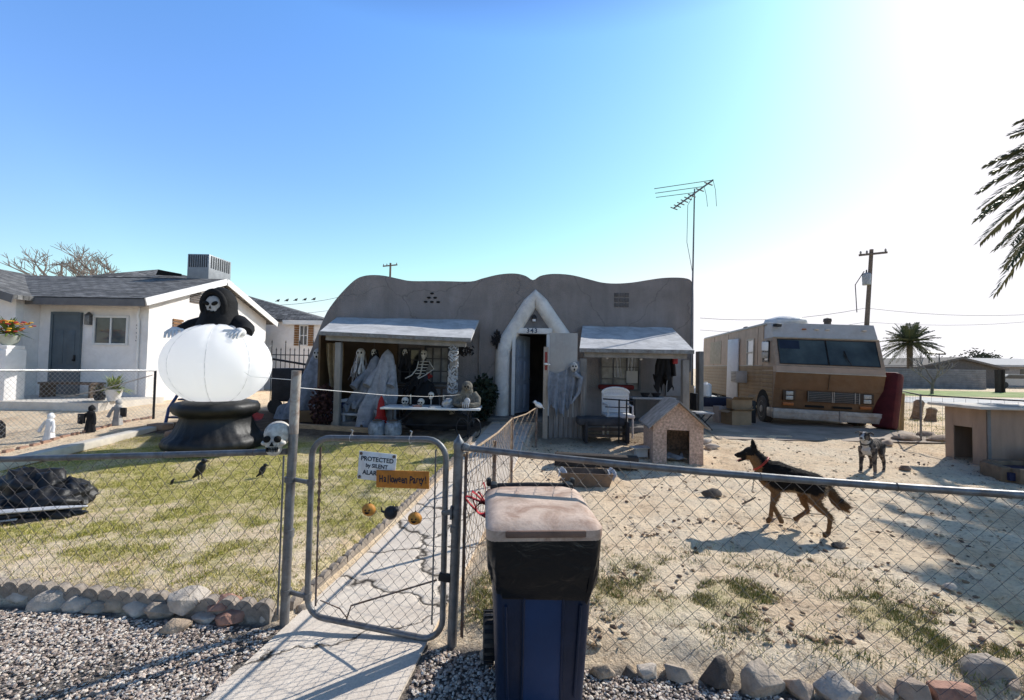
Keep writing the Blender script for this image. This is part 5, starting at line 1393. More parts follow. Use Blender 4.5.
q = Vector((P(437, 425, 10.05).x, 10.05, g(-2, 10.05)))
mb = MB(); mb.sph(q+Vector((0, 0, .18)), (.75, .22, .32), 40, 20, fn=lambda p: 1+.25*mnoise.fractal(p*2.6, 1, 2, 4)); single('dark_tarp_heap', mb, M('dark_tarp'), 'low dark covered heap on the ground behind the long table', 'heap', sm=70)
q = Vector((P(405, 415, 11.2).x, 11.3, .46))
t = thing('storage_shelf', 'dark shelf unit crammed with boxes at the back of the left porch', 'shelf', q)
for z in (.05, .42, .80):
    mb = MB(); mb.box(q+Vector((0, 0, z)), (1.1, .35, .03)); obj('shelf', mb, wood_d, t)
for sx in (-.53, .53):
    mb = MB(); mb.box(q+Vector((sx, .0, .42)), (.03, .33, .84)); obj('upright', mb, wood_d, t)
for k, (dx, z, w_, h_) in enumerate(((-.3, .067, .35, .26), (.15, .067, .4, .22), (-.2, .437, .3, .24), (.25, .437, .32, .28))):
    mb = MB(); mb.box(q+Vector((dx, 0, z+h_/2)), (w_, .28, h_), b=.015); single('storage_box', mb, [M('dark_box_grey', (.07, .07, .075), .7), M('dark_box_brown', (.09, .06, .04), .8)][k % 2], ['dark grey box on the lowest porch shelf, left', 'brown box on the lowest porch shelf, right', 'grey box on the middle porch shelf, left', 'brown box on the middle porch shelf, right'][k], 'box')

# tall plywood gate panel, slats, red strip and spooky drape
GY = 9.4
x0, x1 = P(549, 390, GY).x, P(583, 390, GY).x; zt = P(560, 333, GY).z; zg_ = g(1.2, GY)-.02; zm = P(560, 393, GY).z
t = thing('privacy_panel', 'tall grey plywood panel over vertical boards standing right of the front door', 'panel', ((x0+x1)/2, GY, zg_))
mb = MB(); mb.box(((x0+.75*(x1-x0)+.05)/2+x0/2*0+(x0)/2-.0, GY, (zt+zm)/2), (.80*(x1-x0), .03, zt-zm)) if False else mb.box((x0+.41*(x1-x0), GY, (zt+zm)/2), (.82*(x1-x0), .03, zt-zm), b=.004); obj('plywood', mb, M('grey_plywood', (.36, .355, .345), .85, .1, 3, .2, 40, stretch=(1, 1, .2), dirt=(.25, .24, .23), damt=.5), t)
mb = MB(); n = 7; w = (x1-x0)/n
for k in range(n):
    ht = zm-random.uniform(.0, .02); mb.box((x0+w*(k+.5), GY+random.uniform(-.004, .004), (ht+zg_)/2), (w-.014, .022, ht-zg_))
obj('board_panel', mb, wood_g, t)
mb = MB(); mb.box(((x0+x1)/2, GY+.035, zg_+.35), (x1-x0, .04, .09)); mb.box(((x0+x1)/2, GY+.035, zm-.1), (x1-x0, .04, .09)); obj('cross_rail', mb, wood_g, t)
xq = P(545.5, 390, GY-.02).x; mb = MB(); z2 = P(545, 347, GY).z; mb.box((xq, GY-.02, (z2+zg_)/2), (.10, .09, z2-zg_), b=.006); obj('post', mb, M('pale_post', (.33, .28, .23), .85, .2), t)
mb = MB(); z3 = P(545, 388, GY).z; mb.box((x1-.02, GY-.05, (P(580, 372, GY).z+zg_)/2), (.09, .06, P(580, 372, GY).z-zg_), b=.006); obj('post', mb, wood_g, t)
mb = MB(); za, zb_ = P(545, 352, GY).z, P(545, 370, GY).z; mb.box((xq, GY-.072, (za+zb_)/2), (.05, .01, za-zb_)); tt = single('red_strip_sign', mb, M('red_sign', (.22, .035, .03), .7, .6, 25, .1, stretch=(1, 1, .6)), 'narrow faded red vertical sign on the pale post right of the door', 'sign')
q = P(566, 366, GY-.1)
t = thing('hanging_ghoul', 'grey ghoul with ragged slate drapery hung across the plywood panel', 'ghoul', (q.x, GY-.1, 1.1))
slate = M('slate_gauze')
hk = P(574, 367, GY-.16)
mb = MB(); mb.sph(hk, (.075, .07, .1), 14, 10); sk = obj('skull_face', mb, M('mask_grey'), t)
mb = MB()
for s in (-1, 1): mb.sph(hk+Vector((s*.028, -.06, .015)), (.02, .016, .02), 8, 6)
mb.sph(hk+Vector((0, -.06, -.05)), (.018, .014, .026), 8, 6); obj('eye_socket', mb, socket, sk)
tl, tr_ = P(549, 371, GY-.06), P(579, 371, GY-.06)
def dr(u, v):
    x = tl.x+(tr_.x-tl.x)*v
    top_ = tl.z+(hk.z+.12-tl.z)*sstep(.45, .85, v)-.05*math.sin(v*PI*2)**2
    L = .55+.30*math.sin(v*PI*.9+.3)+.07*math.sin(v*31)+.05*math.sin(v*53)
    return Vector((x+.06*math.sin(u*3)*(v-.5), GY-.06-.05*math.sin(v*24+u*3)*(.3+u)-.03*u, top_-L*u))
mb = MB(); mb.grid(dr, 18, 70); obj('drapery', mb, slate, t, sm=80)
mb = MB(); mb.tube([P(574, 374, GY-.12), P(581, 378, GY-.14), P(579, 392, GY-.16), P(571, 404, GY-.13)], [.06, .05, .035, .02], 8); obj('arm', mb, slate, t)
for s, px in ((1, 582), (-1, 548)):
    pass
p = P(546, 364, GY-.1); mb = MB(); mb.sph(p, (.045, .03, .025), 10, 7); mb.sph(p+Vector((.06, 0, -.01)), (.035, .02, .02), 8, 6); single('white_clip', mb, plas_w, 'small white clip on the pale post beside the red strip', 'clip')

# right porch furniture
CY = 9.75
q = P(615, 415, CY); gz = g(q.x, CY)
t = thing('wicker_chair', 'white arched back chair standing in front of the right porch window', 'chair', (q.x, CY, gz))
x0, x1 = P(602, 400, CY).x, P(629, 400, CY).x; zt = P(615, 387.5, CY).z; zb_ = P(615, 415, CY).z
poly = [Vector((x0, CY, zb_))]+[Vector(((x0+x1)/2-(x1-x0)/2*math.cos(a), CY, zt-.12+.12*math.sin(a))) for a in np.linspace(0, PI, 13)]+[Vector((x1, CY, zb_))]
mb = MB(); mb.ext(poly, (0, .05, 0)); bk = obj('backrest', mb, M('white_wicker', (.60, .585, .57), .7, .12, 30, .5, 90), t)
mb = MB(); mb.tube(poly[1:-1], .022, 8)
for z in (zb_+.08, zt-.17): mb.bar((x0+.03, CY-.012, z), (x1-.03, CY-.012, z), .02, .03)
obj('rim', mb, white_p, bk)
mb = MB(); mb.box(((x0+x1)/2, CY-.25, zb_+.02), (x1-x0, .5, .07), b=.02); obj('seat', mb, M('white_wicker'), t)
for sx in (x0+.04, x1-.04):
    for yy in (.02, -.45):
        mb = MB(); mb.tube([(sx, CY+yy, zb_), (sx, CY+yy, gz)], .022, 8); obj('leg', mb, M('white_wicker'), t)
    mb = MB(); mb.tube([(sx, CY, zb_+.25), (sx, CY-.45, zb_+.23), (sx, CY-.45, zb_)], .02, 8); obj('armrest', mb, M('white_wicker'), t)
q = P(612, 436, 9.2); gz = g(q.x, 9.2)
t = thing('metal_rack', 'black metal garden bench frame with dark cushions in front of the white chair', 'bench', (q.x, 9.2, gz))
mb = MB(); mb.box((P(600, 420, 9.2).x, 9.25, P(600, 421, 9.2).z), (.95, .5, .16), b=.05); obj('cushion', mb, M('dark_cushion', (.06, .058, .06), .9, .3, 5, .3), t)
mb = MB()
x0, x1 = P(584, 420, 9.1).x, P(628, 420, 9.1).x; zt = P(610, 399, 9.0).z
for x in (P(619, 420, 9).x, P(626.5, 420, 9).x): mb.tube([(x, 9.0, gz), (x, 9.0, zt)], .016, 8)
mb.tube([(P(603, 420, 9).x, 9.0, zt), (P(633, 420, 9).x, 9.0, zt-.03)], .014, 8)
mb.tube([(P(605, 420, 9).x, 9.0, zt-.16), (P(632, 420, 9).x, 9.0, zt-.17)], .010, 8)
obj('frame', mb, blackp, t)
mb = MB(); 
for z in (gz+.12, gz+.25): mb.bar((x0, 9.1, z), (x1, 9.1, z), .05, .05)
obj('shelf_rail', mb, wood_d, t)
for x in (x0+.03, x1-.03):
    mb = MB(); mb.box((x, 9.15, gz+.2), (.05, .4, .42)); obj('leg', mb, dk, t)
q = P(665, 362, 11.2)
t = thing('hanging_coat', 'black coat hanging from the beam at the right end of the right porch', 'coat', (q.x, 11.2, q.z-.5))
mb = drape(q+Vector((0, 0, .28)), .82, .12, .2, 5, .35, (-.05, 0), seed=3, ragged=.2); obj('cloth', mb, cloth_k, t, sm=75)
for s in (-1, 1):
    mb = MB(); mb.tube([q+Vector((s*.12, 0, .15)), q+Vector((s*.2, -.03, -.1)), q+Vector((s*.22, -.04, -.35))], [.06, .06, .05], 8); obj('sleeve', mb, cloth_k, t)
p = P(675, 360, 11.1); mb = MB(); mb.box(p, (.12, .1, .2), b=.02); single('red_lantern', mb, M('dull_red'), 'small dark red box lantern hung beside the black coat', 'lantern')
p = P(632, 377, HY-.09); mb = MB(); mb.box(p, (.3, .012, .32)); single('paper_notice', mb, M('pale_paper', (.5, .49, .47), .8, .05), 'pale sheet of paper taped in the right porch window', 'notice')
p = P(616, 387, 11.6); mb = MB(); mb.box(p, (.9, .25, .12), b=.04); single('red_cushion', mb, M('dark_red_cloth', (.12, .015, .015), .8, .3), 'dark red cushion lying below the right porch window', 'cushion')
t = thing('work_bench', 'low dark bench with bowls along the back of the right porch', 'bench', (P(652, 400, 11.4).x, 11.4, .46))
mb = MB(); p = P(652, 398, 11.4); mb.box(p, (1.1, .4, .05), b=.01); obj('top', mb, M('grey_slats'), t)
for s in (-.5, .5):
    mb = MB(); mb.box((p.x+s, 11.4, (p.z-.03+.45)/2), (.06, .35, p.z-.03-.45)); obj('leg', mb, dk, t)
for i, (px, lb) in enumerate(((645, 'dark bowl on the low bench, left of the other bowl'), (656, 'dark bowl on the low bench, right of the other bowl'))):
    q = P(px, 396, 11.4); mb = MB(); mb.lathe([(.07, 0), (.13, .1), (.11, .1)], (q.x, 11.4, p.z+.027), 14); single('bowl', mb, dk, lb, 'bowl')
for i, (px, py, lb) in enumerate(((607, 358, 'small string bulb near the left of the right porch'), (641, 359, 'small string bulb in the middle of the right porch beam'))):
    q = P(px, py, 10.4)
    t = thing('string_bulb', lb, 'bulb', q)
    mb = MB(); mb.sph(q, .035, 10, 7); obj('glass', mb, M('lamp_glass'), t)
    mb = MB(); mb.tube([q+Vector((0, 0, .03)), q+Vector((0, 0, .11))], .014, 6); obj('socket', mb, blackp, t)

# antenna mast at the house corner
t = thing('tv_antenna', 'tall thin rooftop television aerial on a mast at the right corner of the house', 'antenna', (P(690.5, 400, 11.8).x, 11.85, .3))
b0 = Vector((P(690.5, 400, 11.8).x, 11.85, .3)); tp = P(694.5, 198, 11.85)
mb = MB(); mb.tube([b0, b0.lerp(tp, .55), tp+Vector((0, 0, .25))], [.028, .024, .018], 8); obj('mast', mb, M('dull_aluminium', (.18, .18, .19), .5, .2, metal=.5), t)
al = M('dull_aluminium')
e0, e1 = P(674, 208, 12.7), P(713, 180, 10.7)
mb = MB(); mb.bar(e0, e1, .03, .03); obj('boom', mb, al, t)
for k in range(11):
    u = k/10; c_ = e0.lerp(e1, u); L = .35+.75*u
    mb = MB()
    if k in (6, 8, 10):
        mb.tube([c_, c_+Vector((-L*1.3, .0, -.02-.22*u))], .009, 5)
        if k > 6: mb.tube([c_, c_+Vector((.05, -.02, -.25)), c_+Vector((.07, -.04, -.66*u))], .006, 5)
    else: mb.tube([c_+Vector((-.10, 0, .02)), c_+Vector((.10, 0, -.05))], .016, 5)
    obj('element', mb, al, t)
mb = MB(); mb.tube([tp+Vector((-.02, 0, .1)), tp+Vector((-.18, 0, -.2)), tp+Vector((-.2, 0, -1.2)), tp+Vector((-.05, 0, -2))], .007, 5); obj('cable', mb, blackp, t)
# ------------------------------------------------------------------ motorhome
A = P(774, 424, 11.6); A.z = g(A.x, 11.6); AL = R(10)
t = thing('motorhome', 'old tan and brown motorhome with a wide dark windshield parked beside the house', 'motorhome', A, -AL)
t.rotation_euler = (0, R(1.6), -AL)                  # it sags to its right
RW, RL, RH = 2.52, 7.6, 2.72
tan = M('rv_tan', (.50, .355, .245), .6, .12, 2.5, .05, dirt=(.26, .19, .13), damt=.45, dscale=2)
brn = M('rv_brown', (.155, .080, .038), .5, .2, 2.5, .08, dirt=(.24, .16, .10), damt=.35, dscale=2)
olive = M('rv_olive', (.30, .20, .105), .6, .15, 2.5, .05, dirt=(.2, .14, .09), damt=.4)
capm = M('rv_cap', (.52, .50, .48), .6, .1, 3, .05, dirt=(.36, .31, .26), damt=.5)
chrome = M('dull_chrome', (.40, .355, .31), .5, .25, 6, .1, metal=.35, dirt=(.22, .15, .10), damt=.7)
def pr(mb, prof, x0, x1): mb.ext([(x0, y, z) for y, z in prof], (x1-x0, 0, 0))
# front profile (y back, z up)
fy = [(.14, .52), (.06, .98), (-.04, 1.40), (-.02, 1.55), (.26, 2.32), (.46, 2.70)]
mb = MB(); pr(mb, [(.9, 2.315), (.26, 2.315), (.46, RH), (.9, RH)], .02, RW-.02); obj('front_cap', mb, capm, t, w=False)
mb = MB(); pr(mb, [(.9, 1.405), (-.04, 1.405), (-.02, 1.56), (.9, 1.56)], .0, RW); obj('dash_band', mb, M('rv_pale_tan', (.40, .29, .215), .5, .12, 3, .05), t, w=False)
mb = MB(); pr(mb, [(.9, .955), (.065, .955), (-.04, 1.40), (.9, 1.40)], .0, RW); pr(mb, [(.9, .40), (.16, .40), (.065, .95), (.9, .95)], .0, RW); obj('nose', mb, brn, t, w=False)
mb = MB()   # windshield with frame: two big panes
def wq(x0, x1, z0, z1, off):
    f = lambda z: -.02+(z-1.56)*(.28/.76)
    return [(x0, f(z0)-off, z0), (x1, f(z0)-off, z0), (x1, f(z1)-off, z1), (x0, f(z1)-off, z1)]
mb.ext(wq(.0, RW, 1.565, 2.31, 0), (0, .5, 0)); wf = obj('windshield_frame', mb, M('rv_frame', (.34, .25, .18), .6), t, w=False)
wg = M('windshield_glass', (.050, .066, .066), .12, .6, 1.1, 0, spec=.22)
for x0, x1 in ((.10, 1.243), (1.257, RW-.10)):
    mb = MB(); mb.ext(wq(x0, x1, 1.62, 2.27, .012), (0, .02, 0)); obj('pane', mb, wg, wf, w=False)
    mb = MB(); mb.tube(wq(x0+.004, x1-.004, 1.624, 2.266, .014), .014, 6, closed=True); obj('gasket', mb, blackp, wf, w=False)
mb = MB(); mb.ext(wq(.14, .62, 2.02, 2.24, .016), (0, .004, 0)); obj('sun_visor', mb, M('visor', (.012, .02, .04), .5), wf, w=False)
mb = MB(); mb.bar((1.75, -.06, 1.63), (1.62, .07, 1.92), .015, .02); mb.bar((1.68, .02, 1.80), (1.64, .10, 2.0), .012, .03); obj('wiper', mb, blackp, t, w=False)
# side wall upper / lower
mb = MB(); mb.box((.03, (.9+RL)/2, (1.56+RH)/2), (.06, RL-.9, RH-1.56)); mb.box((RW-.03, (.9+RL)/2, (.5+RH)/2), (.06, RL-.9, RH-.5)); mb.box((RW/2, RL-.03, (.5+RH)/2), (RW-.13, .06, RH-.5)); mb.box((.03, .58, (1.56+2.31)/2), (.058, .6, .745)); obj('side_wall', mb, tan, t, w=False)
mb = MB(); mb.box((.035, (.905+RL)/2, 1.03), (.06, RL-.91, 1.05)); obj('lower_wall', mb, olive, t, w=False)
mb = MB()
for k in range(9): mb.box((.002, (.16+RL)/2, .57+.115*k), (.014, RL-.18, .098), b=.004)
obj('siding', mb, olive, t, w=False)
mb = MB(); mb.box((RW/2, RL/2+.4, RH+.015), (RW-.02, RL-.82, .05), b=.015); obj('roof', mb, capm, t, w=False)
mb = MB(); mb.box((RW/2, RL/2, .44), (RW-.3, RL-.9, .12)); obj('chassis', mb, socket, t, w=False)
for sx in (.36, RW-.36):
    mb = MB()
    mb.box((sx, .06, .80), (.30, .05, .26), b=.01); h = obj('headlight_bezel', mb, M('bezel', (.06, .035, .02), .5), t, w=False)
    for dz in (-.06, .06):
        mb = MB(); mb.box((sx, .028, .80+dz), (.17, .03, .10), b=.012); obj('headlight', mb, M('lens', (.40, .38, .34), .15, .3, 30, spec=.8), h, w=False)
    mb = MB(); mb.box((sx+(.0), .10, .575), (.26, .03, .08), b=.01); obj('turn_signal', mb, M('amber', (.40, .12, .03), .3), t, w=False)
for x0, x1 in ((.80, 1.36), (1.40, 1.98)):
    mb = MB(); mb.box(((x0+x1)/2, .055, .80), (x1-x0, .03, .27), b=.006)
    gr = obj('grille', mb, M('grille_dark', (.03, .03, .032), .5), t, w=False)
    mb = MB()
    for k in range(6): mb.box(((x0+x1)/2, .033, .69+.044*k), (x1-x0-.02, .012, .005))
    for x in (x0, x1, x0+(.0 if x0 < 1 else .48)): mb.box((x, .035, .80), (.016, .03, .27))
    obj('grille_bar', mb, chrome, gr, w=False)
mb = MB()
for x0, x1 in ((.78, 1.2), (1.42, 1.85)): mb.box(((x0+x1)/2, .108, .545), (x1-x0, .04, .05))
obj('air_slot', mb, socket, t, w=False)
mb = MB(); mb.box((RW/2-.02, .0, .33), (RW+.06, .14, .26), b=.010); mb.box((RW/2-.02, -.072, .37), (RW+.0, .012, .05), b=.004); mb.box((RW*.62, -.078, .33), (.16, .03, .28), b=.008); mb.box((.0, .22, .33), (.10, .32, .24), b=.01); obj('bumper', mb, chrome, t, w=False)
for k, x in enumerate((.80, 1.10, 1.36, 2.22)):
    mb = MB(); mb.box((x, .345, 2.56), (.10, .05, .035), b=.01); obj('marker_light', mb, M('marker_lens', (.62, .52, .42), .3, .2) if k else M('amber'), t, w=False)
mb = MB(); mb.box((RW/2, -.052, 1.402), (RW-.01, .03, .022), b=.004); mb.box((RW/2, .245, 2.318), (RW-.03, .05, .02), b=.004); mb.box((-.006, (.9+RL)/2, 1.555), (.02, RL-.92, .025), b=.004); mb.box((-.006, RL/2+.3, RH-.02), (.03, RL-.8, .03), b=.004); obj('trim', mb, M('rv_trim', (.40, .36, .30), .5, metal=.3), t, w=False)
mb = MB()
for x in (1.26,): mb.box((x, -.008, 1.18), (.008, .02, .40), Matrix.Rotation(R(14), 3, 'X'))
for y in (1.30, 4.1, 5.9): mb.box((-.002, y, 2.12), (.008, .012, 1.08))
obj('panel_seam', mb, M('seam_brown', (.10, .065, .04), .7), t, w=False)
mb = MB(); mb.box((.12, .28, 2.64), (.2, .12, .08), .5, b=.02); obj('roof_lamp', mb, blackp, t, w=False)
# side: windows, door, air conditioner, mirror
def swin(y0, z0, y1, z1, gl, fm, name='window'):
    mb = MB(); w = y1-y0; h = z1-z0; s = .04
    for y in (y0+s/2, y1-s/2): mb.box((-.012, y, (z0+z1)/2), (.04, s, h))
    for z in (z0+s/2, z1-s/2, (z0+z1)/2): mb.box((-.012, (y0+y1)/2, z), (.038, w-2*s-.002, s))
    f = obj(name, mb, fm, t, w=False)
    mb = MB(); mb.box((-.004, (y0+y1)/2, (z0+z1)/2), (.012, w-s, h-s)); obj('pane', mb, gl, f, w=False)
swin(.42, 1.66, .84, 2.24, M('cab_glass', (.12, .11, .10), .1, .4, 2, 0, spec=.7), blackp)
swin(1.55, 1.54, 2.15, 2.36, M('rv_curtain_glass', (.55, .56, .54), .2, .15, 3, 0, spec=.6), M('rv_trim', (.40, .36, .30), .5, metal=.3))
mb = MB(); mb.box((.0, 5.7, 2.06), (.02, 1.5, .85)); obj('awning_panel', mb, M('rv_pale_panel', (.42, .35, .24), .7), t, w=False)
mb = MB(); mb.box((-.10, 3.2, 1.42), (.05, .66, 2.02), Matrix.Rotation(R(12), 3, 'Z'), b=.015); dr_ = obj('door', mb, plas_w, t, w=False)
mb = MB(); mb.box((-.15, 3.0, 1.2), (.04, .12, .22), b=.01); obj('door_handle', mb, blackp, dr_, w=False)
mb = MB(); mb.box((-.003, 3.25, 1.45), (.03, .62, 1.95)); obj('doorway', mb, socket, t, w=False)
mb = MB(); mb.box((-.14, 2.35, 1.20), (.36, .5, .36), b=.02); ac = obj('window_cooler', mb, capm, t, w=False)
mb = MB()
for k in range(7): mb.box((-.325, 2.35, 1.07+.045*k), (.02, .44, .014))
obj('vent_slats', mb, blackp, ac, w=False)
mb = MB(); mb.tube([(.0, .30, 2.20), (-.14, .24, 2.26), (-.20, .22, 2.16), (-.20, .22, 1.68), (-.02, .32, 1.62)], .012, 6); mr = obj('mirror_arm', mb, chrome, t, w=False)
for z in (2.06, 1.82):
    mb = MB(); mb.box((-.20, .20, z), (.16, .05, .24 if z > 2 else .16), b=.02); obj('mirror', mb, plas_w if z > 2 else chrome, mr, w=False)
# wheels in arches
for i, (x, y) in enumerate(((.075, .80), (RW-.2, .80), (.16, 5.2), (RW-.2, 5.2))):
    T = Matrix.Translation((x, y, .36)) @ Matrix.Rotation(PI/2, 4, 'Y')
    mb = MB(); mb.lathe([(.22, -.11), (.34, -.11), (.37, -.08), (.37, .08), (.34, .11), (.22, .11)], (0, 0, 0), 26); mb.v = [tuple(T @ Vector(p)) for p in mb.v]
    wh = obj('wheel', mb, M('dusty_tyre', (.085, .075, .065), .9, .3, 6, .3), t, w=False)
    mb = MB(); mb.lathe([(.02, -.13), (.08, -.13), (.12, -.09), (.2, -.10), (.225, -.115), (.225, .1), (.02, .1)], (0, 0, 0), 22); mb.v = [tuple(T @ Vector(p)) for p in mb.v]
    obj('rim', mb, M('dusty_rim', (.40, .35, .29), .6, .2, 6, .2, metal=.2), wh, w=False)
mb = MB()
for y0 in (.80,): mb.ext([(-.006, y0+.46*math.cos(a), .44+.46*math.sin(a)) for a in np.linspace(0, PI, 17)], (.02, 0, 0)) 
obj('wheel_arch', mb, socket, t, w=False)
# things on the roof
RT = Matrix.Translation(A) @ Matrix.Rotation(-AL, 4, 'Z') @ Matrix.Rotation(R(1.6), 4, 'Y')
q = RT @ Vector((.95, 1.9, RH+.04))
mb = MB(); mb.sph(q+Vector((0, 0, .12)), (.55, .6, .19), 22, 12, fn=lambda p: 1+.18*mnoise.noise(p*2.6)); single('roof_tarp', mb, M('white_tarp', (.72, .71, .69), .7, .1, 6, .6, 12), 'crumpled white tarp bundle on the motorhome roof', 'tarp', sm=70)
for (x, y, lb) in ((1.95, 1.6, 'short dark vent pipe on the right of the motorhome roof'), (.8, 4.8, 'low vent dome far back on the motorhome roof')):
    q = RT @ Vector((x, y, RH+.03)); mb = MB(); mb.lathe([(.09, 0), (.09, .16), (.11, .17), (.10, .25), (.02, .28)], q, 14); single('roof_vent', mb, M('vent_brown', (.10, .08, .07), .7), lb, 'vent')
# boxes and junk by its door
card = M('cardboard', (.33, .23, .14), .9, .15, 4, .2)
def carton(px, py, d, w, dp, h, mat, label, rz=.2, flaps=True, name='cardboard_box'):
    q = P(px, py, d); q.z = g(q.x, d)+.01
    t = thing(name, label, 'box', q, rz)
    mb = MB(); th = .012
    mb.box((0, -dp/2, h/2), (w, th, h)); mb.box((0, dp/2, h/2), (w, th, h)); mb.box((-w/2+th/2+.001, 0, h/2), (th, dp-th*1.1, h-.002)); mb.box((w/2-th/2-.001, 0, h/2), (th, dp-th*1.1, h-.002)); mb.box((0, 0, h*.82), (w-2*th-.004, dp-th*1.2, .02)); mb.box((0, 0, .01), (w-2*th-.004, dp-th*1.2, .02))
    obj('carton', mb, mat, t, w=False)
    if flaps:
        mb = MB(); mb.bar((0, -dp/2-.005, h), (0, -dp/2-.12, h+.06), w, .008); mb.bar((-w/2-.006, 0, h), (-w/2-.1, 0, h-.05), dp*.9, .008); mb.bar((w/2-.02, 0, h), (w/2+.07, 0, h+.11), dp*.9, .008); obj('flap', mb, mat, t, w=False)
    return q, t
carton(736, 420, 11.7, .55, .45, .36, card, 'big open cardboard box beside the front wheel, lower of the two', .15)
q = P(739, 408, 11.8); q.z = g(q.x, 11.7)+.40
t = thing('cardboard_box', 'open cardboard box with spread flaps stacked on top of the bigger one', 'box', q, -.1)
mb = MB(); mb.box((0, 0, .13), (.5, .4, .25), b=.004); obj('carton', mb, card, t, w=False)
mb = MB(); mb.bar((0, -.2, .25), (0, -.34, .33), .5, .008); mb.bar((.25, 0, .25), (.36, 0, .38), .4, .008); obj('flap', mb, card, t, w=False)
carton(722, 414, 12.2, .34, .3, .42, M('white_red_box', (.55, .50, .48), .7, .2, 3), 'white box with red side standing left of the cardboard boxes', .1, False, 'storage_box')
carton(731, 415, 12.1, .26, .3, .36, M('red_box', (.32, .04, .035), .6, .2), 'dark red box between the white box and the cardboard boxes', .05, False, 'storage_box')
q = P(705, 402, 12.6); q.z = g(q.x, 12.6)
t = thing('camp_stand', 'dark folding table holding white jugs beside the motorhome', 'table', q)
mb = MB(); mb.box(q+Vector((.2, 0, .52)), (.95, .5, .26), b=.04); obj('top', mb, M('dark_navy_cover', (.02, .023, .045), .7, .3), t)
for sx in (-.2, .6):
    mb = MB(); mb.tube([q+Vector((sx, -.2, .4)), q+Vector((sx, -.2, 0))], .02, 6); mb.tube([q+Vector((sx, .2, .4)), q+Vector((sx, .2, 0))], .02, 6); obj('leg', mb, dk, t)
for i, (dx, h, lb) in enumerate(((.0, .42, 'white plastic drum standing on the dark folding table'), (-.35, .30, 'small white jug left of the drum by the motorhome'))):
    mb = MB(); mb.lathe([(.12, 0), (.15, .03), (.15, h*.8), (.10, h*.92), (.05, h*.94), (.05, h)], q+Vector((dx, -.05, .65 if i == 0 else 0.652)), 16); single('plastic_jug', mb, plas_w, lb, 'jug')
q = P(702, 425, 10.6); q.z = g(q.x, 10.6)
t = thing('camp_chair', 'low folding chair with grey seat at the side of the house', 'chair', q)
mb = MB(); mb.box(q+Vector((.0, 0, .40)), (.42, .38, .04), b=.01); obj('seat', mb, M('grey_slats'), t)
mb = MB(); mb.box(q+Vector((-.2, 0, .66)), (.04, .38, .4), b=.01); obj('backrest', mb, blackp, t)
for sx in (-.18, .18):
    for sy in (-.16, .16):
        mb = MB(); mb.tube([q+Vector((sx, sy, .39)), q+Vector((-sx, sy, 0))], .014, 6); obj('leg', mb, dk, t)
q = P(746, 417, 12.0); q.z = g(q.x, 11.4); mb = MB(); mb.box(q+Vector((.12, .1, .30)), (.30, .22, .6), -.15, b=.015); single('black_case', mb, blackp, 'upright black case between the cardboard boxes and the front wheel', 'case')
q = P(688, 408, 11.2); q.z = .36; mb = MB(); mb.bar(q, q+Vector((.1, .2, 1.35)), .10, .05, .005); mb.bar(q+Vector((.14, 0, 0)), q+Vector((.16, .2, 1.0)), .12, .04, .005); single('leaning_boards', mb, wood_t, 'two pale boards leaning against the right corner of the house', 'boards')
# maroon couch end and plank
q = P(888, 438, 11.15); q.z = g(q.x, 11)
t = thing('maroon_mattress', 'dark maroon padded couch back propped upright at the right of the motorhome', 'mattress', q)
mb = MB(); mb.bar(q+Vector((-.1, 0, .02)), q+Vector((.22, .15, 1.42)), .5, .34, .10); obj('cushion', mb, M('maroon_cloth', (.085, .012, .014), .8, .3, 5, .3), t)
q = P(896, 440, 11.1); q.z = g(q.x, 11); mb = MB(); mb.bar(q, q+Vector((.25, .2, .95)), .12, .05, .005); mb.bar(q+Vector((.13, 0, 0)), q+Vector((.36, .22, .9)), .10, .05, .005); single('leaning_boards', mb, M('yellow_wood', (.42, .29, .14), .8, .2, 5, .2, stretch=(3, 3, .5)), 'yellowish boards leaning on the right side of the maroon couch back', 'boards')

# ------------------------------------------------------------------ dog house, kennel
osb = M('osb_board', (.53, .375, .29), .9, .5, 26, .3, 60, dirt=(.26, .17, .12), damt=.5, dscale=4)
q = Vector(((P(654, 462, 7.75).x+P(702, 463, 7.75).x)/2, 7.75, 0)); q.z = g(q.x, 7.75)
t = thing('dog_house', 'peaked plywood dog house with dark opening and grey roof in the sunny yard', 'dog house', q, R(-7))
w, dp, he, hr = .84, .95, .68, 1.06
ow, oh = .19, .58
fp = [(-w/2, 0), (-ow, 0), (-ow, .0), (-ow, oh), (ow, oh), (ow, .0), (ow, 0), (w/2, 0), (w/2, he), (0, hr), (-w/2, he)]
fp = [(-w/2, -.03), (-ow, -.03), (-ow, oh), (ow, oh), (ow, -.03), (w/2, -.03), (w/2, he), (0, hr), (-w/2, he)]
mb = MB(); mb.ext([(x, 0, z) for x, z in fp], (0, .025, 0)); bp = [(-w/2, -.03), (w/2, -.03), (w/2, he), (0, hr), (-w/2, he)]; mb.ext([(x, dp, z) for x, z in bp], (0, .025, 0))
for s in (-1, 1): mb.box((s*(w/2-.0125), dp/2+.0125, he/2-.015), (.025, dp-.027, he+.03))
obj('wall', mb, osb, t, w=False)
mb = MB()
sl = math.atan2(hr-he, w/2)
for s in (-1, 1):
    a_, b_ = Vector((s*.0, dp/2-.05, hr+.035)), Vector((s*(w/2+.09), dp/2-.05, hr+.035-(w/2+.09)*math.tan(sl)))
    d_ = b_-a_; mb.ext([a_+Vector((s*.002, -dp/2-.06, 0)), b_+Vector((0, -dp/2-.06, 0)), b_+Vector((0, dp/2+.1, 0)), a_+Vector((s*.002, dp/2+.1, 0))], (0, 0, -.03))
obj('roof', mb, M('grey_felt_roof', (.27, .265, .26), .9, .35, 7, .4, 40, dirt=(.10, .09, .08), damt=.6), t, w=False)
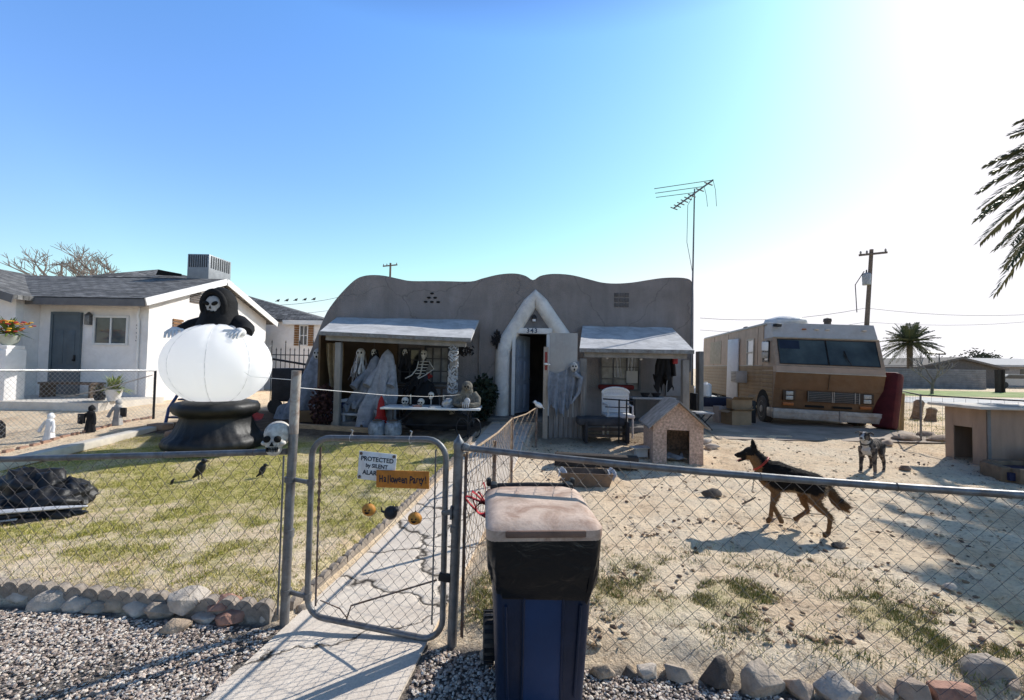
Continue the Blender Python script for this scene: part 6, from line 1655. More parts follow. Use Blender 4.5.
mb = MB(); mb.grid(lambda u, v: (-.17+.34*u, .03+.25*v, .07+.05*math.sin(u*9+v*5)*(.4+v)), 16, 10); single('dog_blanket', mb, M('dingy_blanket', (.36, .34, .32), .95, .3, 12, .5), 'crumpled pale blanket inside the peaked dog house', 'blanket', sm=75)
bl = bpy.data.objects['dog_blanket']; bl.location = q+Vector((0, .14, .02))
q2 = P(641, 436, 8.2); q2.z = g(q2.x, 8.2); mb = MB(); mb.box(q2+Vector((0, 0, .16)), (.34, .24, .02), .2); mb.box(q2+Vector((0, 0, .07)), (.2, .16, .15)); single('water_stand', mb, M('pale_board', (.6, .56, .5), .8), 'small block with a white board on it left of the dog house', 'stand')
for px, py, lb in ((712, 448, 'flat pale stone right of the dog house'), (706, 443, 'smaller pale stone at the right rear of the dog house')):
    q3 = G(px, py); mb = MB(); mb.rock(q3+Vector((0, 0, .03)), (.14, .1, .06), px, sub=2); single('rock', mb, rock_mat('pale', RK['pale']), lb, 'rock')
# flat roofed kennel
KA, KB = Vector((8.27, 8.5, 0)), Vector((8.36, 7.85, 0)); KC = KB+Vector((1.35, -.05, 0)); KD = KA+Vector((1.35, -.05, 0))
zb = .10; zt = 1.17
t = thing('kennel', 'flat roofed tan plywood kennel with a dark doorway at the right side', 'kennel', (KB.x, KB.y, .15))
kt = M('kennel_ply', (.36, .25, .18), .85, .15, 3, .2, 40, stretch=(2, 2, .4))
def wallseg(mb, a, b, z0, z1, th=.03):
    a = Vector((a.x, a.y, 0)); b = Vector((b.x, b.y, 0)); mb.bar(a+Vector((0, 0, (z0+z1)/2)), b+Vector((0, 0, (z0+z1)/2)), th, z1-z0); return mb
mb = MB(); u1, u2 = .22, .68; d_ = KB-KA
wallseg(mb, KA, KA+d_*u1, zb, zt); wallseg(mb, KA+d_*u2, KB, zb, zt); wallseg(mb, KA+d_*(u1+.003), KA+d_*(u2-.003), .82, zt)
wallseg(mb, KB+Vector((.017, 0, 0)), KC, zb, zt); wallseg(mb, KC+Vector((0, .02, 0)), KD-Vector((0, .02, 0)), zb, zt); wallseg(mb, KA+Vector((.02, 0, 0)), KD, zb, zt)
obj('wall', mb, kt, t)
mb = MB(); mb.bar(KB+Vector((.02, -.018, .1)), KB+Vector((.02, -.018, zt)), .05, .02); obj('corner_trim', mb, M('grey_trim', (.2, .19, .18), .8), t)
mb = MB(); cc = (KA+KB+KC+KD)/4; mb.box((cc.x-.05, cc.y-.02, zt+.03), (1.75, 1.02, .05), Matrix.Rotation(R(-2), 3, 'Z'), b=.008); mb.box((cc.x+.2, cc.y-.25, zt+.068), (.9, .35, .02), Matrix.Rotation(R(6), 3, 'Z')); obj('roof', mb, M('sun_bleached_board', (.62, .56, .48), .85, .2, 4, .2), t)
# blue tub with timber rim
q = Vector((8.8, 7.3, g(8.8, 7.3)))
t = thing('sand_tub', 'low dark blue tub with a timber edge in front of the kennel', 'tub', q)
ring = [P(967, 464, 7.6), P(1060, 455, 7.55), P(1075, 480, 6.9), P(997, 486, 6.75)]
ring = [Vector((8.0, 7.6, 0)), Vector((9.5, 7.65, 0)), Vector((9.3, 6.75, 0)), Vector((7.75, 6.95, 0))]
for k in range(4):
    mb = MB(); a_, b_ = ring[k], ring[(k+1) % 4]; e_ = (b_-a_).normalized()*.075; mb.bar(a_+e_+Vector((0, 0, .21)), b_-e_+Vector((0, 0, .21)), .14, .24, .012); obj('rim_board', mb, M('tub_timber', (.22, .15, .095), .85, .3, 5, .3), t)
mb = MB(); mb.ext([p_+Vector((0, 0, .26)) for p_ in ring], (0, 0, -.12)); obj('liner', mb, M('blue_liner', (.015, .02, .06), .5, .3, 4, .3), t)
q = Vector((8.95, 7.5, .27)); mb = MB(); mb.sph(q+Vector((0, 0, .12)), (.28, .16, .16), 18, 10, fn=lambda p: 1+.15*mnoise.noise(p*2)); single('feed_sack', mb, M('brown_sack', (.17, .13, .10), .9, .2, 5, .4), 'brown sack slumped in the blue tub against the kennel', 'sack')

# dirt yard bits
q = G(586, 486); q.y += .05
t = thing('planter_trough', 'shallow wooden trough with white rags on its ends lying behind the bin', 'trough', q, R(-4))
tr_m = M('trough_wood', (.17, .12, .085), .9, .3, 5, .4)
mb = MB(); mb.ext([(-.32, -.13, 0), (.32, -.13, 0), (.37, -.19, .2), (-.37, -.19, .2)], (0, .018, 0)); mb.ext([(-.32, .13, 0), (.32, .13, 0), (.37, .19, .2), (-.37, .19, .2)], (0, -.018, 0)); mb.box((0, 0, .012), (.62, .22, .02))
for s in (-1, 1): mb.ext([(s*.32, -.11, 0), (s*.32, .11, 0), (s*.368, .17, .198), (s*.368, -.17, .198)], (-s*.018, 0, 0))
obj('box', mb, tr_m, t, w=False)
for s, lb in ((-1, 'white rag draped on the left end of the wooden trough'), (1, 'white rag draped on the right end of the wooden trough')):
    mb = MB(); c_ = q+Vector((s*.35, -.02, .21)); mb.grid(lambda u, v: c_+Vector(((u-.5)*.12+.01*math.sin(v*9), (v-.5)*.26, .02+.03*math.sin(u*8+v*5)-.10*(abs(v-.5)*2)**2)), 8, 10); single('white_rag', mb, cloth_w, lb, 'rag', sm=75)
mb = MB(); a_, b_ = P(500, 466, 7.6), P(640, 470, 7.4); mb.bar((.75, 7.55, .24), (2.1, 7.35, .235), .2, .2, .02); single('railroad_tie', mb, M('tie_wood', (.055, .045, .04), .9, .4, 6, .5, 30, stretch=(1, 5, 5)), 'old dark timber beam lying across the yard before the dog house', 'timber')
for px, py, w_, k_, lb in ((712, 497, 20, 'dark', 'dark clod on the sand behind the dog'), (950, 590, 14, 'pale', 'small white scrap of rock in the palm shadow'), (565, 595, 10, 'pale', 'small white pebble right of the bin top'), (905, 470, 12, 'brown', 'brown stone on the sand left of the kennel'), (838, 548, 14, 'dark', 'dark clod near the hind paw of the large dog')):
    q = G(px, py); mb = MB(); r_ = w_*q.y/FPX/2; mb.rock(q+Vector((0, 0, r_*.3)), (r_, r_*.7, r_*.5), px*.3, sub=2); single('rock', mb, rock_mat(k_, RK[k_]), lb, 'rock')

# ------------------------------------------------------------------ rubbish bin
t = thing('rubbish_bin', 'dark blue wheeled rubbish bin with weathered tan lid in front of the fence', 'bin', (.16, 2.56, 0), R(4))
blu = M('bin_blue', (.005, .016, .043), .4, .25, 3, .08, 50, spec=.5, dirt=(.02, .03, .07), damt=.5, dscale=5)
def rect(w, d0, d1, z, r=.05, n=4):
    pts = []
    for sx, sy, a0 in ((1, -1, -PI/2), (1, 1, 0), (-1, 1, PI/2), (-1, -1, PI)):
        cx_ = sx*(w/2-r); cy_ = (d0 if sy < 0 else d1)-sy*r
        for k in range(n+1):
            a = a0+PI/2*k/n; pts.append((cx_+r*math.cos(a), cy_+r*math.sin(a), z))
    return pts
def loft(mb, secs, cap0=True, cap1=True):
    n = len(secs[0]); k = len(mb.v)
    for s_ in secs: mb.v += [tuple(p) for p in s_]
    for i in range(len(secs)-1):
        for j in range(n): mb.f.append((k+i*n+j, k+i*n+(j+1) % n, k+(i+1)*n+(j+1) % n, k+(i+1)*n+j))
    if cap0: mb.f.append(tuple(k+j for j in range(n))[::-1])
    if cap1: mb.f.append(tuple(k+(len(secs)-1)*n+j for j in range(n)))
    return mb
mb = MB(); loft(mb, [rect(.44, -.24, .17, .02), rect(.45, -.245, .19, .10), rect(.50, -.285, .26, .62), rect(.535, -.305, .29, .90), rect(.56, -.32, .30, .905), rect(.56, -.32, .30, .935)])
body = obj('body', mb, blu, t, w=False)
poly = [(-.10, .05), (.10, .05), (.10, .62)]+[(.10*math.cos(a), .62+.09*math.sin(a)) for a in np.linspace(0, PI, 11)][1:-1]+[(-.10, .62)]
fyz = lambda z: -.243-(z-.1)*.0775-.003
mb = MB(); k = [Vector((x, fyz(z)-.004, z)) for x, z in poly]; mb.ext(k, (0, .02, 0)); obj('front_panel', mb, M('bin_panel', (.006, .034, .105), .45, .2, 3, .05, spec=.5), body, w=False)
mb = MB()   # raised rims either side of the recess and moulded ribs
mb.tube([Vector((x, fyz(z)-.006, z)) for x, z in poly], .008, 6, closed=True)
for s in (-1, 1): mb.tube([(s*.17, -.255, .12), (s*.19, -.292, .60)], .008, 6)
obj('moulding', mb, blu, body, w=False)
lidm = M('sun_faded_lid', (.62, .47, .37), .7, .25, 4, .15, 40, dirt=(.27, .14, .09), damt=.85, dscale=5)
mb = MB()
secs = []
for (w_, d0, d1, z) in ((.585, -.335, .30, .930), (.59, -.34, .30, .945), (.59, -.34, .30, .985), (.55, -.315, .29, 1.005), (.46, -.24, .26, 1.022)):
    s_ = rect(w_, d0, d1, z, .06, 5); secs.append([(x, y, zz+.02*(y+.34)/.64) for x, y, zz in s_])
loft(mb, secs); lid = obj('lid', mb, lidm, t, w=False)
mb = MB(); mb.box((0, -.343, .972), (.40, .02, .035), b=.008); mb.box((0, -.20, 1.014), (.36, .05, .012), b=.005); obj('lid_lip', mb, M('lid_brown', (.20, .12, .085), .7, .2), lid, w=False)
mb = MB(); mb.tube([(-.25, .33, 1.025), (0, .335, 1.03), (.25, .33, 1.025)], .017, 10)
for s in (-.24, .24): mb.box((s, .30, 1.01), (.045, .09, .09), b=.012)
for s in (-.27, .27): mb.box((s, .335, 1.05), (.03, .05, .05), b=.01)
obj('handle', mb, blackp, t, w=False)
for s in (-1, 1):
    T = Matrix.Translation((s*.255, .24, .14)) @ Matrix.Rotation(PI/2, 4, 'Y')
    mb = MB(); mb.lathe([(.05, -.035), (.125, -.035), (.135, -.02), (.135, .02), (.125, .035), (.05, .035)], (0, 0, 0), 22); mb.v = [tuple(T @ Vector(p)) for p in mb.v]
    wh = obj('wheel', mb, M('dusty_tyre'), t, w=False)
    mb = MB()
    for k in range(18):
        a = 2*PI*k/18; mb.box((s*.255, .24+.136*math.cos(a), .14+.136*math.sin(a)), (.06, .014, .02), Matrix.Rotation(a, 3, 'X'))
    obj('tread', mb, blackp, wh, w=False)
# black bag folded over the rim
m, nt, b = _nodes('black_bag'); b.inputs['Base Color'].default_value = (.008, .008, .009, 1); b.inputs['Roughness'].default_value = .3
tc = nt.nodes.new('ShaderNodeTexCoord').outputs['Object']; bump(nt, b, noise_n(nt, mapping(nt, tc, (5, 5, 9)), 1.6, 4, .5, 1.0), .5, .02)
mb = MB()
def bag(u, v):
    k = len(BR); x, y, _ = BR[int(round(v*(k-1))) % k]
    z = .935-.27*u-.05*math.sin(v*2*PI*2+1)*u-.016*math.sin(v*2*PI*7)*u
    nz = mnoise.fractal(Vector((v*9, u*2.6+v*6, 3.3)), 1, 2, 3)
    f = 1.035+.030*math.sin(u*PI)-.115*u+.026*nz*math.sin(min(1, u*1.6)*PI*.5)
    return (x*f, y*f, z)
BR = rect(.565, -.325, .305, 0, .06, 14); BR.append(BR[0])
nb = len(BR)-1
mb.grid(bag, 26, nb)
o = obj('bin_liner', mb, m, None, w=False, sm=80); o.location = (.16, 2.56, 0); o.rotation_euler = (0, 0, R(4)); tag(o, 'black plastic bag folded over the rim of the blue bin', 'bin bag')
# red tinsel bow
c_ = P(482, 508, 2.86)
t = thing('red_bow', 'bright red mesh bow tied to the fence beside the bin lid', 'bow', c_)
redm = M('red_mesh', (.42, .01, .02), .6, .3, 14, .2)
for k in range(9):
    a = -.6+k*.42; L = .11+.03*(k % 3); mb = MB(); dv = Vector((math.cos(a)*.7, .2*math.sin(k), math.sin(a))); sd = dv.cross(Vector((0, 1, 0))).normalized()
    mb.grid(lambda u, v: c_+dv*L*math.sin(u*PI)*1.0+sd*(u-.5)*.07+Vector((0, (v-.5)*.05, 0))*1.0+Vector((0, -.01, 0)), 12, 3); obj('loop', mb, redm, t, sm=80)

# ------------------------------------------------------------------ dogs
def dog(name, label, o0, hx, hy, build, colf):
    hx, hy = Vector((hx, hy)).normalized(); lx, ly = -hy, hx
    T = Matrix(((hx, lx, 0, o0[0]), (hy, ly, 0, o0[1]), (0, 0, 1, o0[2]), (0, 0, 0, 1)))
    t = bpy.data.objects.new(name, None); COL.objects.link(t); t.empty_display_size = .1
    t.location = o0; t.rotation_euler = (0, 0, math.atan2(hy, hx)); tag(t, label, 'dog'); FR[t.name] = T
    mb = MB(); build(mb); me = fuse(mb, .008, 5)
    if 'shepherd' in label: t.scale = (.84, 1.0, .97)
    nrm = [v.normal.copy() for v in me.vertices]
    for v, n_ in zip(me.vertices, nrm):                        # ruffled coat
        v.co += n_*.0045*mnoise.fractal(Vector((v.co.x*14, v.co.y*30, v.co.z*34)), 1, 2, 3)
    vcol(me, colf)
    body = obj('body', me, fur, t, w=False, sm=180)
    if 'shepherd' not in label: t.scale = (.95, .88, 1.0); return t, body
    rnd = random.Random(5); ps = list(me.polygons); wts = [p.area for p in ps]; V_ = []; C_ = []
    for p in rnd.choices(ps, wts, k=9000):
        c = p.center; n = p.normal
        if c.z < .16 or (c.x > .44 and c.z > .6): continue
        L = .016+.012*rnd.random()
        if c.x < -.40: L *= 1.9
        elif c.x < -.2 or (c.x > .2 and c.z < .75): L *= 1.35
        d = (n*.55+Vector((-.75, 0, -.35))+Vector((rnd.gauss(0, .18), rnd.gauss(0, .18), rnd.gauss(0, .18)))).normalized()
        w_ = d.cross(n)
        if w_.length < .01: continue
        w_ = w_.normalized()*.0028; k = colf(c)*(.75+.6*rnd.random())
        V_ += [c-w_-n*.004, c+w_-n*.004, c+d*L]; C_ += [k, k, k]
    cm = bpy.data.meshes.new('coat'); cm.from_pydata([tuple(v) for v in V_], [], [(i, i+1, i+2) for i in range(0, len(V_), 3)]); cm.update()
    a = cm.color_attributes.new('Col', 'FLOAT_COLOR', 'POINT'); a.data.foreach_set('color', np.array([[*c, 1] for c in C_], dtype=np.float32).ravel())
    tag(obj('coat', cm, M('dog_hair', rough=.8, var=.25, scale=40, bmp=0, attr='Col', spec=.1), t, w=False, sm=0), kind='stuff')
    return t, body
fur = M('dog_fur', rough=.8, var=.4, scale=70, bmp=.7, bscale=200, attr='Col', spec=.15)
def spine(mb, rows):                                           # (x, z, half width, half height)
    mb.tube([(x, 0, z) for x, z, w_, h_ in rows], [w_ for _, _, w_, _ in rows], 18, flat=[h_/w_ for _, _, w_, h_ in rows])
def limb(mb, rows): mb.tube([r_[:3] for r_ in rows], [r_[3] for r_ in rows], 12)
def gsd(mb):
    spine(mb, [(-.40, .50, .03, .05), (-.36, .505, .075, .10), (-.28, .515, .105, .125), (-.18, .53, .112, .125), (-.06, .545, .118, .135), (.05, .555, .128, .155), (.15, .565, .13, .172), (.23, .585, .112, .16), (.29, .62, .09, .13), (.31, .63, .05, .08)])
    mb.tube([(.22, 0, .60), (.30, 0, .665), (.36, 0, .735), (.40, 0, .785)], [.115, .098, .080, .066], 16, flat=1.15)
    mb.sph((.435, 0, .805), (.088, .066, .064), 18, 12); mb.sph((.39, 0, .775), (.07, .065, .075), 14, 10)
    mb.tube([(.46, 0, .795), (.53, 0, .777), (.595, 0, .757), (.612, 0, .752)], [.050, .038, .029, .018], 14)
    mb.tube([(.45, 0, .755), (.52, 0, .722), (.585, 0, .690)], [.036, .022, .015], 12, flat=.7)
    for s in (-1, 1):
        mb.tube([(.400, s*.045, .835), (.402, s*.052, .880), (.410, s*.055, .925), (.414, s*.056, .955)], [.040, .036, .022, .008], 10, flat=.5)
    limb(mb, [(.19, .075, .55, .085), (.20, .085, .47, .072), (.155, .09, .385, .046), (.20, .09, .265, .031), (.135, .09, .165, .027), (.10, .09, .105, .031), (.095, .09, .085, .024)])
    limb(mb, [(.19, -.075, .55, .085), (.19, -.085, .47, .070), (.15, -.09, .375, .046), (.18, -.09, .215, .030), (.20, -.09, .08, .025), (.225, -.09, .036, .030), (.255, -.09, .028, .025)])
    limb(mb, [(-.28, .065, .53, .105), (-.27, .08, .46, .098), (-.245, .09, .37, .070), (-.32, .095, .285, .042), (-.405, .10, .225, .030), (-.395, .10, .12, .024), (-.385, .10, .05, .026), (-.355, .10, .030, .030), (-.325, .10, .026, .024)])
    limb(mb, [(-.27, -.065, .53, .105), (-.24, -.08, .45, .092), (-.15, -.09, .355, .062), (-.18, -.095, .27, .038), (-.215, -.10, .205, .028), (-.13, -.10, .135, .024), (-.09, -.10, .10, .029), (-.06, -.10, .085, .024)])
    mb.tube([(-.36, 0, .535), (-.43, 0, .46), (-.48, 0, .385), (-.535, 0, .335), (-.60, 0, .325), (-.63, 0, .335)], [.05, .052, .060, .062, .045, .012], 12)
TAN = Vector((.235, .128, .06)); BLK = Vector((.016, .013, .012)); CRM = Vector((.42, .29, .17))
def lerp3(a, b, f): return a*(1-f)+b*f
def gsd_c(p):
    n = mnoise.fractal(Vector((p.x*7, p.y*9, p.z*9)), 1, 2, 3)*.03
    x, y, z = p
    if x > .31 and z > .60:                                    # head and neck
        if x > .50: return BLK
        if z > .86: return BLK
        if x > .40: return BLK*1.3 if z+n > .775 else lerp3(TAN, BLK, sstep(.46, .50, x+n))
        k = sstep(.0, .05, (z-.70)-(x-.33)*1.1+n)
        return lerp3(TAN, BLK*1.5, k)
    if x < -.40: 
        return lerp3(TAN*.75, BLK*1.4, sstep(-.01, .03, (z-(.50+.9*(x+.43)) if x > -.5 else z-.36)+n))
    line = .455+.30*max(0, -.16-x)*.9+.04*math.sin(x*9)
    if -.05 < x < .33: line = .45+.35*max(0, x-.16)
    k = sstep(line-.02, line+.025, z+n*1.4)
    low = CRM if (z > .40 and (abs(x+.05) < .15 or (x < -.26 and y*0 == 0 and x < -.34))) else TAN
    if z < .07: low = TAN*.7
    return lerp3(low, BLK, k)
o0 = Vector((2.99, 4.80, 0)); o0.z = g(o0.x, o0.y)
t, bd = dog('dog', 'large black and tan shepherd dog trotting to the left across the sand', o0, -.91, .42, gsd, gsd_c)
mb = MB(); mb.sph((.612, 0, .760), (.016, .019, .015), 10, 7); obj('nose', mb, socket, t, w=False)
for s in (-1, 1):
    mb = MB(); mb.sph((.487, s*.043, .812), .0105, 8, 6); obj('eye', mb, M('dog_eye', (.02, .012, .008), .1, spec=.8), t, w=False)
mb = MB(); mb.tube([(.50, 0, .735), (.56, 0, .718), (.60, 0, .696)], [.016, .017, .010], 8, flat=.35); obj('tongue', mb, M('tongue', (.45, .13, .12), .4), t, w=False)
u_ = Vector((0, 1, 0))
mb = MB(); c_ = Vector((.315, 0, .69)); nn = Vector((.62, 0, .72)).normalized(); w_ = nn.cross(u_)
mb.tube([c_+u_*math.cos(a)*.097+w_*math.sin(a)*.108 for a in np.linspace(0, 2*PI, 25)[:-1]], .013, 6, closed=True); obj('collar', mb, M('red_collar', (.42, .05, .03), .6), t, w=False)
mb = MB()
for k in range(12):
    c_ = Vector((.385+.003*k, .02, .60-.020*k)); ax_ = Vector((1, 0, 0)) if k % 2 else Vector((0, 1, 0)); mb.tube([c_+ax_*math.cos(a)*.008+Vector((0, 0, math.sin(a)*.014)) for a in np.linspace(0, 2*PI, 9)[:-1]], .0032, 4, closed=True)
obj('chain', mb, dk, t, w=False)
mb = MB(); rr = G(742, 506); mb.tube([rr+Vector((0, 0, .02)), rr+Vector((.12, .05, .05)), rr+Vector((.2, .06, .09))], [.009, .011, .008], 6); single('stick', mb, wood_d, 'thin dark stick lying by the shepherd dog front paws', 'stick')
mb = MB(); rr = G(770, 517); mb.tube([rr+Vector((0, 0, .02)), rr+Vector((.2, -.1, .012)), rr+Vector((.5, .1, .015)), rr+Vector((.75, .05, .012))], .006, 5); single('rope', mb, M('tan_rope', (.42, .33, .22), .9), 'thin tan rope on the sand under the shepherd dog', 'rope')
# second dog: dark brindle with white chest, looking at the camera
def pit(mb):
    spine(mb, [(-.34, .47, .03, .05), (-.30, .465, .075, .085), (-.22, .455, .092, .095), (-.10, .45, .090, .095), (.02, .44, .105, .120), (.13, .435, .118, .140), (.20, .45, .110, .130), (.25, .47, .07, .09)])
    mb.tube([(.17, 0, .49), (.235, 0, .545), (.275, 0, .605)], [.098, .082, .074], 14, flat=1.1)
    mb.sph((.30, 0, .635), (.085, .082, .066), 18, 12)
    mb.tube([(.33, 0, .622), (.385, 0, .608), (.43, 0, .598), (.442, 0, .596)], [.062, .048, .040, .025], 14, flat=.9)
    mb.tube([(.34, 0, .585), (.41, 0, .565)], [.040, .026], 12, flat=.7)
    for s in (-1, 1):
        mb.tube([(.285, s*.060, .680), (.285, s*.098, .694), (.305, s*.130, .676), (.322, s*.142, .650)], [.030, .030, .024, .007], 10, flat=.4)
        limb(mb, [(.16, s*.075, .43, .075), (.16, s*.092, .35, .056), (.155, s*.10, .25, .037), (.165, s*.105, .14, .029), (.165, s*.11, .05, .026), (.19, s*.112, .027, .032), (.205, s*.112, .024, .026)])
        limb(mb, [(-.24, s*.06, .46, .085), (-.22, s*.08, .38, .070), (-.19, s*.095, .29, .046), (-.285, s*.10, .175, .029), (-.275, s*.10, .06, .024), (-.255, s*.10, .027, .031), (-.235, s*.10, .024, .025)])
    mb.tube([(-.32, 0, .50), (-.42, .03, .53), (-.52, .06, .53)], [.030, .018, .007], 8)
def pit_c(p):
    x, y, z = p; n = mnoise.fractal(Vector((p.x*9, p.y*9, p.z*9)), 1, 2, 3)*.035
    W = Vector((.60, .56, .52)); D_ = Vector((.06, .05, .046)); B_ = Vector((.19, .15, .12))
    if x > .12 and .30 < z < .55+n and abs(y) < .062+n: return W
    if x > .26 and abs(y) < .020+n*.5+max(0, x-.36)*.3 and z > .58: return W
    if x > .39 and z < .60+n: return W
    if z < .045+n*.3: return W*.6
    return lerp3(D_, B_, sstep(-.2, .5, math.sin(x*55+z*34+n*90)))
o0 = Vector((5.98, 7.42, 0)); o0.z = g(o0.x, o0.y)
t, bd = dog('dog', 'smaller dark brindle dog with white chest standing and facing the camera', o0, -.83, -.56, pit, pit_c)
mb = MB(); mb.sph((.442, 0, .607), (.013, .022, .015), 10, 7); obj('nose', mb, socket, t, w=False)
for s in (-1, 1):
    mb = MB(); mb.sph((.368, s*.046, .645), .0105, 8, 6); obj('eye', mb, M('dog_eye'), t, w=False)
mb = MB(); c_ = Vector((.225, 0, .54)); nn = Vector((.55, 0, .83)); w_ = nn.cross(u_)
mb.tube([c_+u_*math.cos(a)*.090+w_*math.sin(a)*.098 for a in np.linspace(0, 2*PI, 25)[:-1]], .011, 6, closed=True); obj('collar', mb, blackp, t, w=False)

# ------------------------------------------------------------------ cords and wires
mb = MB(); a_ = Vector((-1.50, 3.08, 1.62)); b_ = Vector((-1.0, 10.4, 1.12)); mid_ = P(380, 392, 6.5)
mb.tube([a_, a_.lerp(b_, .25)+Vector((0, 0, -.05)), a_.lerp(b_, .5)+Vector((0, 0, -.07)), a_.lerp(b_, .75)+Vector((0, 0, -.05)), b_], .0024, 5); single('clothesline', mb, plas_w, 'white cord strung from the tall gate post across to the left porch', 'cord')
mb = MB(); b2 = P(238, 368, 10.0); mb.tube([a_+Vector((0, 0, .05)), a_.lerp(b2, .5)+Vector((0, 0, -.06)), b2, P(272, 345, 14.4)], .0024, 5); single('clothesline', mb, plas_w, 'white cord running left from the tall gate post behind the globe', 'cord')

# ------------------------------------------------------------------ right side background
t = thing('wire_fence', 'thin wire fence with a slim steel post beyond the kennel', 'fence', (8.9, 9.7, .3))
pts_ = [(12.4, 15.0), (8.9, 9.7), (9.62, 8.0), (9.9, 6.0)]
for (x, y) in pts_[:3]:
    mb = MB(); mb.tube([(x, y, .1), (x, y, 1.32)], .018, 8); obj('post', mb, galv, t)
mb = MB(); mb.tube([(x, y, 1.30) for x, y in pts_], .016, 6); obj('rail', mb, M('dark_steel'), t)
mb = MB()
for (x0, y0), (x1, y1) in zip(pts_, pts_[1:]):
    for k in range(7): mb.tube([(x0, y0, .4+.13*k), (x1, y1, .4+.13*k)], .0025, 3, caps=False)
    n_ = int(math.hypot(x1-x0, y1-y0)/.18)
    for k in range(n_): u = k/n_; mb.tube([(x0+(x1-x0)*u, y0+(y1-y0)*u, .36), (x0+(x1-x0)*u, y0+(y1-y0)*u, 1.28)], .0025, 3, caps=False)
obj('wire_mesh', mb, wire_m, t)
for px, py, h_, lb in ((917, 419, .75, 'taller broken tree stump beyond the wire fence'), (931, 421, .5, 'shorter broken tree stump right of the taller one')):
    q = G(px, py); mb = MB(); mb.lathe([(.16, -.05), (.13, .1), (.11, h_*.5), (.12, h_*.7), (.06, h_*.8)], q, 12, Matrix.Rotation(.15, 4, 'Y'), fn=lambda a, z: 1+.18*math.sin(a*3+z*4)+.08*math.sin(a*7)); single('tree_stump', mb, M('stump_bark', (.20, .15, .11), .95, .4, 6, .6, 20), lb, 'stump')
for i, (px, py, w_) in enumerate(((905, 440, 24), (940, 441, 26), (925, 436, 18), (885, 446, 16))):
    q = G(px, py); mb = MB(); r_ = w_*q.y/FPX/2; mb.rock(q+Vector((0, 0, .04)), (r_, r_*.6, .09), px*.2, sub=2); single('rock', mb, rock_mat('rough', RK['rough']), ['long low rock left of the wire fence post', 'long low rock right of the wire fence post', 'low rock behind the wire fence post', 'small rock near the maroon couch back'][i], 'rock')
# block wall and houses
wallm = M('grey_block', (.20, .195, .195), .95, .25, 2, .4, 8)
xw0, xw1 = P(884, 380, 40).x, P(985, 380, 40).x
mb = MB(); 
for k in range(9):
    z0 = .3+.2*k; mb.box(((xw0+xw1)/2-4, 40, z0+.1), (xw1-xw0+8, .2-.02*(k % 2)*0, .19), b=.01)
single('block_wall', mb, wallm, 'long grey concrete block wall far behind the motorhome', 'wall')
def house(px0, px1, pyE, pyR, d, lab, wc, rc, depth=9, gable=False):
    x0, x1 = P(px0, 380, d).x, P(px1, 380, d).x; ze, zr_ = P((px0+px1)/2, pyE, d).z, P((px0+px1)/2, pyR, d).z
    t = thing('far_house', lab, 'house', ((x0+x1)/2, d, .35))
    mb = MB()
    if gable: mb.ext([(x0, d, .3), (x1, d, .3), (x1, d, ze), ((x0+x1)/2, d, zr_-.2), (x0, d, ze)], (0, depth, 0))
    else: mb.box(((x0+x1)/2, d+depth/2, (ze+.3)/2), (x1-x0, depth, ze-.3))
    obj('wall', mb, wc, t)
    mb = MB(); xm = (x0+x1)/2
    if gable:
        for s, xx in ((-1, x0-.5), (1, x1+.5)): mb.ext([(xm+s*.003, d-.4, zr_), (xx, d-.4, ze-.15), (xx, d+depth+.4, ze-.15), (xm+s*.003, d+depth+.4, zr_)], (0, 0, -.2))
    else:
        mb.ext([(x0-.4, d-.5, ze), (x1+.4, d-.5, ze), (x1+.4, d+depth/2, zr_), (x0-.4, d+depth/2, zr_)], (0, 0, -.2)); mb.ext([(x0-.4, d+depth/2+.003, zr_), (x1+.4, d+depth/2+.003, zr_), (x1+.4, d+depth+.5, ze), (x0-.4, d+depth+.5, ze)], (0, 0, -.2))
    obj('roof', mb, rc, t)
    mb = MB()
    for u in (.25, .7): mb.box((x0+(x1-x0)*u, d-.02, (ze+.5)*.55), (1.2, .06, 1.0))
    obj('window', mb, glass_d, t)
    return x0, x1, ze, zr_
hd = M('far_dark_wall', (.12, .11, .105), .9, .2); rd = M('far_roof_brown', (.16, .14, .125), .9, .25); rl = M('far_roof_pale', (.48, .46, .44), .9, .15); hp = M('far_pale_wall', (.34, .30, .27), .9, .2)
house(918, 1000, 366, 357, 44, 'brown low gabled house behind the block wall', hd, rd, 9, True)
house(880, 925, 365, 361, 50, 'long low dark roofed house left of the gabled one behind the wall', hd, rl, 9)
x0, x1, ze, zr_ = house(985, 1150, 366, 358, 48, 'pale roofed house at the right edge with a shaded carport', hp, rl, 10)
p = P(936, 353, 43.5); mb = MB(); mb.box((p.x, 43.6, p.z), (1.4, .8, .16), Matrix.Rotation(.25, 3, 'X')); 
for s in (-.5, .5): mb.bar((p.x+s, 43.7, p.z-1.0), (p.x+s, 43.7, p.z-.05), .06, .06)
single('roof_panel', mb, dk, 'small dark panel rack above the roof of the gabled house', 'panel')
for i, px in enumerate((998, 1003)):
    q = P(px, 392, 34); mb = MB(); mb.bar((q.x, 34, .3), (q.x, 34, 2.1), .22 if i == 0 else .12, .25); single('carport_post', mb, M('dark_brown_post', (.05, .035, .03), .8), ['thick dark carport post, left of the pair at the far right', 'thin dark carport post, right of the pair at the far right'][i], 'post')
q = P(1018, 386, 44); 
t = thing('parked_car', 'small grey car parked far away under the carport at the right edge', 'car', (q.x, 44, .35))
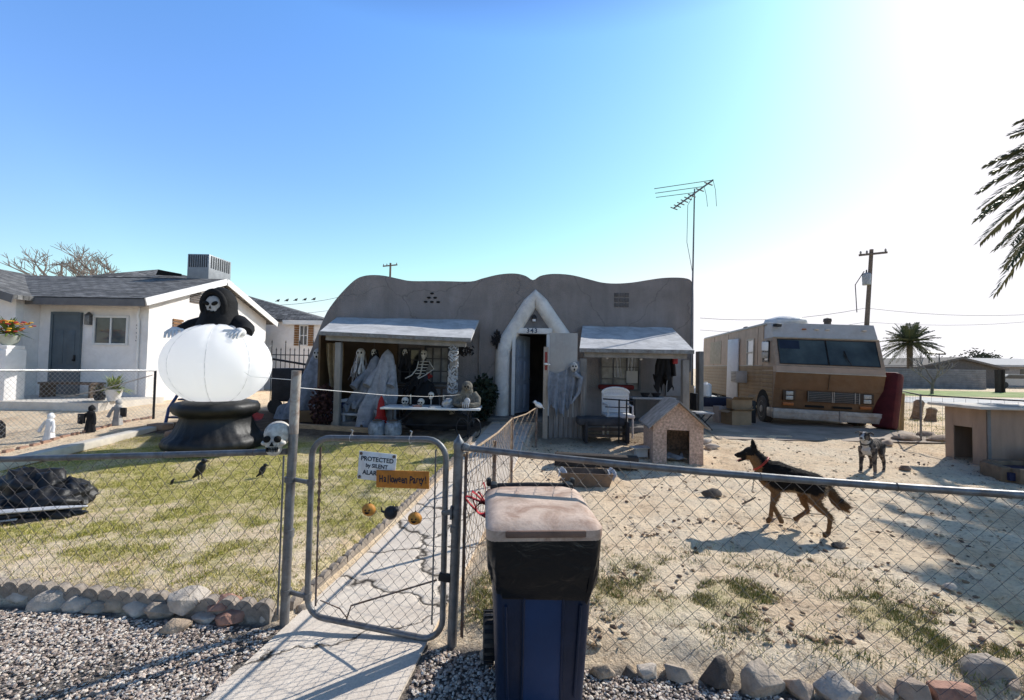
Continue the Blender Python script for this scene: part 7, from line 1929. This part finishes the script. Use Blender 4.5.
mb = MB(); mb.ext([(-2.1, 0, .3), (2.1, 0, .3), (2.1, 0, .85), (1.3, 0, .95), (.7, 0, 1.4), (-.9, 0, 1.4), (-1.6, 0, .95), (-2.1, 0, .85)], (0, 1.7, 0)); mb.v = [(x+q.x, y+44, z+.35) for x, y, z in mb.v]; obj('body', mb, M('silver_paint', (.35, .35, .36), .3, .1, metal=.4), t)
mb = MB(); mb.ext([(-1.4, 0, .97), (1.15, 0, .97), (.65, 0, 1.33), (-.85, 0, 1.33)], (0, .02, 0)); mb.v = [(x+q.x, y+43.985, z+.35) for x, y, z in mb.v]; obj('window', mb, glass_d, t)
for s in (-1.3, 1.3):
    mb = MB(); mb.tube([(q.x+s, 43.95, .67), (q.x+s, 44.15, .67)], .32, 16); obj('wheel', mb, blackp, t)

# ------------------------------------------------------------------ trees
def branch(mb, tw, p, d, L, r, depth, spread=.55, twig=True):
    n = 3; pts = [p]; dd = d.copy()
    for k in range(n):
        dd = (dd+Vector((random.uniform(-1, 1), random.uniform(-1, 1), random.uniform(-.4, .8)))*.16).normalized(); pts.append(pts[-1]+dd*L/n)
    (mb if depth > 2 else tw).tube(pts, [r*(1-.35*k/n) for k in range(n+1)], 6 if depth > 2 else 4, caps=False)
    if depth <= 0: return
    for k in range(3 if depth > 1 else 4):
        a = random.uniform(0, 2*PI); nd = (dd+Vector((math.cos(a), math.sin(a), random.uniform(-.3, .7)))*random.uniform(spread*.6, spread*1.5)).normalized()
        branch(mb, tw, pts[random.choice((-1, -1, 2))], nd, L*random.uniform(.6, .82), r*.62, depth-1, spread)
def bare_tree(loc, h, label, depth=5, leaf=None, spread=.6):
    t = thing('bare_tree', label, 'tree', loc)
    mb = MB(); tw = MB(); branch(mb, tw, Vector(loc)-Vector((0, 0, .2)), Vector((0, 0, 1)), h*.34, h*.03, depth, spread)
    bk = M('grey_bark', (.17, .145, .12), .95, .3, 5, .4)
    obj('trunk', mb, bk, t); obj('crown', tw, M('twig_grey', (.25, .22, .20), .95, .3), t)
    return t
random.seed(12); q = P(112, 300, 36); bare_tree((q.x, 36, .4), 10.6, 'leafless spreading tree rising behind the white house roof', 6, spread=.8)
q = G(932, 408); q = P(932, 392, 30); bare_tree((q.x, 30, .35), 3.4, 'thin bare young tree in front of the grey block wall', 4)
def crown_tree(loc, h, rx, label, mat, n=1500, leaf=.16):
    t = thing('leafy_tree', label, 'tree', loc); loc = Vector(loc)
    mb = MB(); mb.tube([loc-Vector((0, 0, .2)), loc+Vector((.1, 0, h*.3)), loc+Vector((0, .1, h*.55))], [h*.04, h*.03, h*.02], 8)
    for k in range(5):
        a = k*1.3; mb.tube([loc+Vector((0, 0, h*.35)), loc+Vector((math.cos(a)*rx*.4, math.sin(a)*rx*.4, h*.6)), loc+Vector((math.cos(a)*rx*.7, math.sin(a)*rx*.7, h*.8))], [h*.02, h*.012, h*.004], 6)
    obj('trunk', mb, M('grey_bark'), t)
    mb = MB(); cl = [loc+Vector((random.uniform(-1, 1)*rx*.7, random.uniform(-1, 1)*rx*.7, h*random.uniform(.5, .9))) for _ in range(9)]
    for _ in range(n):
        c_ = random.choice(cl); p_ = c_+Vector((random.gauss(0, 1), random.gauss(0, 1), random.gauss(0, .8)))*rx*.2; d_ = Vector((random.uniform(-1, 1), random.uniform(-1, 1), random.uniform(-1, 1)))*leaf; w_ = d_.cross(Vector((random.random(), 1, .2))).normalized()*leaf*.35
        mb.add([p_-d_, p_-w_, p_+d_, p_+w_], [(0, 1, 2, 3)])
    obj('crown', mb, mat, t, sm=0)
dgl = M('dusty_leaf', (.09, .095, .055), .7, .4, 3, 0)
q = P(985, 380, 58); crown_tree((q.x, 58, .35), 4.2, 2.4, 'dusty green tree behind the gabled house at the right', dgl, 1300, .2)
q = P(962, 385, 60); crown_tree((q.x, 60, .35), 3.6, 1.8, 'smaller dusty tree left of the other behind the gabled house', dgl, 900, .2)
# date palms
def frond(fl_, ra, c, az, el, L, droop, leaf, nl=46, w=.014):
    d = Vector((math.cos(az)*math.cos(el), math.sin(az)*math.cos(el), math.sin(el))); n = 12
    pts = []
    for k in range(n+1):
        s = k/n; pts.append(Vector(c)+d*L*s+Vector((0, 0, -droop*L*s**2.1)))
    ra.tube(pts, [.022*(1-.8*k/n)*L/2 for k in range(n+1)], 5)
    for k in range(nl):
        s = .14+.86*k/nl; f = s*n; i = min(n-1, int(f)); p_ = pts[i].lerp(pts[i+1], f-i); tn = (pts[i+1]-pts[i]).normalized()
        sd = tn.cross(Vector((0, 0, 1))).normalized(); up = sd.cross(tn)
        ll = leaf*(1-.62*abs(2*s-1.0)**2.2)*random.uniform(.85, 1.1)
        for sg in (-1, 1):
            lv = (sd*sg*.78+tn*.62+up*random.uniform(.0, .35)).normalized(); e_ = p_+lv*ll+Vector((0, 0, -.22*ll)); wv = (tn*.75+up*.6).normalized()*w
            m_ = p_+lv*ll*.5
            fl_.add([p_-wv*.6, m_-wv, e_, m_+wv, p_+wv*.6], [(0, 1, 2, 3, 4)])
palm_m = M('palm_leaf', (.075, .095, .045), .5, .35, 2, 0, spec=.4)
rach = M('palm_rachis', (.22, .20, .08), .6, .3)
pb = M('palm_bark', (.16, .12, .085), .95, .45, 9, .9, 14)
def palm(loc, h, L, n, label, leaf=.36, nl=46, w=.014, lo=-.5, trunk=.22, dk_=1):
    t = thing('palm_tree', label, 'palm', loc); loc = Vector(loc); c = loc+Vector((0, 0, h))
    mb = MB()
    prof = []
    for k in range(int(h/.11)):
        z = k*.11; prof += [(trunk*(1.12+.05*math.sin(k*2)), z), (trunk*.92, z+.10)]
    mb.lathe(prof, loc-Vector((0, 0, .1)), 14, fn=lambda a, z: 1+.10*math.sin(a*6+z*28)); obj('trunk', mb, pb, t)
    fm = MB(); rm = MB()
    for k in range(n):
        az = k*2.39996+random.uniform(-.2, .2); u = k/n; el = 1.25-(1.25-lo)*u**.9+random.uniform(-.1, .1)
        frond(fm, rm, c, az, el, L*random.uniform(.85, 1.08), (.28+.30*u)*dk_, leaf, nl, w)
    obj('fronds', fm, palm_m, t, sm=0); obj('rachis', rm, rach, t)
palm((13.25, 9.0, .25), 6.55, 2.65, 105, 'date palm leaning its dark feathery fronds in from the right edge', .48, 72, .026)
q = P(910, 372, 42); palm((q.x, 42, .35), 4.2, 2.35, 70, 'small full date palm standing behind the block wall', .5, 30, .03, lo=-.7, dk_=.45)
# utility poles
def pole(px, pyt, d, lab, lean=0, arm=1.0, tr=False):
    tp = P(px, pyt, d); b0 = Vector((tp.x-lean, d, .3))
    t = thing('utility_pole', lab, 'utility pole', b0)
    mb = MB(); mb.tube([b0, b0.lerp(tp, .5), tp], [.17, .15, .12], 8); obj('pole', mb, M('pole_wood', (.15, .12, .10), .9, .3, 3, .3), t)
    mb = MB(); c_ = tp+Vector((0, -.14, -.35)); mb.bar(c_+Vector((-arm, .0, -.12*arm)), c_+Vector((arm, 0, .12*arm)), .12, .14); obj('crossarm', mb, M('pole_wood'), t)
    for s in (-.9, -.45, .9):
        mb = MB(); mb.lathe([(.04, 0), (.07, .08), (.05, .18), (.02, .22)], c_+Vector((s*arm, 0, .07+.12*arm*s)), 8); obj('insulator', mb, M('insulator', (.25, .24, .23), .4), t)
    if tr:
        mb = MB(); mb.lathe([(.02, -.02), (.26, 0), (.28, .75), (.2, .85), (.05, .9)], tp+Vector((-.42, -.05, -2.6)), 14); tf = obj('transformer', mb, M('transformer_grey', (.35, .36, .37), .5, .15), t)
        mb = MB(); mb.lathe([(.05, .88), (.04, 1.1)], tp+Vector((-.42, -.05, -2.6)), 8); obj('bushing', mb, blackp, tf)
        mb = MB(); mb.tube([tp+Vector((-.55, 0, -1.6)), tp+Vector((-1.2, 0, -2.6)), tp+Vector((-1.1, 0, -4.6))], .03, 5); obj('drop_cable', mb, dk, t)
    return tp
tpR = pole(871.5, 249.5, 32, 'leaning wooden power pole with transformer beyond the motorhome', .75, 1.0, True)
pole(390.5, 263, 55, 'short distant power pole rising behind the house parapet', 0, .9)
pole(62, 262, 60, 'distant power pole behind the roof ridge of the white house', 0, 1.2)
def wire(pts, label, r=.012):
    out = []
    for a_, b_ in zip(pts, pts[1:]):
        for k in range(8): s = k/8; p_ = a_.lerp(b_, s); p_.z -= .9*4*s*(1-s)*.5; out.append(p_)
    out.append(pts[-1]); mb = MB(); mb.tube(out, r, 4); single('power_line', mb, dk, label, 'power line')
wire([P(700, 318, 34), P(866, 308, 34), P(1060, 312, 40)], 'upper thin power line passing the leaning pole low in the right sky', .016)
wire([P(700, 330, 36), P(866, 322, 36), P(1060, 318, 42)], 'second, lower power line passing the leaning pole on the right', .014)
wire([P(225, 303, 40), P(340, 297, 40)], 'upper power line between the white house and the parapet', .018)
wire([P(225, 310, 40), P(345, 308, 40)], 'lower power line between the white house and the parapet', .014)
for k in range(5):
    p = P(278+k*9, 302-.4*k, 40); mb = MB(); mb.sph(p+Vector((0, 0, .12)), (.13, .1, .1), 8, 6); mb.sph(p+Vector((.1, 0, .22)), .06, 6, 5); mb.tube([p+Vector((-.1, 0, .1)), p+Vector((-.26, 0, .05))], [.05, .02], 5); single('bird', mb, dk, 'small dark bird perched on the power line between the two houses', 'bird', 'birds on the power line')

# ------------------------------------------------------------------ sky and sun
AZ = R(53); EL = R(37)
sd = Vector((math.sin(AZ)*math.cos(EL), math.cos(AZ)*math.cos(EL), math.sin(EL)))
w = bpy.data.worlds.new('World'); S.world = w; w.use_nodes = True
nt = w.node_tree; bg = nt.nodes['Background']
sky = nt.nodes.new('ShaderNodeTexSky'); sky.sky_type = 'NISHITA'; sky.sun_disc = False
sky.sun_elevation = EL; sky.sun_rotation = AZ; sky.air_density = 1.0; sky.dust_density = .5; sky.ozone_density = 1.0; sky.altitude = 200
tcw = nt.nodes.new('ShaderNodeTexCoord'); sx_ = nt.nodes.new('ShaderNodeSeparateXYZ'); nt.links.new(tcw.outputs['Generated'], sx_.inputs[0])
tint = ramp(nt, sx_.outputs[2], [(0, (.52, .57, .53)), (.12, (.50, .56, .58)), (.35, (.40, .52, .68)), (.60, (.34, .52, .70)), (.74, (.12, .17, .24)), (1, (.05, .07, .11))])
dbl = mixc(nt, tint, (3, 3, 3), 1.0, 'MULTIPLY')
dt = nt.nodes.new('ShaderNodeVectorMath'); dt.operation = 'DOT_PRODUCT'; nt.links.new(tcw.outputs['Generated'], dt.inputs[0]); dt.inputs[1].default_value = sd[:]
mr = nt.nodes.new('ShaderNodeMapRange'); nt.links.new(dt.outputs['Value'], mr.inputs[0]); mr.inputs[1].default_value = -.75; mr.inputs[2].default_value = .05; mr.inputs[3].default_value = 0; mr.inputs[4].default_value = 1
away = mixc(nt, (.38, .30, .25), (1, 1, 1), mr.outputs[0])          # the side away from the sun: dimmer, hazier
lim = nt.nodes.new('ShaderNodeVectorMath'); lim.operation = 'MINIMUM'; lim.inputs[1].default_value = (7.2, 7.1, 7.4)
nt.links.new(mixc(nt, mixc(nt, sky.outputs[0], dbl, 1.0, 'MULTIPLY'), away, 1.0, 'MULTIPLY'), lim.inputs[0])
nt.links.new(lim.outputs[0], bg.inputs['Color']); bg.inputs['Strength'].default_value = .145
sl = bpy.data.lights.new('sun', 'SUN'); sl.energy = 5; sl.angle = R(.5); sl.color = (1, .965, .91)
so = bpy.data.objects.new('sun', sl); COL.objects.link(so); so.rotation_euler = (-sd).to_track_quat('-Z', 'Y').to_euler(); so.location = sd*60
S.view_settings.view_transform = 'Standard'; S.view_settings.look = 'None'; S.view_settings.exposure = 0
S.render.engine = 'CYCLES'
S.cycles.max_bounces = 6; S.cycles.diffuse_bounces = 3
